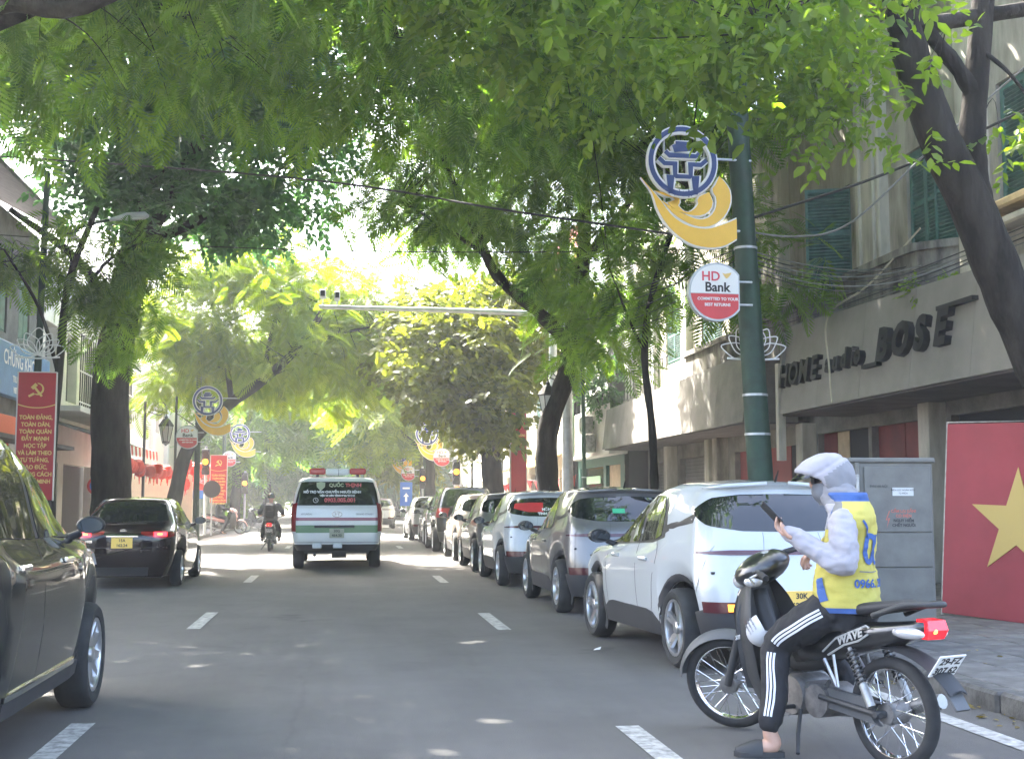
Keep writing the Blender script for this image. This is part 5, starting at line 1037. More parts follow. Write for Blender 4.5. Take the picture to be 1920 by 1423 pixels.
def hanoi_sign(label, loc, rz=0, group='round city emblem signs on lamp posts'):
    t = thing('emblem_sign', label, 'sign', loc, rz, group)
    # yellow crescent made of three leaves with white edges
    outer = smooth2(pxl([(1188, 343), (1210, 372), (1222, 405), (1246, 440), (1282, 466), (1318, 474), (1352, 470), (1379, 455)]))
    o_in = smooth2(pxl([(1222, 380), (1238, 402), (1258, 425), (1290, 440), (1322, 440), (1350, 430), (1379, 416)]), 7)
    n = 22
    def res(p, k=n):
        d = np.cumsum([0] + [hypot(p[i + 1][0] - p[i][0], p[i + 1][1] - p[i][1]) for i in range(len(p) - 1)]); s = np.linspace(0, d[-1], k); return list(zip(np.interp(s, d, [q[0] for q in p]), np.interp(s, d, [q[1] for q in p])))
    leaf1 = (res(outer), res(smooth2(pxl([(1188, 343), (1225, 385), (1250, 416), (1282, 434), (1318, 438), (1350, 429), (1379, 416)]))))
    leaf2 = (res(smooth2(pxl([(1228, 386), (1256, 414), (1292, 432), (1326, 432), (1352, 414), (1366, 388), (1366, 362), (1356, 345), (1345, 334)]))), res(smooth2(pxl([(1228, 386), (1262, 406), (1300, 420), (1325, 414), (1338, 394), (1338, 374), (1330, 362), (1337, 352), (1345, 334)]))))
    leaf3 = (res(smooth2(pxl([(1215, 368), (1240, 372), (1262, 378), (1258, 392), (1240, 390), (1262, 406), (1298, 413), (1320, 406), (1331, 388), (1324, 366)]))), res(smooth2(pxl([(1215, 368), (1240, 378), (1263, 380), (1264, 392), (1262, 396), (1276, 407), (1292, 402), (1302, 390), (1302, 378), (1324, 366)]))))
    def plate(g):
        for a, b in (leaf1, leaf2, leaf3): g(a, b)
    def edge(mb, d):
        for a, b in (leaf1, leaf2, leaf3):
            ca = np.mean(np.array(a + b), 0)
            A = [(p[0] + (p[0] - q[0]) / (hypot(p[0] - q[0], p[1] - q[1]) + .02) * .022, p[1] + (p[1] - q[1]) / (hypot(p[0] - q[0], p[1] - q[1]) + .02) * .022) for p, q in zip(a, b)]
            B = [(q[0] + (q[0] - p[0]) / (hypot(p[0] - q[0], p[1] - q[1]) + .02) * .022, q[1] + (q[1] - p[1]) / (hypot(p[0] - q[0], p[1] - q[1]) + .02) * .022) for p, q in zip(a, b)]; mb.band(A, B, d)
    layer(edge, 'crescent_edge', t, M['sign_white'], .06, 0)
    for a, b in (leaf1, leaf2, leaf3): layer(lambda mb, d: mb.band(a, b, d), 'crescent_leaf', t, M['sign_yellow'], .012, -.058)
    R = .46; ring = lambda r0, r1: (lambda mb, d: mb.band(arc(0, 0, r0, 0, 360, 49), arc(0, 0, r1, 0, 360, 49), d))
    layer(ring(R + .02, R - .09), 'ring_edge', t, M['sign_white'], .07, -.03); layer(ring(R, R - .062), 'ring', t, M['sign_navy'], .012, -.098)
    def bars(g):
        def poly(mb, d):
            def ribbon(p, w):
                p = [Vector((a, b, 0)) for a, b in p]; A = []; B = []
                for i, q in enumerate(p):
                    t0 = (p[min(i + 1, len(p) - 1)] - p[max(i - 1, 0)]).normalized(); k = 1.0
                    if 0 < i < len(p) - 1: u = (p[i] - p[i - 1]).normalized(); k = 1 / max(.5, abs(u.dot(t0)))
                    nn = Vector((-t0.y, t0.x, 0)); A.append(q + nn * w * k); B.append(q - nn * w * k)
                mb.band(A, B, d)
            for s_ in (-1, 1):
                ribbon([(s_ * .32, .03), (s_ * .245, -.035), (s_ * .105, -.035), (s_ * .105, -.20), (s_ * .17, -.20), (s_ * .17, -.43 if g < .03 else -.43)], g)
            for pts in ([(-.235, .125), (-.18, .075), (.18, .075), (.235, .125)], [(-.115, .215), (-.10, .17), (.10, .17), (.115, .215)], [(-.09, .235), (.09, .235)], [(-.105, -.2), (.105, -.2)]): ribbon(pts, g)
        return poly
    layer(bars(.043), 'pavilion_edge', t, M['sign_white'], .07, -.03); layer(bars(.027), 'pavilion', t, M['sign_navy'], .012, -.098)
    MB().bbox((0, -.07, -.42), (.22, .05, .10), .008).build('name_plate', M['sign_white'], t); text('name_text', 'HÀ NỘI', .088, M['sign_navy'], t, (0, -.098, -.425), (pi / 2, 0, 0), bold=.003, sx=.8)
    mb = MB(); mb.tube([(.60, .06, -.85), (1.0, .06, -.85)], .018, 6); mb.tube([(.3, .06, .1), (1.0, .06, .1)], .018, 6); mb.tube([(-.2, .06, -.75), (-.2, .06, .35)], .016, 6); mb.tube([(.35, .06, -.95), (.35, .06, .3)], .016, 6); mb.build('frame', M['galv'], t)
    return t
def bank_sign(label, loc, rz=0, flip=1, group='round bank signs on lamp posts'):
    t = thing('bank_sign', label, 'sign', loc, rz, group); R = .365; xc = .29
    a = degrees_ = math.degrees(math.acos(xc / R)); full = arc(0, 0, R, a, 360 - a, 40); h = R * .02
    layer(lambda mb, d: mb.prism([(p[0] * 1.04, p[1] * 1.04) for p in full], d), 'light_box', t, M['galv'], .10, .03)
    a2 = math.degrees(math.asin(.035 / R)); up = arc(0, 0, R * .97, a, 180 + a2, 24) + [(xc * .985, -.02)]; up[-2] = (-R * .97, -.02); lo = [(-R * .97, -.027)] + arc(0, 0, R * .97, 184, 360 - a, 24) + [(xc * .985, -.027)]
    layer(lambda mb, d: mb.prism(up, d), 'upper_face', t, M['sign_white'], .006, -.072); layer(lambda mb, d: mb.prism(lo, d), 'lower_face', t, M['sign_red'], .006, -.072)
    text('sign_text', 'HD', .17, M['sign_redpink'], t, (-.085, -.081, .195), (pi / 2, 0, 0), bold=.003); text('sign_text', 'Bank', .17, M['ink'], t, (.0, -.081, .055), (pi / 2, 0, 0), bold=.004)
    text('sign_text', 'COMMITTED TO YOUR', .052, M['sign_white'], t, (.005, -.081, -.095), (pi / 2, 0, 0), bold=.0014); text('sign_text', 'BEST RETURNS', .052, M['sign_white'], t, (.0, -.081, -.17), (pi / 2, 0, 0), bold=.0014)
    layer(lambda mb, d: mb.prism(smooth2([(.07, .245), (.11, .235), (.19, .25), (.16, .2), (.125, .175), (.10, .2)], 4), d), 'bowl_mark', t, M['gold'], .004, -.08)
    mb = MB(); mb.tube([(.2, 0, .15), (.5, 0, .15)], .015, 6); mb.tube([(.2, 0, -.15), (.5, 0, -.15)], .015, 6); mb.build('bracket', M['galv'], t); return t
def lotus(label, loc, s=1.0, rz=0):
    t = thing('lotus_ornament', label, 'ornament', loc, rz, 'wire lotus ornaments on lamp posts'); 
    for a, w, h in ((0, .17, .44), (30, .12, .40), (-30, .12, .40), (52, .10, .40), (-52, .10, .40), (74, .10, .44), (-74, .10, .44)):
        pts = [(0, 0), (-w * .8, h * .3), (-w, h * .55), (-w * .5, h * .85), (0, h * 1.0), (w * .5, h * .85), (w, h * .55), (w * .8, h * .3), (0, 0)]
        r = radians(-a); MB().tube([((p[0] * cos(r) - p[1] * sin(r)) * s, -.02 - abs(a) * .0004, (p[0] * sin(r) + p[1] * cos(r)) * s) for p in smooth2(pts, 4)], (.0075 if s < 1.2 else .0095) * s, 5, cap=False).build('petal', M['sign_white'], t)
    MB().tube([(-.34 * s, -.03, -.03 * s), (0, -.03, -.055 * s), (.34 * s, -.03, -.03 * s)], .014 * s, 6).build('stem_bar', M['sign_white'], t); return t
def post(name, label, base, top, r0, r1, m, group=None, bands=(), n=14):
    t = thing(name, label, 'lamp post', base, 0, group); d = Vector(top) - Vector(base)
    MB().tube([d * k / 6 for k in range(7)], [r0 + (r1 - r0) * k / 6 for k in range(7)], n).build('pole', M[m], t, smooth=40)
    MB().lathe([(r0 * 1.55, 0), (r0 * 1.55, .05), (r0 * 1.2, .1), (r0 * 1.12, .5), (r0 * 1.0, .55)], n).build('base', M[m], t, smooth=40)
    for z in bands:
        p = d * (z / d.z); rr = r0 + (r1 - r0) * z / d.z; MB().lathe([(rr, -.015), (rr + .008, -.015), (rr + .008, .015), (rr, .015)], n, Matrix.Translation(p), close=True).build('strap', M['galv'], t)
    return t
p1 = post('lamp_post', 'thick green metal post carrying the largest emblem and bank sign beside the nearest car', (5.47, 15.75, .12), (5.02, 15.75, 9.4), .175, .12, 'green_pole', bands=(2.15, 2.66, 4.6))
p1b = post('utility_post', 'slim dark post close behind the thick green sign post', (5.62, 16.15, .12), (5.28, 16.15, 9.2), .085, .075, 'green_pole')
hanoi_sign('largest city emblem sign, navy pavilion ring over a yellow crescent, on the thick green post', (4.32, 15.55, 5.78), radians(3))
bank_sign('largest round white and red bank sign under the big emblem on the thick green post', (4.75, 15.5, 4.08), radians(2))
lotus('white wire lotus behind the thick green post beside the shop canopy', (5.40, 16.0, 3.32), 1.05)
def scaled(o, s): o.scale = (s, s, s); return o
post('lamp_post', 'grey green post of the half hidden emblem sign behind the leaning trunk', (-4.75, 42.6, .12), (-4.75, 42.6, 7), .11, .08, 'green_pole')
hanoi_sign('half hidden emblem sign behind the leaning trunk', (-4.3, 41.2, 4.62), 0); bank_sign('round bank sign partly covered by the leaning trunk', (-4.92, 41.4, 3.46), 0)
post('lamp_post', 'slim post of the farthest left emblem sign beyond the left traffic light', (-5.6, 61.5, .12), (-5.6, 61.5, 8), .10, .07, 'green_pole')
hanoi_sign('far left emblem sign with bright crescent above the second left traffic light', (-4.85, 61.2, 4.62), 0); bank_sign('far left round bank sign above the far red banner', (-5.3, 61, 3.42), 0)
post('lamp_post', 'slim post of the far right emblem sign near the blue road sign', (4.15, 63.4, .12), (4.15, 63.4, 8), .10, .07, 'green_pole')
hanoi_sign('far right emblem sign left of the right traffic lights', (2.85, 63, 3.82), 0); bank_sign('far right round bank sign under its emblem beside the yellow crown', (3.3, 62.8, 2.8), 0)
post('lamp_post', 'slim pale post behind the near right traffic light', (4.75, 52.6, .12), (4.75, 52.6, 7), .09, .07, 'galv')
hanoi_sign('emblem sign half covered by olive leaves above the right traffic light', (3.5, 52.2, 4.2), 0); bank_sign('round bank sign behind the near right traffic light', (4.12, 52.0, 3.22), 0)
post('lamp_post', 'thin dark green post in front of the green shop', (6.2, 31.8, .12), (6.15, 31.8, 6.2), .06, .05, 'green_pole', bands=(1.9,))
post('utility_post', 'pale round concrete post beside the curved trunk and lantern', (5.55, 30.6, .12), (5.5, 30.6, 8.4), .15, .11, 'galv')
# left near post with lotus, banner and a street light arm
lp = post('lamp_post', 'tall green post carrying a wire lotus and a red banner on the left pavement', (-6.36, 27.1, .12), (-6.26, 27.1, 8.3), .085, .065, 'green_pole')
lotus('white wire lotus above the large red banner on the left', (-6.28, 26.95, 4.42), 1.3)
sl = thing('street_light', 'pale street light head on a curved arm among the fronds at the upper left', 'street light', (-6.2, 27.1, 6.6)); arm = catmull([(0, 0, -.1), (.3, 0, .35), (.8, -.03, .62), (1.45, -.06, .78)], 6)
MB().tube(arm, .032, 8).build('arm', M['green_pole'], sl, smooth=40); MB().tube([(1.25, -.05, .74), (1.45, -.06, .79), (1.6, -.06, .82), (1.98, -.08, .85), (2.06, -.08, .84)], [.04, .055, .09, .085, .03], 10, flat=1).build('head', M['galv'], sl, smooth=40)
MB().box((1.78, -.075, .77), (.36, .13, .03), (0, -.08, 0)).build('lens', M['lamp_glass'], sl)
def banner(label, loc, w, h, lines, rz=0, emblem=True):
    t = thing('banner', label, 'banner', loc, rz, 'red vertical slogan banners'); MB().bbox((0, 0, h / 2), (w, .05, h), .006).build('cloth', M['banner_red'], t)
    mb = MB()
    for x in (-w / 2 - .012, w / 2 + .012): mb.box((x, 0, h / 2), (.022, .07, h + .03))
    mb.box((0, 0, h + .012), (w + .0, .07, .022)); mb.build('frame', M['banner_edge'], t); k = w / .74
    if emblem:
        e = MB(); c = (.0, h - .36 * k)
        A = [(c[0] + .015 * k + .125 * k * cos(q), c[1] + .02 * k + .125 * k * sin(q)) for q in np.linspace(radians(95), radians(-120), 22)]
        B = [(c[0] - .012 * k + .118 * k * cos(q), c[1] + .026 * k + .105 * k * sin(q)) for q in np.linspace(radians(78), radians(-112), 22)]
        e.band(A, B, .012); 
        def bar(p, q, w_): 
            d = Vector((q[0] - p[0], q[1] - p[1], 0)).normalized(); n_ = Vector((-d.y, d.x, 0)) * w_; e.prism([(p[0] + n_.x, p[1] + n_.y), (p[0] - n_.x, p[1] - n_.y), (q[0] - n_.x, q[1] - n_.y), (q[0] + n_.x, q[1] + n_.y)], .014)
        bar((c[0] - .06 * k, c[1] + .07 * k), (c[0] + .10 * k, c[1] - .13 * k), .022 * k); bar((c[0] - .10 * k, c[1] + .03 * k), (c[0] - .01 * k, c[1] + .12 * k), .034 * k); bar((c[0] - .055 * k, c[1] - .075 * k), (c[0] - .16 * k, c[1] - .135 * k), .022 * k)
        e.v = [tuple(XZ @ Vector(v)) for v in e.v]; e.build('emblem', M['gold'], t).location.y = -.026
        q = MB(); q.tube([(x, -.028, h - .66 * k - .07 * k * (1 - (x / (w / 2)) ** 2)) for x in np.linspace(-w / 2, w / 2, 13)], .012 * k, 5); q.build('curved_line', M['gold'], t)
    for i, l in enumerate(lines): text('banner_text', l, .118 * k, M['gold'], t, (0, -.028, h - (.93 + .146 * i) * k), (pi / 2, 0, 0), bold=.0035 * k, ext=.002, sx=.88)
    return t
BL = ['TOÀN ĐẢNG,', 'TOÀN DÂN,', 'TOÀN QUÂN', 'ĐẨY MẠNH', 'HỌC TẬP', 'VÀ LÀM THEO', 'TƯ TƯỞNG,', 'ĐẠO ĐỨC,', 'PHONG CÁCH', 'HỒ CHÍ MINH']
banner('large red banner with yellow emblem and lettering on the tall green post at the left', (-6.26, 26.9, 1.43), .74, 2.62, BL, radians(2)).location.x = -6.26
banner('small far red banner with yellow emblem behind the left traffic light', (-4.80, 50.6, 1.35), .62, 1.85, BL)
b3 = banner('narrow red banner turned edgewise beside the stout trunk on the right', (5.62, 40.0, 1.6), .62, 2.7, ['CHÀO MỪNG', 'NGÀY', 'QUỐC KHÁNH'], radians(30), False); s_ = MB(); star(s_, (0, 0), .17); s_.v = [tuple(XZ @ Vector(v)) for v in s_.v]; s_.build('star', M['gold'], b3, loc=(0, -.028, 2.25))
# lanterns on scroll brackets
def lantern(label, loc, side=1):
    t = thing('street_lantern', label, 'lantern', loc, 0, 'old style street lanterns'); mb = MB()
    mb.lathe([(.11, -.36), (.12, -.34), (.21, .12), (.22, .14)], 6); g = mb.build('glass', M['lamp_glass'], t)
    f = MB(); f.lathe([(.24, .14), (.25, .17), (.12, .36), (.06, .40), (.05, .46), (.015, .5), (.015, .56)], 6); f.build('roof', M['black_iron'], t); f = MB(); f.lathe([(.02, -.5), (.05, -.46), (.12, -.42), (.13, -.36), (.11, -.35)], 6); f.build('finial', M['black_iron'], t)
    for k in range(6):
        a = pi * k / 3; MB().tube([(.122 * cos(a), .122 * sin(a), -.36), (.222 * cos(a), .222 * sin(a), .15)], .011, 4).build('rib', M['black_iron'], t)
    q = MB(); sp = [(side * (.0 + .22 - (.22 - .16 * i / 24) * cos(i * .33)), 0, .74 + (.22 - .16 * i / 24) * sin(i * .33)) for i in range(24)]; q.tube([(0, 0, .56), (0, 0, .74)], .014, 5); q.tube(sp, .014, 5); q.tube([(0, 0, .60), (side * .25, 0, .50), (side * .6, 0, .62)], .016, 5); q.build('bracket', M['black_iron'], t); return t
lantern('old style black lantern hanging beside the curved trunk on the right', (4.88, 29.6, 3.78), 1); lantern('old style black lantern near the leaning trunk on the left', (-5.75, 42.4, 3.72), -1)
post('lamp_post', 'thin black post right of the thick trunk', (-6.3, 41.5, .12), (-6.3, 41.5, 4.6), .05, .04, 'black_iron'); post('lamp_post', 'black lantern post beside the leaning trunk', (-5.5, 42.9, .12), (-5.5, 42.9, 4.9), .05, .04, 'black_iron')
# camera gantry over the road
g = thing('camera_gantry', 'grey pole arm reaching over the road with two traffic cameras at its end', 'camera mast', (5.75, 34, .12)); MB().tube([(0, 0, 0), (0, 0, 6.9)], [.14, .10], 12).build('pole', M['galv'], g, smooth=40); MB().tube([(0, 0, 6.45), (-3, 0, 6.50), (-6.42, 0, 6.52)], [.085, .07, .055], 10).build('arm', M['galv'], g, smooth=40)
for x, z, w_ in ((-6.32, 6.86, .17), (-5.93, 6.82, .15)):
    c_ = MB().bbox((x, -.05, z), (w_, .36, .22), .02).build('camera', M['galv'], g); MB().box((x, -.24, z), (w_ * .7, .02, .15)).build('camera_window', M['black'], c_); MB().tube([(x, 0, 6.55), (x, 0, z - .1)], .02, 6).build('stand', M['galv'], c_)
# traffic lights
def traffic_light(label, loc, round_=False, h=2.3):
    t = thing('traffic_light', label, 'traffic light', loc, 0, 'amber traffic lights at the crossing'); MB().tube([(0, 0, 0), (0, 0, h + 1.1)], .055, 10).build('pole', M['galv'], t)
    hb = MB().bbox((0, -.12, h + .5), (.30, .2, 1.0), .03).build('housing', M['black'], t)
    for k in range(3):
        z = h + .5 + (1 - k) * .31; m = M['amber_on'] if k == 1 else M['black']
        MB().lathe([(.115, 0), (.11, .012), (.001, .02)], 16, Matrix.Translation((0, -.222, z)) @ Matrix.Rotation(pi / 2, 4, 'X')).build('lamp', m, hb)
        A = [[(.13 * cos(q), -.22 - dy, z + .13 * sin(q)) for q in np.linspace(-.25, pi + .25, 11)] for dy in (0, .17)]; MB().grid(A).build('visor', M['black'], hb)
    return t
M['amber_on'] = mat('amber_lamp_lit', (1, .45, .03), .3, emit=(1, .30, .02), estr=.55); M['amber_on'].node_tree.nodes['Principled BSDF'].inputs['Roughness'].default_value = .4
traffic_light('near left amber traffic light before the far red banner', (-5.22, 49.8, .12), h=2.3); traffic_light('far left amber traffic light on a white post', (-4.62, 61.9, .12), h=1.65); traffic_light('near right amber traffic light by the yellow awning', (4.52, 50, .12), h=1.95); traffic_light('far right amber traffic light beside the blue road sign', (3.95, 62, .12), h=1.9)
def disc_sign(name, label, loc, r, m, m2=None, h=1.2, shape='disc', txt=None):
    t = thing(name, label, 'road sign', loc); MB().tube([(0, .03, 0), (0, .03, h + .2)], .028, 8).build('post', M['galv'], t)
    if shape == 'disc':
        MB().lathe([(r, 0), (r, .015)], 24, Matrix.Translation((0, 0, h)) @ Matrix.Rotation(pi / 2, 4, 'X')).build('panel', m, t)
        if m2: MB().lathe([(r * .72, 0), (r * .72, .004)], 24, Matrix.Translation((0, -.016, h)) @ Matrix.Rotation(pi / 2, 4, 'X')).build('symbol', m2, t)
    else:
        MB().bbox((0, 0, h), (r, .03, r * shape), .006).build('panel', m, t)
        if txt == 'arrow': mb = MB(); mb.prism([(-.05, -.36), (.05, -.36), (.05, -.12), (.13, -.12), (0, .06), (-.13, -.12), (-.05, -.12)], .004, Matrix.Translation((0, -.018, h)) @ XZ); mb.prism([(-.17, .24), (.17, .24), (.17, .32), (-.17, .32)], .004, Matrix.Translation((0, -.018, h)) @ XZ); mb.build('symbol', m2, t)
    return t
M['road_blue'] = mat('road_sign_blue', (.03, .12, .42), .5); disc_sign('road_sign', 'blue rectangular road sign with white arrow at the end of the parked row', (3.05, 60, 0), .58, M['road_blue'], M['sign_white'], 1.75, 1.95, 'arrow')
disc_sign('no_parking_sign', 'round blue and red no parking sign left of the thick trunk', (-6.9, 37, .12), .26, M['sign_red'], M['road_blue'], 1.72); disc_sign('round_sign', 'back of a round dark road sign below the near left traffic light', (-4.92, 49.3, .12), .33, M['black_iron'], None, 1.75); disc_sign('small_blue_sign', 'small blue sign left of the near left traffic light', (-5.55, 50.2, .12), .42, M['road_blue'], None, 1.55, .8)
# street cabinet
M['cabinet'] = mat('cabinet_grey', (.145, .14, .122), .6, col2=(.105, .10, .088), vscale=4, detail=12, bump=.06, bscale=25); M['cab_dark'] = mat('cabinet_gap', (.03, .03, .03), .8); M['label_w'] = mat('label_paper', (.48, .48, .46), .7); M['rust_red'] = mat('faded_red', (.42, .12, .09), .7)
cb = thing('street_cabinet', 'grey metal electrical cabinet on the pavement behind the motorbike rider', 'cabinet', (5.07, 11.35, .12), radians(-3)); w_, d_, h_ = .79, .52, 1.66
MB().bbox((0, 0, h_ / 2 + .05), (w_, d_, h_ - .1), .012).build('body', M['cabinet'], cb); MB().box((0, 0, .04), (w_ + .06, d_ + .06, .09)).build('plinth', M['kerb'], cb); MB().bbox((0, 0, h_ + .0), (w_ + .05, d_ + .05, .05), .015).build('lid', M['cabinet'], cb)
for z0, z1 in ((1.0, h_ - .06), (.68, .99), (.1, .67)): MB().bbox((.05, -d_ / 2 - .008, (z0 + z1) / 2), (w_ - .16, .018, z1 - z0), .004).build('door', M['cabinet'], cb)
MB().bbox((-w_ / 2 + .065, -d_ / 2 - .012, h_ / 2 + .05), (.045, .03, h_ - .14), .008).build('hinge_post', M['cabinet'], cb); MB().bbox((-w_ / 2 + .06, -d_ / 2 - .035, 1.45), (.03, .03, .16), .006).build('lock', M['dullsteel'], cb)
MB().box((.1, -d_ / 2 - .019, 1.37), (.2, .004, .075)).build('label', M['label_w'], cb)
for i, l in enumerate(('ĐIỆN LỰC HOÀN KIẾM', 'TỦ ĐIỆN')): text('label_text', l, .022, M['ink'], cb, (.1, -d_ / 2 - .0215, 1.385 - .03 * i), (pi / 2, 0, 0), ext=.0005)
MB().add([(0, 0, .0), (.03, 0, .07), (.022, 0, .075), (-.012, 0, -.01), (.012, 0, -.01), (-.004, 0, -.085), (.03, 0, .008), (.008, 0, .006)], [(3, 0, 1, 2), (3, 4, 0), (4, 5, 6, 7)]).build('bolt_mark', M['rust_red'], cb, loc=(-.06, -d_ / 2 - .0195, 1.12))
for i, l in enumerate(('CẤM LẠI GẦN!', 'CÓ ĐIỆN', 'NGUY HIỂM', 'CHẾT NGƯỜI')): text('label_text', l, .036, M['rust_red'] if i < 2 else M['ink'], cb, (.1, -d_ / 2 - .0195, 1.19 - .043 * i), (pi / 2, 0, 0), ext=.0005, bold=.001)
text('label_text', 'EVN HÀ NỘI', .03, M['ink'], cb, (-.2 + .07, -d_ / 2 - .0195, 1.42), (pi / 2, 0, 0), ext=.0005)
# flag hoarding
M['flag_red'] = mat('flag_red', (.27, .036, .045), .7, var=.10, vscale=1.6, bump=.25, bscale=3); M['flag_star'] = mat('flag_star', (.46, .33, .10), .7)
fl = thing('flag_hoarding', 'tilted red hoarding with a large yellow star leaning at the right edge', 'hoarding', (6.70, 13.5, .14), atan2(-.92, .40)); fl.rotation_euler = (radians(-3), radians(2.0), atan2(-.95, .44))
MB().bbox((1.02, 0, 1.08), (2.0, .04, 2.12), .006).build('panel', M['flag_red'], fl); mb = MB(); mb.tube([(.01, -.0, 0), (.01, -.0, 2.16), (2.05, 0, 2.16), (2.05, 0, 0)], .014, 6); mb.build('frame', M['dullsteel'], fl)
s_ = MB(); star(s_, (0, 0), .60, .012); s_.v = [tuple(XZ @ Vector(v)) for v in s_.v]; s_.build('star', M['flag_star'], fl, loc=(.96, -.021, 1.06))
MB().tube([(.3, .05, 1.6), (.3, .7, 0)], .02, 6).build('prop', M['galv'], fl)
# overhead cables
def cable(label, pts, r=.012, m='cable', sag=.0, name='cable'):
    P = [Vector(p) for p in pts]; out = []
    if len(P) == 2: out = [P[0].lerp(P[1], k / 20) - Vector((0, 0, sag * 4 * (k / 20) * (1 - k / 20))) for k in range(21)]
    else: out = catmull(P, 7)
    c0 = out[0]; t = MB().tube([p - c0 for p in out], r, 5).build(name, M[m], None, loc=c0); tag(t, label, 'cable', 'overhead cables'); return t
cable('thick black cable crossing the whole street in front of the emblem', [(-9, 24, 7.9), (-1, 20.5, 6.7), (2.5, 17.8, 5.6), (5.2, 15.75, 4.78)], .018)
cable('upper black cable rising from the green post to the leaning trunk', [(5.25, 15.75, 5.1), (6.9, 15.0, 5.6), (8.3, 14, 6.2)], .02); cable('loose grey cable curving from the green post up past the main window', [(5.25, 15.75, 4.95), (5.9, 15.5, 4.85), (6.5, 15.2, 5.0), (7.4, 14.6, 5.9), (8.6, 14, 7)], .014, 'cable_grey')
ORD = ('topmost', 'second', 'third', 'fourth', 'fifth', 'lowest')
for i in range(6): cable(ORD[i] + ' thin cable of the sagging bundle from the green post to the curved balconies', [(5.26, 15.75, 4.72 - .05 * i), (8.3, 18.0 - .5 * i, 4.95 - .07 * i)], .008, ('cable_grey', 'cable')[i % 2], .12 + .05 * i)
for i in range(5): cable(ORD[i if i < 4 else 5] + ' thin cable from the green post along the street to the farther houses', [(5.2, 15.75, 4.75 - .07 * i), (5.4 + .1 * i, 31, 6.2 - .1 * i)], .007, 'cable', .1 + .08 * i)
for i in range(4): cable(ORD[i if i < 3 else 5] + ' of the straight cables strung along the balcony fronts', [(8.3, 24.8, 5.0 - .08 * i), (8.28, 12, 4.78 - .06 * i)], .009, ('cable', 'cable_grey')[i % 2], .1)
cable('cream cable hanging over the fascia edge from the main window', [(8.6, 17.6, 5.5), (8.2, 18.6, 4.8), (7.96, 19.7, 4.46), (7.98, 19.75, 3.6), (7.95, 19.6, 3.02)], .016, 'cable_cream')
cable('long thin black cable high across the middle of the street', [(-8.8, 30, 7.6), (8.7, 26, 6.9)], .012, 'cable', .25)
# ---------------------------------------------------------------- motorbikes and people
from mathutils import noise as mnoise
M['bike_black'] = mat('bike_black', (.012, .013, .014), .28, coat=.7); M['bike_satin'] = mat('bike_satin', (.03, .031, .032), .6, bump=.05, bscale=60); M['bike_grey'] = mat('bike_grey', (.075, .078, .08), .55)
M['engine'] = mat('engine_alloy', (.20, .19, .18), .55, .6, var=.35, vscale=9); M['seat'] = mat('seat_vinyl', (.02, .02, .021), .6, bump=.08, bscale=90); M['skin'] = mat('skin', (.46, .27, .19), .55, var=.06, vscale=12); M['shoe'] = mat('slipper_rubber', (.03, .03, .03), .6)
M['bike_pink'] = mat('bike_pink', (.55, .28, .24), .35, coat=.5); M['bike_silver'] = mat('bike_trim', (.45, .45, .43), .4, .4)
TAIL = mat('tail_lamp_lit', (.5, .012, .018), .2, emit=(1, .01, .02), estr=.16, coat=.6)
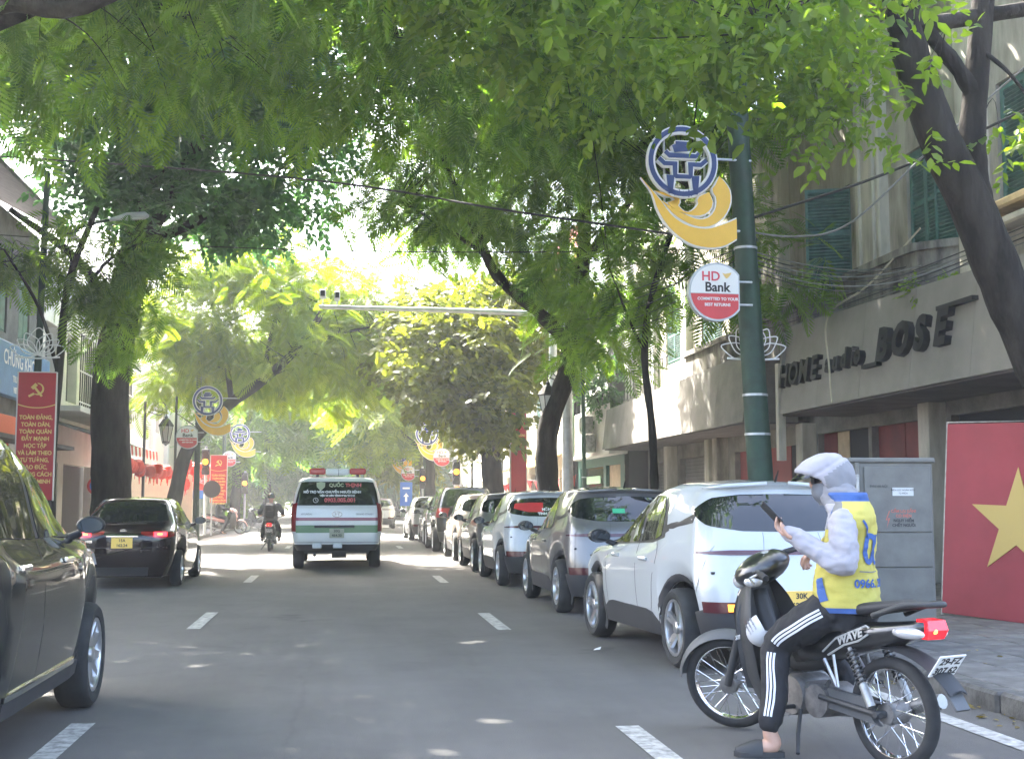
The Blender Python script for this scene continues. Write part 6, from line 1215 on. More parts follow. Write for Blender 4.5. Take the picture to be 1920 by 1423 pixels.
def bike(label, loc, heading, steer=0.0, pm='bike_black', lit=True, plate_lines=None, lean=0, group=None, spokes=18):
    t = thing('motorbike', label, 'motorbike', loc, heading, group); t.rotation_euler = (radians(lean), 0, heading)
    xr, xf, R = -.68, .64, .292
    SA = Matrix.Translation((.44, 0, .8)) @ Matrix.Rotation(steer, 4, Vector((-.40, 0, .92)).normalized()) @ Matrix.Translation((-.44, 0, -.8))
    def st(mb): mb.v = [tuple(SA @ Vector(v)) for v in mb.v]; return mb
    AY = Matrix.Rotation(pi / 2, 4, 'X')
    def wheel(x, front):
        T = Matrix.Translation((x, 0, R)) @ AY; k = st if front else (lambda m: m)
        w = MB(); w.lathe([(R - .055 + .047 * (1 - cos(a)) / 2 * 1.15 if False else (R - .036) + .036 * cos(a), .040 * sin(a)) for a in np.linspace(-pi, pi, 13)[:-1]], 40, T, close=True); wo = k(w).build('wheel', M['rubber'], t, smooth=True)
        r = MB(); r.lathe([(R - .066, -.026), (R - .05, -.028), (R - .05, .028), (R - .066, .026), (R - .072, 0)], 40, T, close=True); k(r).build('rim', M['chrome'], wo, smooth=40)
        h = MB(); h.lathe([(.02, -.075), (.055, -.07), (.062, -.03), (.052, 0), (.062, .03), (.055, .07), (.02, .075)], 20, T); k(h).build('hub', M['engine'], wo, smooth=40)
        s = MB()
        for i in range(spokes * 2):
            a = pi * i / spokes; sg = 1 if i % 2 else -1; b = a + (.5 if i % 4 < 2 else -.5)
            s.tube([T @ Vector((.055 * cos(b), .055 * sin(b), sg * .045)), T @ Vector(((R - .06) * cos(a), (R - .06) * sin(a), sg * .008))], .0022, 4, cap=False)
        tag(k(s).build('spokes', M['chrome'], wo), kind='stuff')
    wheel(xr, False); wheel(xf, True)
    # fork, fender, bars, headlamp cowl (steered)
    f = MB()
    for sg in (1, -1): f.tube([(.47, sg * .075, .72), (.56, sg * .075, .50), (.635, sg * .085, .30)], [.026, .028, .022], 10)
    st(f).build('fork', M['bike_satin'], t, smooth=40)
    f = MB(); A = []
    for a in np.linspace(radians(8), radians(150), 20):
        r = R + .045 + .02 * max(0, (a - 1.8)); A.append([(xf + (r - .028 * (abs(u) ** 2)) * cos(a), .062 * u * (1 - .25 * (a < .3)), R + (r - .045 * (abs(u) ** 2)) * sin(a)) for u in np.linspace(-1, 1, 7)])
    f.grid(A); f.grid([[(p[0] * 1 - .004 * (p[0] - xf), p[1] * .96, p[2] - .004) for p in q[::-1]] for q in A]); st(f).build('front_fender', M[pm if pm != 'bike_black' else 'bike_grey'], t, smooth=True)
    f = MB(); f.tube(catmull([(.20, .34, 1.03), (.30, .2, 1.03), (.36, .06, .98), (.36, -.06, .98), (.30, -.2, 1.03), (.20, -.34, 1.03)], 5), .012, 8); st(f).build('handlebar', M['bike_satin'], t, smooth=True)
    for sg in (1, -1):
        f = MB(); f.tube([(.27, sg * .25, 1.031), (.20, sg * .36, 1.03)], .018, 10); st(f).build('grip', M['rubber'], t, smooth=40)
        f = MB(); f.tube([(.29, sg * .2, 1.02), (.33, sg * .27, 1.01), (.27, sg * .37, 1.0)], .007, 6); st(f).build('brake_lever', M['steel'], t)
    def ell(cx, cz, ax, ay, az, tilt=0, n=16, m=10, x0=-1): 
        P = []
        for i in range(m + 1):
            a = pi * i / m; P.append([(cx + ax * cos(a) * cos(tilt) - az * sin(a) * sin(q) * sin(tilt), ay * sin(a) * cos(q), cz + ax * cos(a) * sin(tilt) + az * sin(a) * sin(q) * cos(tilt)) for q in np.linspace(0, 2 * pi, n + 1)])
        return P
    c_ = MB(); c_.grid(ell(.34, 1.0, .18, .165, .095, -.35)); co = st(c_).build('headlamp_cowl', M[pm], t, smooth=True, weld=True)
    l_ = MB(); l_.grid(ell(.435, .955, .10, .105, .066, -.5)); st(l_).build('headlamp', M['lens_clear'], co, smooth=True, weld=True)
    for sg in (1, -1): i_ = MB(); i_.sphere((.36, sg * .135, .955), (.06, .04, .035)); st(i_).build('indicator', M['lens_clear'], co, smooth=True)
    d_ = MB(); d_.grid(ell(.275, 1.062, .085, .105, .045, .1)); st(d_).build('dash', M['lens_clear'], co, smooth=True)
    # leg shield, backbone
    def shield(zs, hw, xn, dep, name, m, inner=.008):
        A = []; 
        for z in np.linspace(zs[0], zs[-1], 18):
            w, x, d = np.interp(z, zs[::-1], hw[::-1]), np.interp(z, zs[::-1], xn[::-1]), np.interp(z, zs[::-1], dep[::-1]); A.append([(x - d * abs(u) ** 2.2, w * u, z) for u in np.linspace(-1, 1, 15)])
        s = MB(); s.grid(A); s.grid([[(p[0] - .022, p[1] * .95, p[2]) for p in q[::-1]] for q in A]); 
        for k in (0, -1): s.strip([q[k] for q in A], [(q[k][0] - .022, q[k][1] * .95, q[k][2]) for q in A])
        return s.build(name, M[m], t, smooth=50, weld=True)
    shield([.97, .86, .72, .55, .38, .24], [.07, .15, .205, .20, .165, .12], [.42, .50, .53, .51, .46, .36], [.06, .20, .29, .28, .24, .18], 'leg_shield', 'bike_satin')
    shield([.93, .86, .74, .60, .50], [.05, .09, .11, .09, .05], [.44, .50, .535, .52, .49], [.02, .05, .06, .05, .03], 'front_cowl', pm)
    text('shield_text', '110CC', .035, M['white'], t, (.335, .192, .60), (pi / 2, 0, radians(-58) + pi), bold=.001)
    A = [[(.40 - .03 * abs(u) - (.16 if z < .55 else .16 * (.97 - z) / .42 + .0) * (1 - abs(u)) ** .5, (np.interp(z, [.3, .5, .72, .95], [.10, .165, .175, .07])) * u, z) for u in np.linspace(-1, 1, 11)] for z in np.linspace(.95, .3, 12)]
    MB().grid(A).build('inner_cover', M['bike_satin'], t, smooth=True)
    b = MB(); b.tube(catmull([(.38, 0, .86), (.26, 0, .62), (.08, 0, .50), (-.15, 0, .52), (-.35, 0, .62)], 5), [.06] * 5 + [.065] * 16, 10); b.build('backbone', M['bike_satin'], t, smooth=True)
    # body panels, seat
    A = []
    for s in np.linspace(0, 1, 16):
        x = -.02 - .93 * s; zt = .70 + .095 * s; h = np.interp(s, [0, .3, .75, 1], [.22, .2, .13, .07]); w = np.interp(s, [0, .25, .7, 1], [.10, .135, .12, .075])
        A.append([(x, w * (1 if abs(sin(q)) < 1 else 1) * np.sign(cos(q)) * abs(cos(q)) ** .6, zt - h / 2 + h / 2 * np.sign(sin(q)) * abs(sin(q)) ** .6) for q in np.linspace(0, 2 * pi, 21)])
    p = MB(); p.grid(A); p.add(A[0][:-1], [tuple(range(20))]); p.add(A[-1][:-1], [tuple(range(20))[::-1]]); p.build('side_panel', M[pm], t, smooth=True, weld=True)
    A = []
    for s in np.linspace(0, 1, 18):
        x = .02 - .90 * s; zc = np.interp(s, [0, .15, .45, .55, 1], [.72, .735, .745, .775, .845]); h = np.interp(s, [0, .08, .5, .9, 1], [.02, .075, .08, .06, .015]); w = np.interp(s, [0, .2, .5, .9, 1], [.07, .115, .135, .10, .05])
        A.append([(x, w * np.sign(cos(q)) * abs(cos(q)) ** .55, zc + h / 2 + h / 2 * np.sign(sin(q)) * abs(sin(q)) ** .7) for q in np.linspace(0, 2 * pi, 19)])
    p = MB(); p.grid(A); p.add(A[0][:-1], [tuple(range(18))]); p.add(A[-1][:-1], [tuple(range(18))[::-1]]); p.build('seat', M['seat'], t, smooth=True, weld=True)
    g = MB(); g.tube(catmull([(-.66, .125, .80), (-.85, .10, .865), (-.985, .05, .875), (-.985, -.05, .875), (-.85, -.10, .865), (-.66, -.125, .80)], 5), .016, 8); g.build('grab_rail', M['bike_satin'], t, smooth=True)
    for sg in (1, -1):
        for pts in ([(-.30, .58), (-.40, .66), (-.62, .745), (-.64, .735)], [(-.34, .565), (-.46, .63), (-.56, .66), (-.63, .70)]): MB().tube([(q[0], sg * (.136 if q[0] > -.5 else .131), q[1]) for q in pts], .006, 5).build('side_stripe', M['bike_silver'], t)
        o_ = text('side_script', 'WAVE', .062, M['bike_silver'], t, bold=.002, ext=.002, shear=.3, sx=1.1); o_.matrix_local = Matrix.Translation((-.50, sg * .1375, .675)) @ Matrix.Rotation(radians(20), 4, 'Y') @ Euler((pi / 2, 0, pi if sg > 0 else 0)).to_matrix().to_4x4()
    # tail
    l_ = MB()
    A = [[(x, w * u, z0 + (z1 - z0) * v) for u in np.linspace(-1, 1, 7)] for v, x, w, z0, z1 in ((0, -.945, .05, .70, .70), (0, -.97, .06, .70, .79), (.5, -.99, .072, .70, .79), (1, -.975, .066, .70, .795), (1, -.90, .06, .70, .80))]
    l_.grid(A); 
    for k in (0, -1): l_.add([a[k] for a in A] + [(-.88, A[0][k][1], .70)], [(0, 1, 2, 3, 4, 5)])
    tl = l_.build('tail_light', TAIL if lit else M['lens_red'], t, smooth=40, weld=True)
    for sg in (1, -1):
        i_ = MB(); i_.sphere((-.865, sg * .085, .725), (.11, .035, .032), 12, 8); i_.build('rear_indicator', M['lens_clear'], t, smooth=True)
    MB().sphere((-.982, .02, .74), (.012, .018, .014)).build('bulb', M['brake_core'], tl)
    A = []
    for s in np.linspace(0, 1, 14):
        a = radians(88 + 62 * s); r = R + .07 + .07 * s ** 2; A.append([(xr + r * cos(a) - .05 * s, u * (.085 - .02 * s), R + r * sin(a) - .02 * u * u - .05 * s * s) for u in np.linspace(-1, 1, 7)])
    f = MB(); f.grid(A); f.grid([[(q[0], q[1] * .96, q[2] - .006) for q in a[::-1]] for a in A]); f.build('rear_fender', M['bike_satin'], t, smooth=True)
    f = MB(); f.add([(-1.035, -.055, .50), (-1.035, .055, .50), (-1.13, .05, .37), (-1.13, -.05, .37), (-1.025, -.055, .49), (-1.025, .055, .49), (-1.12, .05, .36), (-1.12, -.05, .36)], [(0, 1, 2, 3), (7, 6, 5, 4), (0, 4, 5, 1), (1, 5, 6, 2), (2, 6, 7, 3), (3, 7, 4, 0)]); f.build('mud_flap', M['bike_grey'], t)
    pl = MB().bbox((0, 0, 0), (.19, .008, .14), .003).build('number_plate', M['plate_w'], t, loc=(-1.035, 0, .575), rot=(radians(-38), 0, radians(-90)))
    pl.rotation_euler = (Matrix.Rotation(radians(-90), 3, 'Z') @ Matrix.Rotation(radians(38), 3, 'X')).to_euler()
    for i, l in enumerate(plate_lines or ('29-B1', '482.17')): text('plate_text', l, .062, M['ink'], pl, (0, -.0055, .033 - .064 * i), (pi / 2, 0, 0), ext=.001, bold=.001)
    # engine, chain case, swing arm, shocks, pegs, stand, exhaust
    e = MB(); AYm = lambda x, y, z: Matrix.Translation((x, y, z)) @ AY
    e.bbox((-.10, 0, .31), (.34, .22, .16), .03); e.tube([(.02, 0, .35), (.24, 0, .40)], .075, 14); e.lathe([(.11, -.13), (.115, -.10), (.115, .10), (.105, .13), (.05, .14)], 20, AYm(-.02, 0, .31)); e.lathe([(.09, -.12), (.095, .11), (.08, .135), (.03, .14)], 18, AYm(-.22, 0, .30))
    eo = e.build('engine', M['engine'], t, smooth=40); fi = MB()
    for k in range(7): fi.lathe([(.074, -.003), (.10, -.003), (.10, .003), (.074, .003)], 14, Matrix.Translation((.07 + .025 * k, 0, .36 + .0055 * k)) @ Matrix.Rotation(pi / 2 - .2, 4, 'Y'), close=True)
    tag(fi.build('cooling_fins', M['engine'], eo), kind='stuff')
    c_ = MB(); c_.prism([(p_[0], p_[1]) for p_ in arc(-.26, .335, .055, 90, 270, 9) + arc(-.68, .29, .06, 270, 450, 9)], .035, Matrix(((1, 0, 0, 0), (0, 0, 1, .075), (0, 1, 0, 0), (0, 0, 0, 1)))); c_.build('chain_case', M['bike_grey'], t, smooth=40)
    s = MB()
    for sg in (1, -1): s.tube([(-.25, sg * .115, .33), (-.70, sg * .125, .29)], .018, 8)
    s.lathe([(.016, -.15), (.02, -.14), (.02, .14), (.016, .15)], 10, AYm(xr, 0, R)); s.build('swing_arm', M['bike_satin'], t, smooth=40)
    for sg in (1, -1):
        q0, q1 = Vector((-.50, sg * .135, .62)), Vector((-.655, sg * .145, .33)); s = MB(); s.tube([q0, q1], .012, 8); s.tube([q0.lerp(q1, .62), q1], .024, 10); so = s.build('shock_absorber', M['dullsteel'], t, smooth=40)
        co = MB(); ax = (q1 - q0).normalized(); u = ax.orthogonal().normalized(); v = ax.cross(u); co.tube([q0.lerp(q1, .06 + .58 * i / 72) + (u * cos(i * .7) + v * sin(i * .7)) * .026 for i in range(73)], .006, 5); co.build('spring', M['bike_satin'], so)
        MB().tube([(-.33, sg * .12, .42), (-.40, sg * .22, .40)], .012, 8).build('foot_peg', M['rubber'], t); MB().tube([(-.06, sg * .10, .25), (-.06, sg * .26, .255)], .013, 8).build('foot_peg', M['rubber'], t)
        s = MB(); s.tube([(-.30, sg * .125, .54), (-.40, sg * .135, .40)], .011, 6); s.tube([(-.37, sg * .125, .57), (-.41, sg * .135, .40)], .009, 6); s.build('peg_bracket', M['steel'], t)
    s = MB(); s.tube([(-.10, .12, .24), (-.16, .2, .12), (-.22, .26, .03)], .012, 8); s.build('side_stand', M['bike_satin'], t)
    s = MB(); s.tube(catmull([(.20, -.07, .34), (.15, -.12, .2), (-.1, -.14, .2), (-.4, -.15, .24), (-.85, -.17, .36)], 5), [.018] * 14 + [.04, .045, .046, .046, .046, .045, .04], 10); s.build('exhaust', M['dullsteel'], t, smooth=40)
    s = MB(); s.tube(catmull([(-.02, .13, .2), (.08, .15, .21), (.15, .15, .22)], 4), .008, 6); s.tube([(.13, .12, .22), (.13, .19, .22)], .012, 6); s.build('gear_pedal', M['steel'], t)
    return t
# ---- people
def fuse(mb, name, m, parent, vox=.008, it=4, wr=0, wscale=(14, 14, 14), seed=0, fac=.5):
    me = mb.mesh(name, m); o = bpy.data.objects.new('tmp', me)
    r = o.modifiers.new('r', 'REMESH'); r.mode = 'VOXEL'; r.voxel_size = vox; s = o.modifiers.new('s', 'SMOOTH'); s.iterations = it; s.factor = fac
    nm = evaluated_mesh(o); nm.name = name
    nm.materials.clear(); [nm.materials.append(x) for x in (m if isinstance(m, list) else [m])]
    if wr:
        nv = len(nm.vertices); co = np.empty(nv * 3, np.float32); no = np.empty(nv * 3, np.float32); nm.vertices.foreach_get('co', co); nm.vertices.foreach_get('normal', no); co = co.reshape(-1, 3); no = no.reshape(-1, 3)
        sc_ = np.array(wscale); A_ = co * sc_ + [seed, 0, 0]; B_ = co * sc_ * 2.15 + [0, seed, 0]
        k = np.array([mnoise.noise(p) + .5 * mnoise.noise(q) for p, q in zip(A_.tolist(), B_.tolist())]); nm.vertices.foreach_set('co', (co + no * (wr * k)[:, None]).astype(np.float32).ravel())
    nm.polygons.foreach_set('use_smooth', [True] * len(nm.polygons)); nm.update()
    return link(name, nm, parent)
def limb(mb, pts, rad, n=14, flat=1.0, sub=5):
    P = catmull(pts, sub); k = np.linspace(0, len(pts) - 1, len(P)); R = list(np.interp(k, range(len(pts)), rad))
    d0 = (P[0] - P[1]).normalized(); d1 = (P[-1] - P[-2]).normalized()
    P = [P[0] + d0 * R[0] * .9, P[0] + d0 * R[0] * .6] + P + [P[-1] + d1 * R[-1] * .6, P[-1] + d1 * R[-1] * .9]; R = [R[0] * .35, R[0] * .78] + R + [R[-1] * .78, R[-1] * .35]
    mb.tube(P, R, n, flat=flat)
def hand(mb, W, dirn, palm_n, curl=.6, sc=1.0, spread=.0, thumb_side=1):
    W = Vector(W); d = Vector(dirn).normalized(); nrm = Vector(palm_n).normalized(); nrm = (nrm - d * nrm.dot(d)).normalized(); s = d.cross(nrm) * thumb_side
    for k in range(5): q = (k - 2) / 2; limb(mb, [W + s * q * .012, W + d * .045 * sc + s * q * .026 * sc, W + d * .085 * sc + s * q * .034 * sc], [.018 * sc, .016 * sc, .011 * sc], 8, sub=3)
    for k, L in enumerate((.068, .078, .072, .056)):
        b = W + d * .088 * sc + s * (1 - k * .667) * .034 * sc; a1, a2, a3 = curl * .6, curl * 1.3, curl * 1.9; p = [b]
        for a, f in ((a1, .45), (a2, .33), (a3, .24)): p.append(p[-1] + (d * cos(a) + nrm * sin(a)) * L * f * sc * 1.1)
        limb(mb, p, [.0095 * sc, .0088 * sc, .008 * sc, .0068 * sc], 8, sub=3)
    b = W + d * .025 * sc + s * .032 * sc; limb(mb, [b, b + (d * .55 + s * .6 + nrm * .35) * .036 * sc, b + (d * .9 + s * .45 + nrm * .65) * .062 * sc, b + (d * 1.0 + s * .2 + nrm * .8) * .08 * sc], [.014 * sc, .0125 * sc, .0105 * sc, .008 * sc], 8, sub=3)
def head(mb, c, F, U, sc=1.0):
    c, F, U = Vector(c), Vector(F).normalized(), Vector(U); U = (U - F * U.dot(F)).normalized(); L = U.cross(F)
    xf = Matrix(((F.x, L.x, U.x, c.x), (F.y, L.y, U.y, c.y), (F.z, L.z, U.z, c.z), (0, 0, 0, 1)))
    mb.sphere((-.01, 0, .03), (.098 * sc, .078 * sc, .095 * sc), 16, 12, xf); mb.sphere((.02, 0, -.045), (.075 * sc, .06 * sc, .075 * sc), 14, 10, xf); mb.sphere((.095, 0, -.012), (.02, .014, .026), 8, 6, xf)
    for sg in (1, -1): mb.sphere((-.01, sg * .08, -.005), (.022, .01, .032), 8, 6, xf)
    return xf
def torso_rings(base, levels, yaw):
    # levels: (z, forward offset, half width, half depth, sideways offset)
    f = Vector((cos(yaw), sin(yaw), 0)); l = Vector((-sin(yaw), cos(yaw), 0)); A = []
    for z, o, a, b, s in levels: A.append([Vector((base[0], base[1], z)) + f * (o + b * np.sign(cos(q)) * abs(cos(q)) ** .85) + l * (s + a * np.sign(sin(q)) * abs(sin(q)) ** .8) for q in np.linspace(0, 2 * pi, 41)])
    return A
# near motorbike and its rider
HB = radians(112.7); BL_ = (2.645, 7.045, 0)
mb1 = bike('black underbone motorbike with lit tail light and white plate in the right foreground', BL_, HB, radians(33), 'bike_black', True, ('29-FZ', '307.62'))
M['hoodie'] = mat('hoodie_lilac_grey', (.31, .297, .32), .9, var=.05, vscale=8, bump=.12, bscale=180); M['vest_yellow'] = mat('vest_yellow', (.43, .37, .075), .8, var=.08, vscale=5, bump=.1, bscale=120); M['vest_blue'] = mat('vest_blue', (.035, .085, .25), .8, var=.1, vscale=6, bump=.1, bscale=120); M['vest_grey'] = mat('vest_grey', (.15, .15, .145), .6)
M['trousers'] = mat('trousers_black', (.014, .014, .016), .85, bump=.1, bscale=90); M['stripe'] = mat('stripe_white', (.62, .62, .64), .8); M['mask'] = mat('mask_grey', (.12, .127, .138), .8, var=.1, vscale=20); M['goggles'] = mat('goggles', (.01, .01, .012), .08, coat=.6)
M['phone'] = mat('phone_body', (.02, .02, .022), .2, coat=.5); M['phone_screen'] = mat('phone_screen', (.12, .13, .13), .08); M['cap_white'] = mat('cap_white', (.5, .5, .5), .7); M['print_grey'] = mat('print_grey', (.2, .2, .22), .7)
rd = thing('person', 'rider in pale hooded top and yellow vest looking at a phone on the motorbike', 'person', BL_, HB)
YT = radians(40); fT = Vector((cos(YT), sin(YT), 0)); lT = Vector((-sin(YT), cos(YT), 0))
P0 = Vector((-.37, 0, .80)); shL = Vector((-.36, 0, 1.295)) + lT * .185; shR = Vector((-.36, 0, 1.295)) - lT * .185
elL = Vector((-.535, .20, 1.075)); wrL = Vector((-.345, .345, 1.205)); haD = (Vector((-.235, .43, 1.275)) - wrL).normalized()
elR = Vector((-.06, -.36, 1.13)); wrR = Vector((.20, -.31, 1.10))
knL = Vector((-.045, .235, .585)); anL = Vector((-.10, .35, .13)); knR = Vector((.06, -.22, .60)); anR = Vector((-.08, -.24, .34)); hpL = Vector((-.37, .10, .83)); hpR = Vector((-.36, -.10, .83))
YH = radians(50); FH = Vector((cos(YH), sin(YH), -.20)).normalized(); HC = Vector((-.255, .015, 1.525))
bd = MB(); head(bd, HC, FH, (0, 0, 1))
limb(bd, [(-.345, 0, 1.30), (-.31, .005, 1.40), (-.27, .015, 1.48)], [.06, .055, .055])
A = torso_rings(P0, [(.74, 0, .14, .11, 0), (.85, 0, .165, .13, 0), (1.0, 0, .16, .12, 0), (1.15, .01, .165, .115, 0), (1.27, 0, .16, .10, 0), (1.34, .0, .09, .08, 0)], YT); bd.grid(A); bd.add(A[0][:-1], [tuple(range(40))[::-1]]); bd.add(A[-1][:-1], [tuple(range(40))])
limb(bd, [shL, elL, wrL], [.05, .042, .03]); limb(bd, [shR, elR, wrR], [.05, .042, .03]); limb(bd, [hpL, knL, anL], [.085, .062, .042]); limb(bd, [hpR, knR, anR], [.085, .062, .042])
ftL = Vector((.55, .80, 0)).normalized()
limb(bd, [anL, anL + Vector((0, 0, -.065)) - ftL * .015, anL + ftL * .08 + Vector((0, 0, -.08)), anL + ftL * .16 + Vector((0, 0, -.092))], [.042, .044, .038, .024], flat=1.0)
limb(bd, [anR, anR + Vector((.06, 0, -.05)), anR + Vector((.15, 0, -.065))], [.04, .036, .026])
hand(bd, wrL, haD, Vector((-.2, .3, .9)), .75, 1.0, thumb_side=-1); hand(bd, wrR, Vector((.75, .1, -.45)), Vector((.2, 0, -1)), 1.25, 1.0, thumb_side=1)
body = fuse(bd, 'body', M['skin'], rd, .0065, 2)
hd = MB()
limb(hd, [shL + Vector((0, 0, -.005)), (shL + elL) / 2 + Vector((-.015, .01, .01)), elL, (elL + wrL) / 2 + Vector((0, 0, -.012)), wrL + haD * .01, wrL + haD * .055], [.078, .078, .074, .062, .05, .044], 18, sub=8); limb(hd, [shR, (shR + elR) / 2, elR, (elR + wrR) / 2, wrR], [.085, .076, .066, .054, .044], 16)
A = torso_rings(P0, [(.80, 0, .17, .13, 0), (1.0, 0, .17, .125, 0), (1.2, 0, .18, .12, 0), (1.30, 0, .16, .10, 0), (1.39, .03, .085, .08, 0)], YT); hd.grid(A); hd.add(A[0][:-1], [tuple(range(40))[::-1]]); hd.add(A[-1][:-1], [tuple(range(40))])
hoodie = fuse(hd, 'hoodie', M['hoodie'], rd, .008, 3, .011, (12, 12, 19), 3)
# hood with a stiff peak
LH = Vector((0, 0, 1)).cross(FH).normalized(); UH = FH.cross(LH)
def hp(f, l, u): return HC + FH * f + LH * l + UH * u
angs = np.linspace(0, 2 * pi, 81)
def ring(top, side, bot): # keyed on angle: 90 = top, 0/180 = sides, 270 = bottom
    r = []
    for a in angs:
        ca_, sa_ = cos(a), sin(a); k = abs(sa_) ** 1.2; e = top if sa_ > 0 else bot
        f = side[0] * (1 - k) + e[0] * k; u = side[2] * (1 - abs(sa_)) + e[2] * abs(sa_); l = side[1] * np.sign(ca_) * abs(ca_) ** .8; r.append(hp(f, l, u))
    return r
rings = [ring((.178, 0, .075), (.048, .096, -.0), (-.045, 0, -.175)), ring((.168, 0, .098), (.040, .110, .0), (-.05, 0, -.19)), ring((.085, 0, .140), (.01, .124, .0), (-.05, 0, -.195)), ring((.0, 0, .150), (-.035, .122, .0), (-.06, 0, -.20)), ring((-.085, 0, .128), (-.088, .10, .0), (-.08, 0, -.19)), ring((-.14, 0, .06), (-.135, .06, -.01), (-.10, 0, -.13)), ring((-.15, 0, 0), (-.15, .01, -.02), (-.15, 0, -.04))]
G_ = []
for j in range(len(angs)): G_.append(catmull([r[j] for r in rings], 10))
hm = MB(); hm.grid([[tuple(p) for p in g] for g in G_]); hm.grid([[tuple(HC + (p - HC) * .955) for p in g] for g in G_[::-1]]); hm.strip([g[0] for g in G_], [HC + (g[0] - HC) * .955 for g in G_])
for v in range(len(hm.v)):
    c = Vector(hm.v[v]); n_ = (c - HC).normalized(); e = c - HC; cr = abs(e.dot(UH) * .9 + e.dot(FH) * .35 - .062); hm.v[v] = tuple(c + n_ * (.006 * mnoise.noise(c * 13) + .0035 * mnoise.noise(c * 31) - .007 * max(0, 1 - cr / .012)))
for i, f_ in enumerate(hm.f):
    e = sum((Vector(hm.v[k]) for k in f_), Vector()) / len(f_) - HC; hm.m[i] = 1 if e.dot(UH) < .045 - .42 * (e.dot(FH) + .03) and e.dot(FH) < .03 else 0  # shade painted into the hood: darker copy on its lower back
M['hoodie_shaded'] = mat('hoodie_shaded', (.2, .2, .213), .9, var=.06, vscale=8, bump=.12, bscale=180)  # shaded copy of the hoodie colour, also on the neck
hm.build('hood', [M['hoodie'], M['hoodie_shaded']], rd, smooth=True, weld=True)
hn = MB(); limb(hn, [(-.37, -.005, 1.36), (-.335, .0, 1.41), (-.30, .01, 1.455)], [.11, .104, .098]); fuse(hn, 'hood_neck', M['hoodie_shaded'], rd, .009, 3, .010, (14, 14, 26), 9)
xfH = Matrix(((FH.x, LH.x, UH.x, HC.x), (FH.y, LH.y, UH.y, HC.y), (FH.z, LH.z, UH.z, HC.z), (0, 0, 0, 1)))
mk = MB(); A = []
for a in np.linspace(-1.45, 1.45, 21): A.append([(-.004 + .096 * max(0, cos(a)) ** .7 * (.98 + .22 * sin(pi * min(1, v * 1.15)) - .25 * max(0, v - .6)), .086 * sin(a) * (1 - .25 * max(0, v - .5)), -.002 - .135 * v - .012 * abs(sin(a)) * (1 - v)) for v in np.linspace(0, 1, 9)])
mk.grid([[tuple(xfH @ Vector(p)) for p in r] for r in A]); mk.build('mask', M['mask'], rd, smooth=True)
gg = MB(); A = [[(.014 + .088 * cos(a), .085 * sin(a), -.004 + .062 * v - .006 * cos(a)) for v in np.linspace(0, 1, 4)] for a in np.linspace(-1.45, 1.45, 17)]; gg.grid([[tuple(xfH @ Vector(p)) for p in r] for r in A]); gg.build('glasses', M['goggles'], rd, smooth=True)
bl = MB(); A = [[(.05 + (.085 + .075 * v) * cos(a), (.085 + .012 * v) * sin(a), .062 - .028 * v * v) for v in np.linspace(0, 1, 5)] for a in np.linspace(-1.2, 1.2, 15)]; bl.grid([[tuple(xfH @ Vector(p)) for p in r] for r in A]); bl.grid([[tuple(xfH @ Vector((p[0], p[1], p[2] - .006))) for p in r[::-1]] for r in A]); bl.build('cap_peak', M['goggles'], rd, smooth=True)
# vest: yellow shell with blue collar, side wedge and hem, grey shoulder patch
LVt = [(.80, .005, .205, .165, 0), (.835, .01, .215, .178, 0), (.90, .02, .215, .182, 0), (.97, .025, .208, .172, 0), (1.05, .025, .203, .158, 0), (1.13, .02, .203, .146, 0), (1.20, .01, .206, .138, 0), (1.26, .0, .224, .132, 0), (1.31, -.005, .228, .124, 0), (1.35, -.003, .20, .112, 0), (1.385, .005, .145, .10, 0), (1.405, .015, .112, .10, 0), (1.44, .03, .108, .108, 0), (1.45, .032, .10, .10, 0)]
def interp_levels(lv, n):
    z = np.array(lv); k = np.linspace(0, len(lv) - 1, n); return [tuple(np.interp(k_, range(len(lv)), z[:, j]) for j in range(5)) for k_ in k]
VT = interp_levels(LVt, 66); NA = 96
def vest_pt(lv, q):
    z, o, a, b, s = lv; lean = (.0 - .06 * (z - .8)); p = P0 + fT * (o + lean + b * np.sign(cos(q)) * abs(cos(q)) ** .85) + lT * (a * np.sign(sin(q)) * abs(sin(q)) ** .8); p = Vector((p.x, p.y, z)); n_ = (fT * cos(q) + lT * sin(q))
    zz = z - .14 * sin(q) * 0
    w = mnoise.noise(Vector((q * 1.6, z * 15 + sin(q) * 1.5, 2.2))) * .014 + mnoise.noise(Vector((q * 3.2 + z * 7, z * 36, 7))) * .007
    return p + n_ * w * (1 if z < 1.33 else .4)
mbv = MB()
Q = np.linspace(0, 2 * pi, NA + 1); A = [[vest_pt(l, q) for q in Q] for l in VT]
for i in range(len(VT) - 1):
    for j in range(NA):
        z = VT[i][0]; q = (Q[j] + pi / NA); qd = math.degrees(q) % 360; m = 0
        if z > 1.398 - .0006 * abs((qd + 180) % 360 - 180) * 0 : m = 1
        elif z < .825: m = 1
        elif qd < 40 or qd > 320: m = 1 if (abs((qd + 180) % 360 - 180) < 8 + max(0, (z - 1.12)) * 95) and z > 1.12 else 0
        if m == 0 and 18 < qd < 72 and z > 1.245: m = 2
        mbv.cur = m; o = len(mbv.v); mbv.add([A[i][j], A[i][j + 1], A[i + 1][j + 1], A[i + 1][j]], [(0, 1, 2, 3)])
vest = mbv.build('vest', [M['vest_yellow'], M['vest_blue'], M['vest_grey']], rd, smooth=True, weld=True)
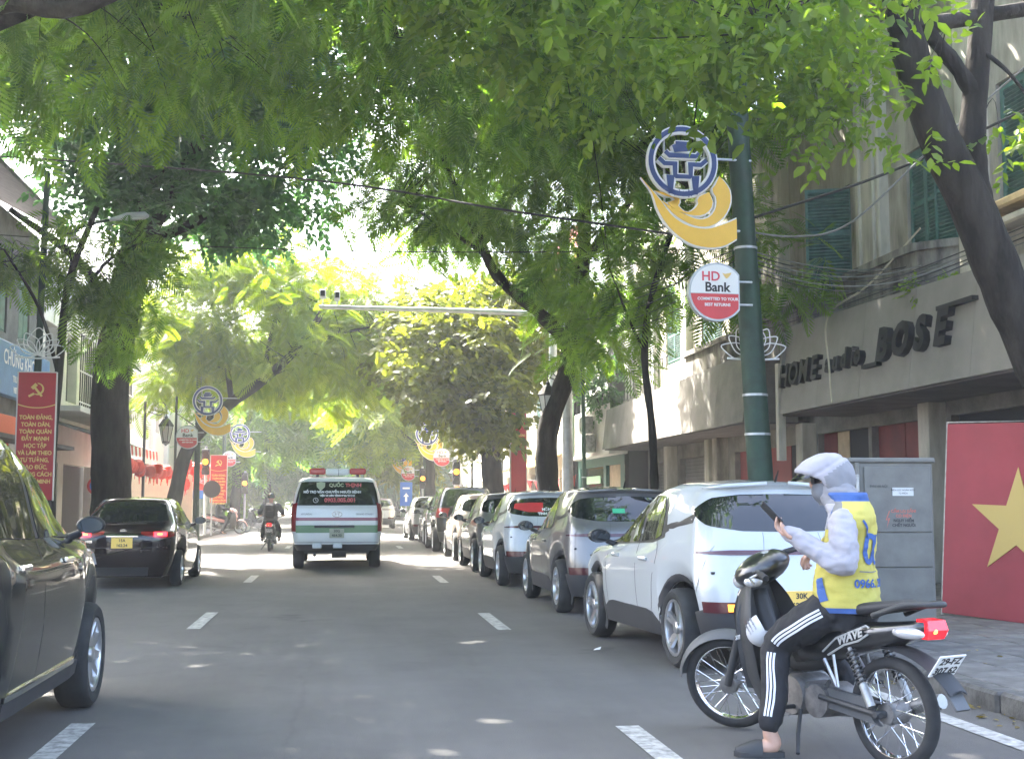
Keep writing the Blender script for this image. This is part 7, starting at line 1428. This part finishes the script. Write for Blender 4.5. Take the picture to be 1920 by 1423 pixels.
# print on the back of the vest: a blue curved mark, a dark number line and a pocket seam
def on_vest(z, qd, off=.006):
    k = np.interp(z, [l[0] for l in VT], range(len(VT))); l = tuple(np.interp(k, range(len(VT)), [v[j] for v in VT]) for j in range(5)); q = radians(qd); return vest_pt(l, q) + (fT * cos(q) + lT * sin(q)) * off
def vest_stroke(pts, w, m, name):
    mb = MB(); C = [Vector((p.x, p.y, 0)) for p in catmull([(a, b, 0) for a, b in pts], 8)]; a = []; b = []
    for i, p in enumerate(C):
        d = (C[min(i + 1, len(C) - 1)] - C[max(i - 1, 0)]); dx, dz = d.x * .0027, d.y; L = hypot(dx, dz) or 1; nx, nz = -dz / L * w / 2 / .0027, dx / L * w / 2; a.append(on_vest(p.y + nz, p.x + nx)); b.append(on_vest(p.y - nz, p.x - nx))
    mb.strip(a, b); return mb.build(name, m, rd)
vest_stroke([(60, .862), (52, .93), (47, .985)], .05, M['vest_blue'], 'side_panel')
vest_stroke([(118, 1.30), (128, 1.26), (136, 1.21)], .014, M['vest_blue'], 'vest_mark')
vest_stroke([(136, 1.21), (131, 1.16), (132, 1.10), (141, 1.075), (152, 1.09), (157, 1.14), (154, 1.20), (144, 1.215), (136, 1.21)], .030, M['vest_blue'], 'vest_mark')
vest_stroke([(160, 1.22), (162, 1.1), (170, 1.06)], .028, M['vest_blue'], 'vest_mark')
vest_stroke([(118, 1.025), (150, 1.02), (178, 1.02)], .006, M['vest_grey'], 'pocket_seam')
for i, c in enumerate('0966.28'):
    a0 = 112 + i * 10.5; o = text('vest_text', c, .062, M['vest_blue'], rd, (0, 0, 0), bold=.002, ext=.001); p = on_vest(.958, a0, .010); n_ = (fT * cos(radians(a0)) + lT * sin(radians(a0))); r_ = Vector((0, 0, 1)).cross(n_).normalized(); o.matrix_local = Matrix(((r_.x, 0, n_.x, p.x), (r_.y, 0, n_.y, p.y), (r_.z, 1, n_.z, p.z), (0, 0, 0, 1)))
vest_stroke([(14, 1.23), (20, 1.18), (17, 1.13)], .03, M['vest_yellow'], 'chest_patch')
# trousers with three white side stripes
tr = MB(); A = torso_rings(P0, [(.70, -.0, .16, .12, 0), (.78, 0, .185, .15, 0), (.84, 0, .18, .14, 0), (.90, 0, .165, .125, 0)], YT * .6); tr.grid(A); tr.add(A[0][:-1], [tuple(range(40))[::-1]]); tr.add(A[-1][:-1], [tuple(range(40))])
legL = [hpL + Vector((-.0, .01, -.01)), hpL.lerp(knL, .5) + Vector((0, .015, .01)), knL, knL.lerp(anL, .5) + Vector((-.012, 0, 0)), anL + Vector((-.005, 0, .06))]; rdL = [.118, .108, .086, .078, .066]
limb(tr, legL, rdL, 18, sub=8); limb(tr, [hpR, hpR.lerp(knR, .5), knR, knR.lerp(anR, .5), anR + Vector((0, 0, .04))], [.115, .10, .08, .07, .062], 16)
tro = fuse(tr, 'trousers', M['trousers'], rd, .0095, 3, .011, (14, 14, 11), 5)
from mathutils.bvhtree import BVHTree
bvh = BVHTree.FromPolygons([v.co[:] for v in tro.data.vertices], [p.vertices[:] for p in tro.data.polygons])
CL = catmull(legL, 10)
for k in (-1, 0, 1):
    a = []; b = []; runs = []
    for i in range(2, len(CL) - 1):
        p = CL[i]; d = (CL[min(i + 1, len(CL) - 1)] - CL[i - 1]).normalized(); out = Vector((-.52, .85, .05)); out = (out - d * out.dot(d)).normalized(); s = d.cross(out); row = []
        for w in (k * .019 - .0058, k * .019 + .0058):
            o = p + out * .3 + s * w; h = bvh.ray_cast(o, -out)
            row.append((h[0] if h[0] is not None else p + out * .09) + out * .004)
        if abs((p - knL).length) < .022: 
            if a: runs.append((a, b)); a = []; b = []
            continue
        a.append(row[0]); b.append(row[1])
    runs.append((a, b))
    for a, b in runs:
        if len(a) > 1: MB().strip(a, b).build('leg_stripe', M['stripe'], rd, smooth=True)
for foot, d, z in ((anL, ftL, 0), ):
    sl_ = MB(); L_ = Vector((-d.y, d.x, 0)); c0 = Vector((foot.x, foot.y, 0)) - d * .07; A = []
    outl = [(0, .0), (.0, .032), (.08, .038), (.17, .046), (.235, .040), (.27, .0)]; full = smooth2(outl, 5); full = full + [(x, -y) for x, y in full[::-1][1:-1]]
    sl_.prism([tuple((c0 + d * x + L_ * y)[:2]) for x, y in full], .028, Matrix.Translation((0, 0, .004)))
    sole = sl_.build('slipper', M['shoe'], rd, smooth=30); st_ = MB(); G2 = []
    for x in np.linspace(.115, .262, 9):
        w = .05 * sqrt(max(.02, 1 - ((x - .15) / .118) ** 2)) if x > .15 else .05; h = np.interp(x, [.115, .15, .2, .262], [.075, .075, .058, .03]); G2.append([tuple(c0 + d * x + L_ * w * cos(q) + Vector((0, 0, .022 + h * sin(q)))) for q in np.linspace(0, pi, 11)])
    st_.grid(G2); st_.grid([[tuple(Vector(p) - Vector((0, 0, .004))) for p in r[::-1]] for r in G2]); st_.build('slipper_upper', M['shoe'], sole, smooth=True)
MB().bbox(tuple(anR + Vector((.06, 0, -.085))), (.25, .085, .03), .012).build('slipper', M['shoe'], rd)
# phone in the hand, cap on its hook
ph = thing('phone', 'dark smartphone held up in the left hand of the rider', 'phone', (0, 0, 0)); pd = haD * .8 + Vector((.10, -.02, .45)); pd.normalize(); pn = Vector((-.1, -.75, .6)); pn = (pn - pd * pn.dot(pd)).normalized(); pc = wrL + haD * .125 + pn * .0 + Vector((0, 0, .045)) + pd * .035; ps = pd.cross(pn)
WB = Matrix.Translation(BL_) @ Matrix.Rotation(HB, 4, 'Z'); ph.matrix_world = WB @ Matrix(((ps.x, pd.x, pn.x, pc.x), (ps.y, pd.y, pn.y, pc.y), (ps.z, pd.z, pn.z, pc.z), (0, 0, 0, 1)))
MB().bbox((0, 0, 0), (.075, .158, .009), .003).build('case', M['phone'], ph); MB().box((0, 0, .0052), (.069, .15, .001)).build('screen', M['phone_screen'], ph)
cp = thing('cap', 'pale printed cap hanging in front of the rider knee on the black motorbike', 'cap', (0, 0, 0)); cp.matrix_world = WB @ Matrix.Translation((.10, .20, .665)) @ Euler((radians(8), radians(118), radians(62))).to_matrix().to_4x4()
P_ = [[(.086 * cos(q) * sin(a) * 1.12, .086 * sin(q) * sin(a), .105 * cos(a) - .0) for q in np.linspace(0, 2 * pi, 25)] for a in np.linspace(.01, pi / 2, 9)]; c_ = MB(); c_.grid(P_); c_.grid([[(p[0] * .96, p[1] * .96, p[2] * .96) for p in r[::-1]] for r in P_]); co_ = c_.build('crown', M['cap_white'], cp, smooth=True)
P_ = [[(.096 * cos(q) * .85 + .09 * v * cos(q), (.086 + .006 * v) * sin(q), -.002 - .02 * v * v) for v in np.linspace(0, 1, 6)] for q in np.linspace(-1.35, 1.35, 15)]; c_ = MB(); c_.grid(P_); c_.grid([[(p[0], p[1], p[2] - .005) for p in r[::-1]] for r in P_]); c_.build('peak', M['cap_white'], cp, smooth=True)
for i in range(6):
    q = -.9 + .36 * i
    for j in range(3): a = .75 + .22 * j; o = text('cap_print', 'WAVE', .018, M['print_grey'], cp, (.089 * cos(q + pi) * sin(a) * 1.12, .089 * sin(q + pi) * sin(a), .108 * cos(a)), (0, 0, 0), ext=.0004); n_ = Vector((cos(q + pi) * sin(a), sin(q + pi) * sin(a), cos(a))); o.rotation_euler = n_.to_track_quat('Z', 'Y').to_euler()
# generic riders seen small
def rider(label, loc, heading, top, low, helm, pack=False, lean=.1, legs_down=False):
    t = thing('person', label, 'person', loc, heading); f = lean; bd = MB(); hc = (-.22 + f, 0, 1.50); head(bd, hc, (1, 0, -.1), (0, 0, 1)); limb(bd, [(-.26 + f, 0, 1.30), (-.23 + f, 0, 1.45)], [.06, .055])
    A = torso_rings((-.30, 0, 0), [(.74, 0, .15, .12, 0), (.95, f * .3, .17, .12, 0), (1.2, f * .7, .19, .12, 0), (1.33, f, .12, .09, 0)], 0); bd.grid(A); bd.add(A[0][:-1], [tuple(range(40))[::-1]]); bd.add(A[-1][:-1], [tuple(range(40))])
    for sg in (1, -1):
        s_ = Vector((-.30 + f, sg * .2, 1.28)); e_ = Vector((-.10 + f * .5, sg * .32, 1.1)); w_ = Vector((.17, sg * .31, 1.06)); limb(bd, [s_, e_, w_], [.052, .045, .032]); hand(bd, w_, (.9, 0, -.4), (.2, 0, -1), 1.2, .95, thumb_side=sg)
        a_ = Vector((-.08, sg * .24, .36)) if not legs_down else Vector((-.12, sg * .34, .12)); limb(bd, [(-.32, sg * .1, .8), (.05, sg * .2, .64), a_, a_ + Vector((.14, 0, -.06))], [.09, .07, .045, .032])
    fuse(bd, 'body', M['skin'], t, .011, 2)
    j = MB(); A = torso_rings((-.30, 0, 0), [(.74, 0, .19, .15, 0), (.95, f * .3, .20, .15, 0), (1.2, f * .7, .21, .14, 0), (1.34, f, .11, .09, 0)], 0); j.grid(A); j.add(A[0][:-1], [tuple(range(40))[::-1]]); j.add(A[-1][:-1], [tuple(range(40))])
    for sg in (1, -1): limb(j, [(-.30 + f, sg * .2, 1.28), (-.10 + f * .5, sg * .32, 1.1), (.14, sg * .31, 1.065)], [.082, .07, .05])
    fuse(j, 'jacket', top, t, .014, 3, .012, (9, 9, 13), 2)
    j = MB(); 
    for sg in (1, -1): a_ = Vector((-.08, sg * .24, .40)) if not legs_down else Vector((-.12, sg * .34, .17)); limb(j, [(-.32, sg * .1, .8), (.05, sg * .2, .64), a_], [.115, .088, .065]); MB().bbox((a_.x + .06, a_.y, max(.05, a_.z - .09)), (.25, .09, .07), .025).build('shoe', M['shoe'], t)
    fuse(j, 'trousers', low, t, .014, 3)
    hm = MB(); P_ = [[(hc[0] - .01 + .13 * cos(q) * sin(a), .118 * sin(q) * sin(a), hc[2] + .03 + .135 * cos(a)) for q in np.linspace(0, 2 * pi, 21)] for a in np.linspace(.01, 1.85, 10)]; hm.grid(P_); hm.build('helmet', helm, t, smooth=True)
    if pack: k = MB(); k.bbox((-.30 - .23 + f * .6, 0, 1.13), (.2, .32, .46), .07); ko = k.build('backpack', M['black'], t, smooth=50); MB().bbox((-.30 - .35 + f * .6, 0, 1.04), (.06, .24, .2), .025).build('pocket', M['trousers'], ko)
    return t
M['jacket_grey'] = mat('jacket_grey', (.06, .068, .07), .8, var=.35, vscale=7); M['helm_green'] = mat('helmet_dark', (.03, .05, .045), .2, coat=.8); M['jacket_dark'] = mat('jacket_dark', (.03, .03, .03), .85)
b2 = bike('dark motorbike with red tail light riding away left of the ambulance', (-2.0, 37.0, 0), radians(90), 0, 'bike_black', True, ('29-G1', '512.08'), spokes=9); rider('rider in dark patterned jacket with a black backpack and helmet left of the ambulance', (-2.0, 37.0, 0), radians(90), M['jacket_grey'], M['trousers'], M['helm_green'], True, .06)
b3_ = bike('pinkish motorbike turned sideways on the far left pavement', (-4.95, 55.5, 0), radians(8), .2, 'bike_pink', False, spokes=9); rider('rider in dark clothes on the pinkish motorbike at the far left corner', (-4.95, 55.5, 0), radians(8), M['jacket_dark'], M['trousers'], M['cap_white'], False, .05, True)
b4 = bike('dark parked motorbike beside the white post right of the far left banner', (-3.75, 58.5, 0), radians(150), .1, 'bike_black', False, spokes=9)
# ---------------------------------------------------------------- thin haze volume, added to lift the blacks like windscreen glare
hz = MB().box((0, 120, 8.4), (170, 290, 18.9)).build('haze', None); hz['kind'] = 'stuff'
_hm = bpy.data.materials.new('veil_haze'); _hm.use_nodes = True; _n = _hm.node_tree; _n.nodes.clear()
_v = _n.nodes.new('ShaderNodeVolumePrincipled'); _v.inputs['Color'].default_value = (.93, .96, 1, 1); _v.inputs['Density'].default_value = .0013; _v.inputs['Anisotropy'].default_value = .5
_o = _n.nodes.new('ShaderNodeOutputMaterial'); _n.links.new(_v.outputs[0], _o.inputs['Volume']); hz.data.materials.clear(); hz.data.materials.append(_hm)

bpy.data.scenes.remove(TMP)
for _m in list(bpy.data.meshes):
    if _m.users == 0: bpy.data.meshes.remove(_m)
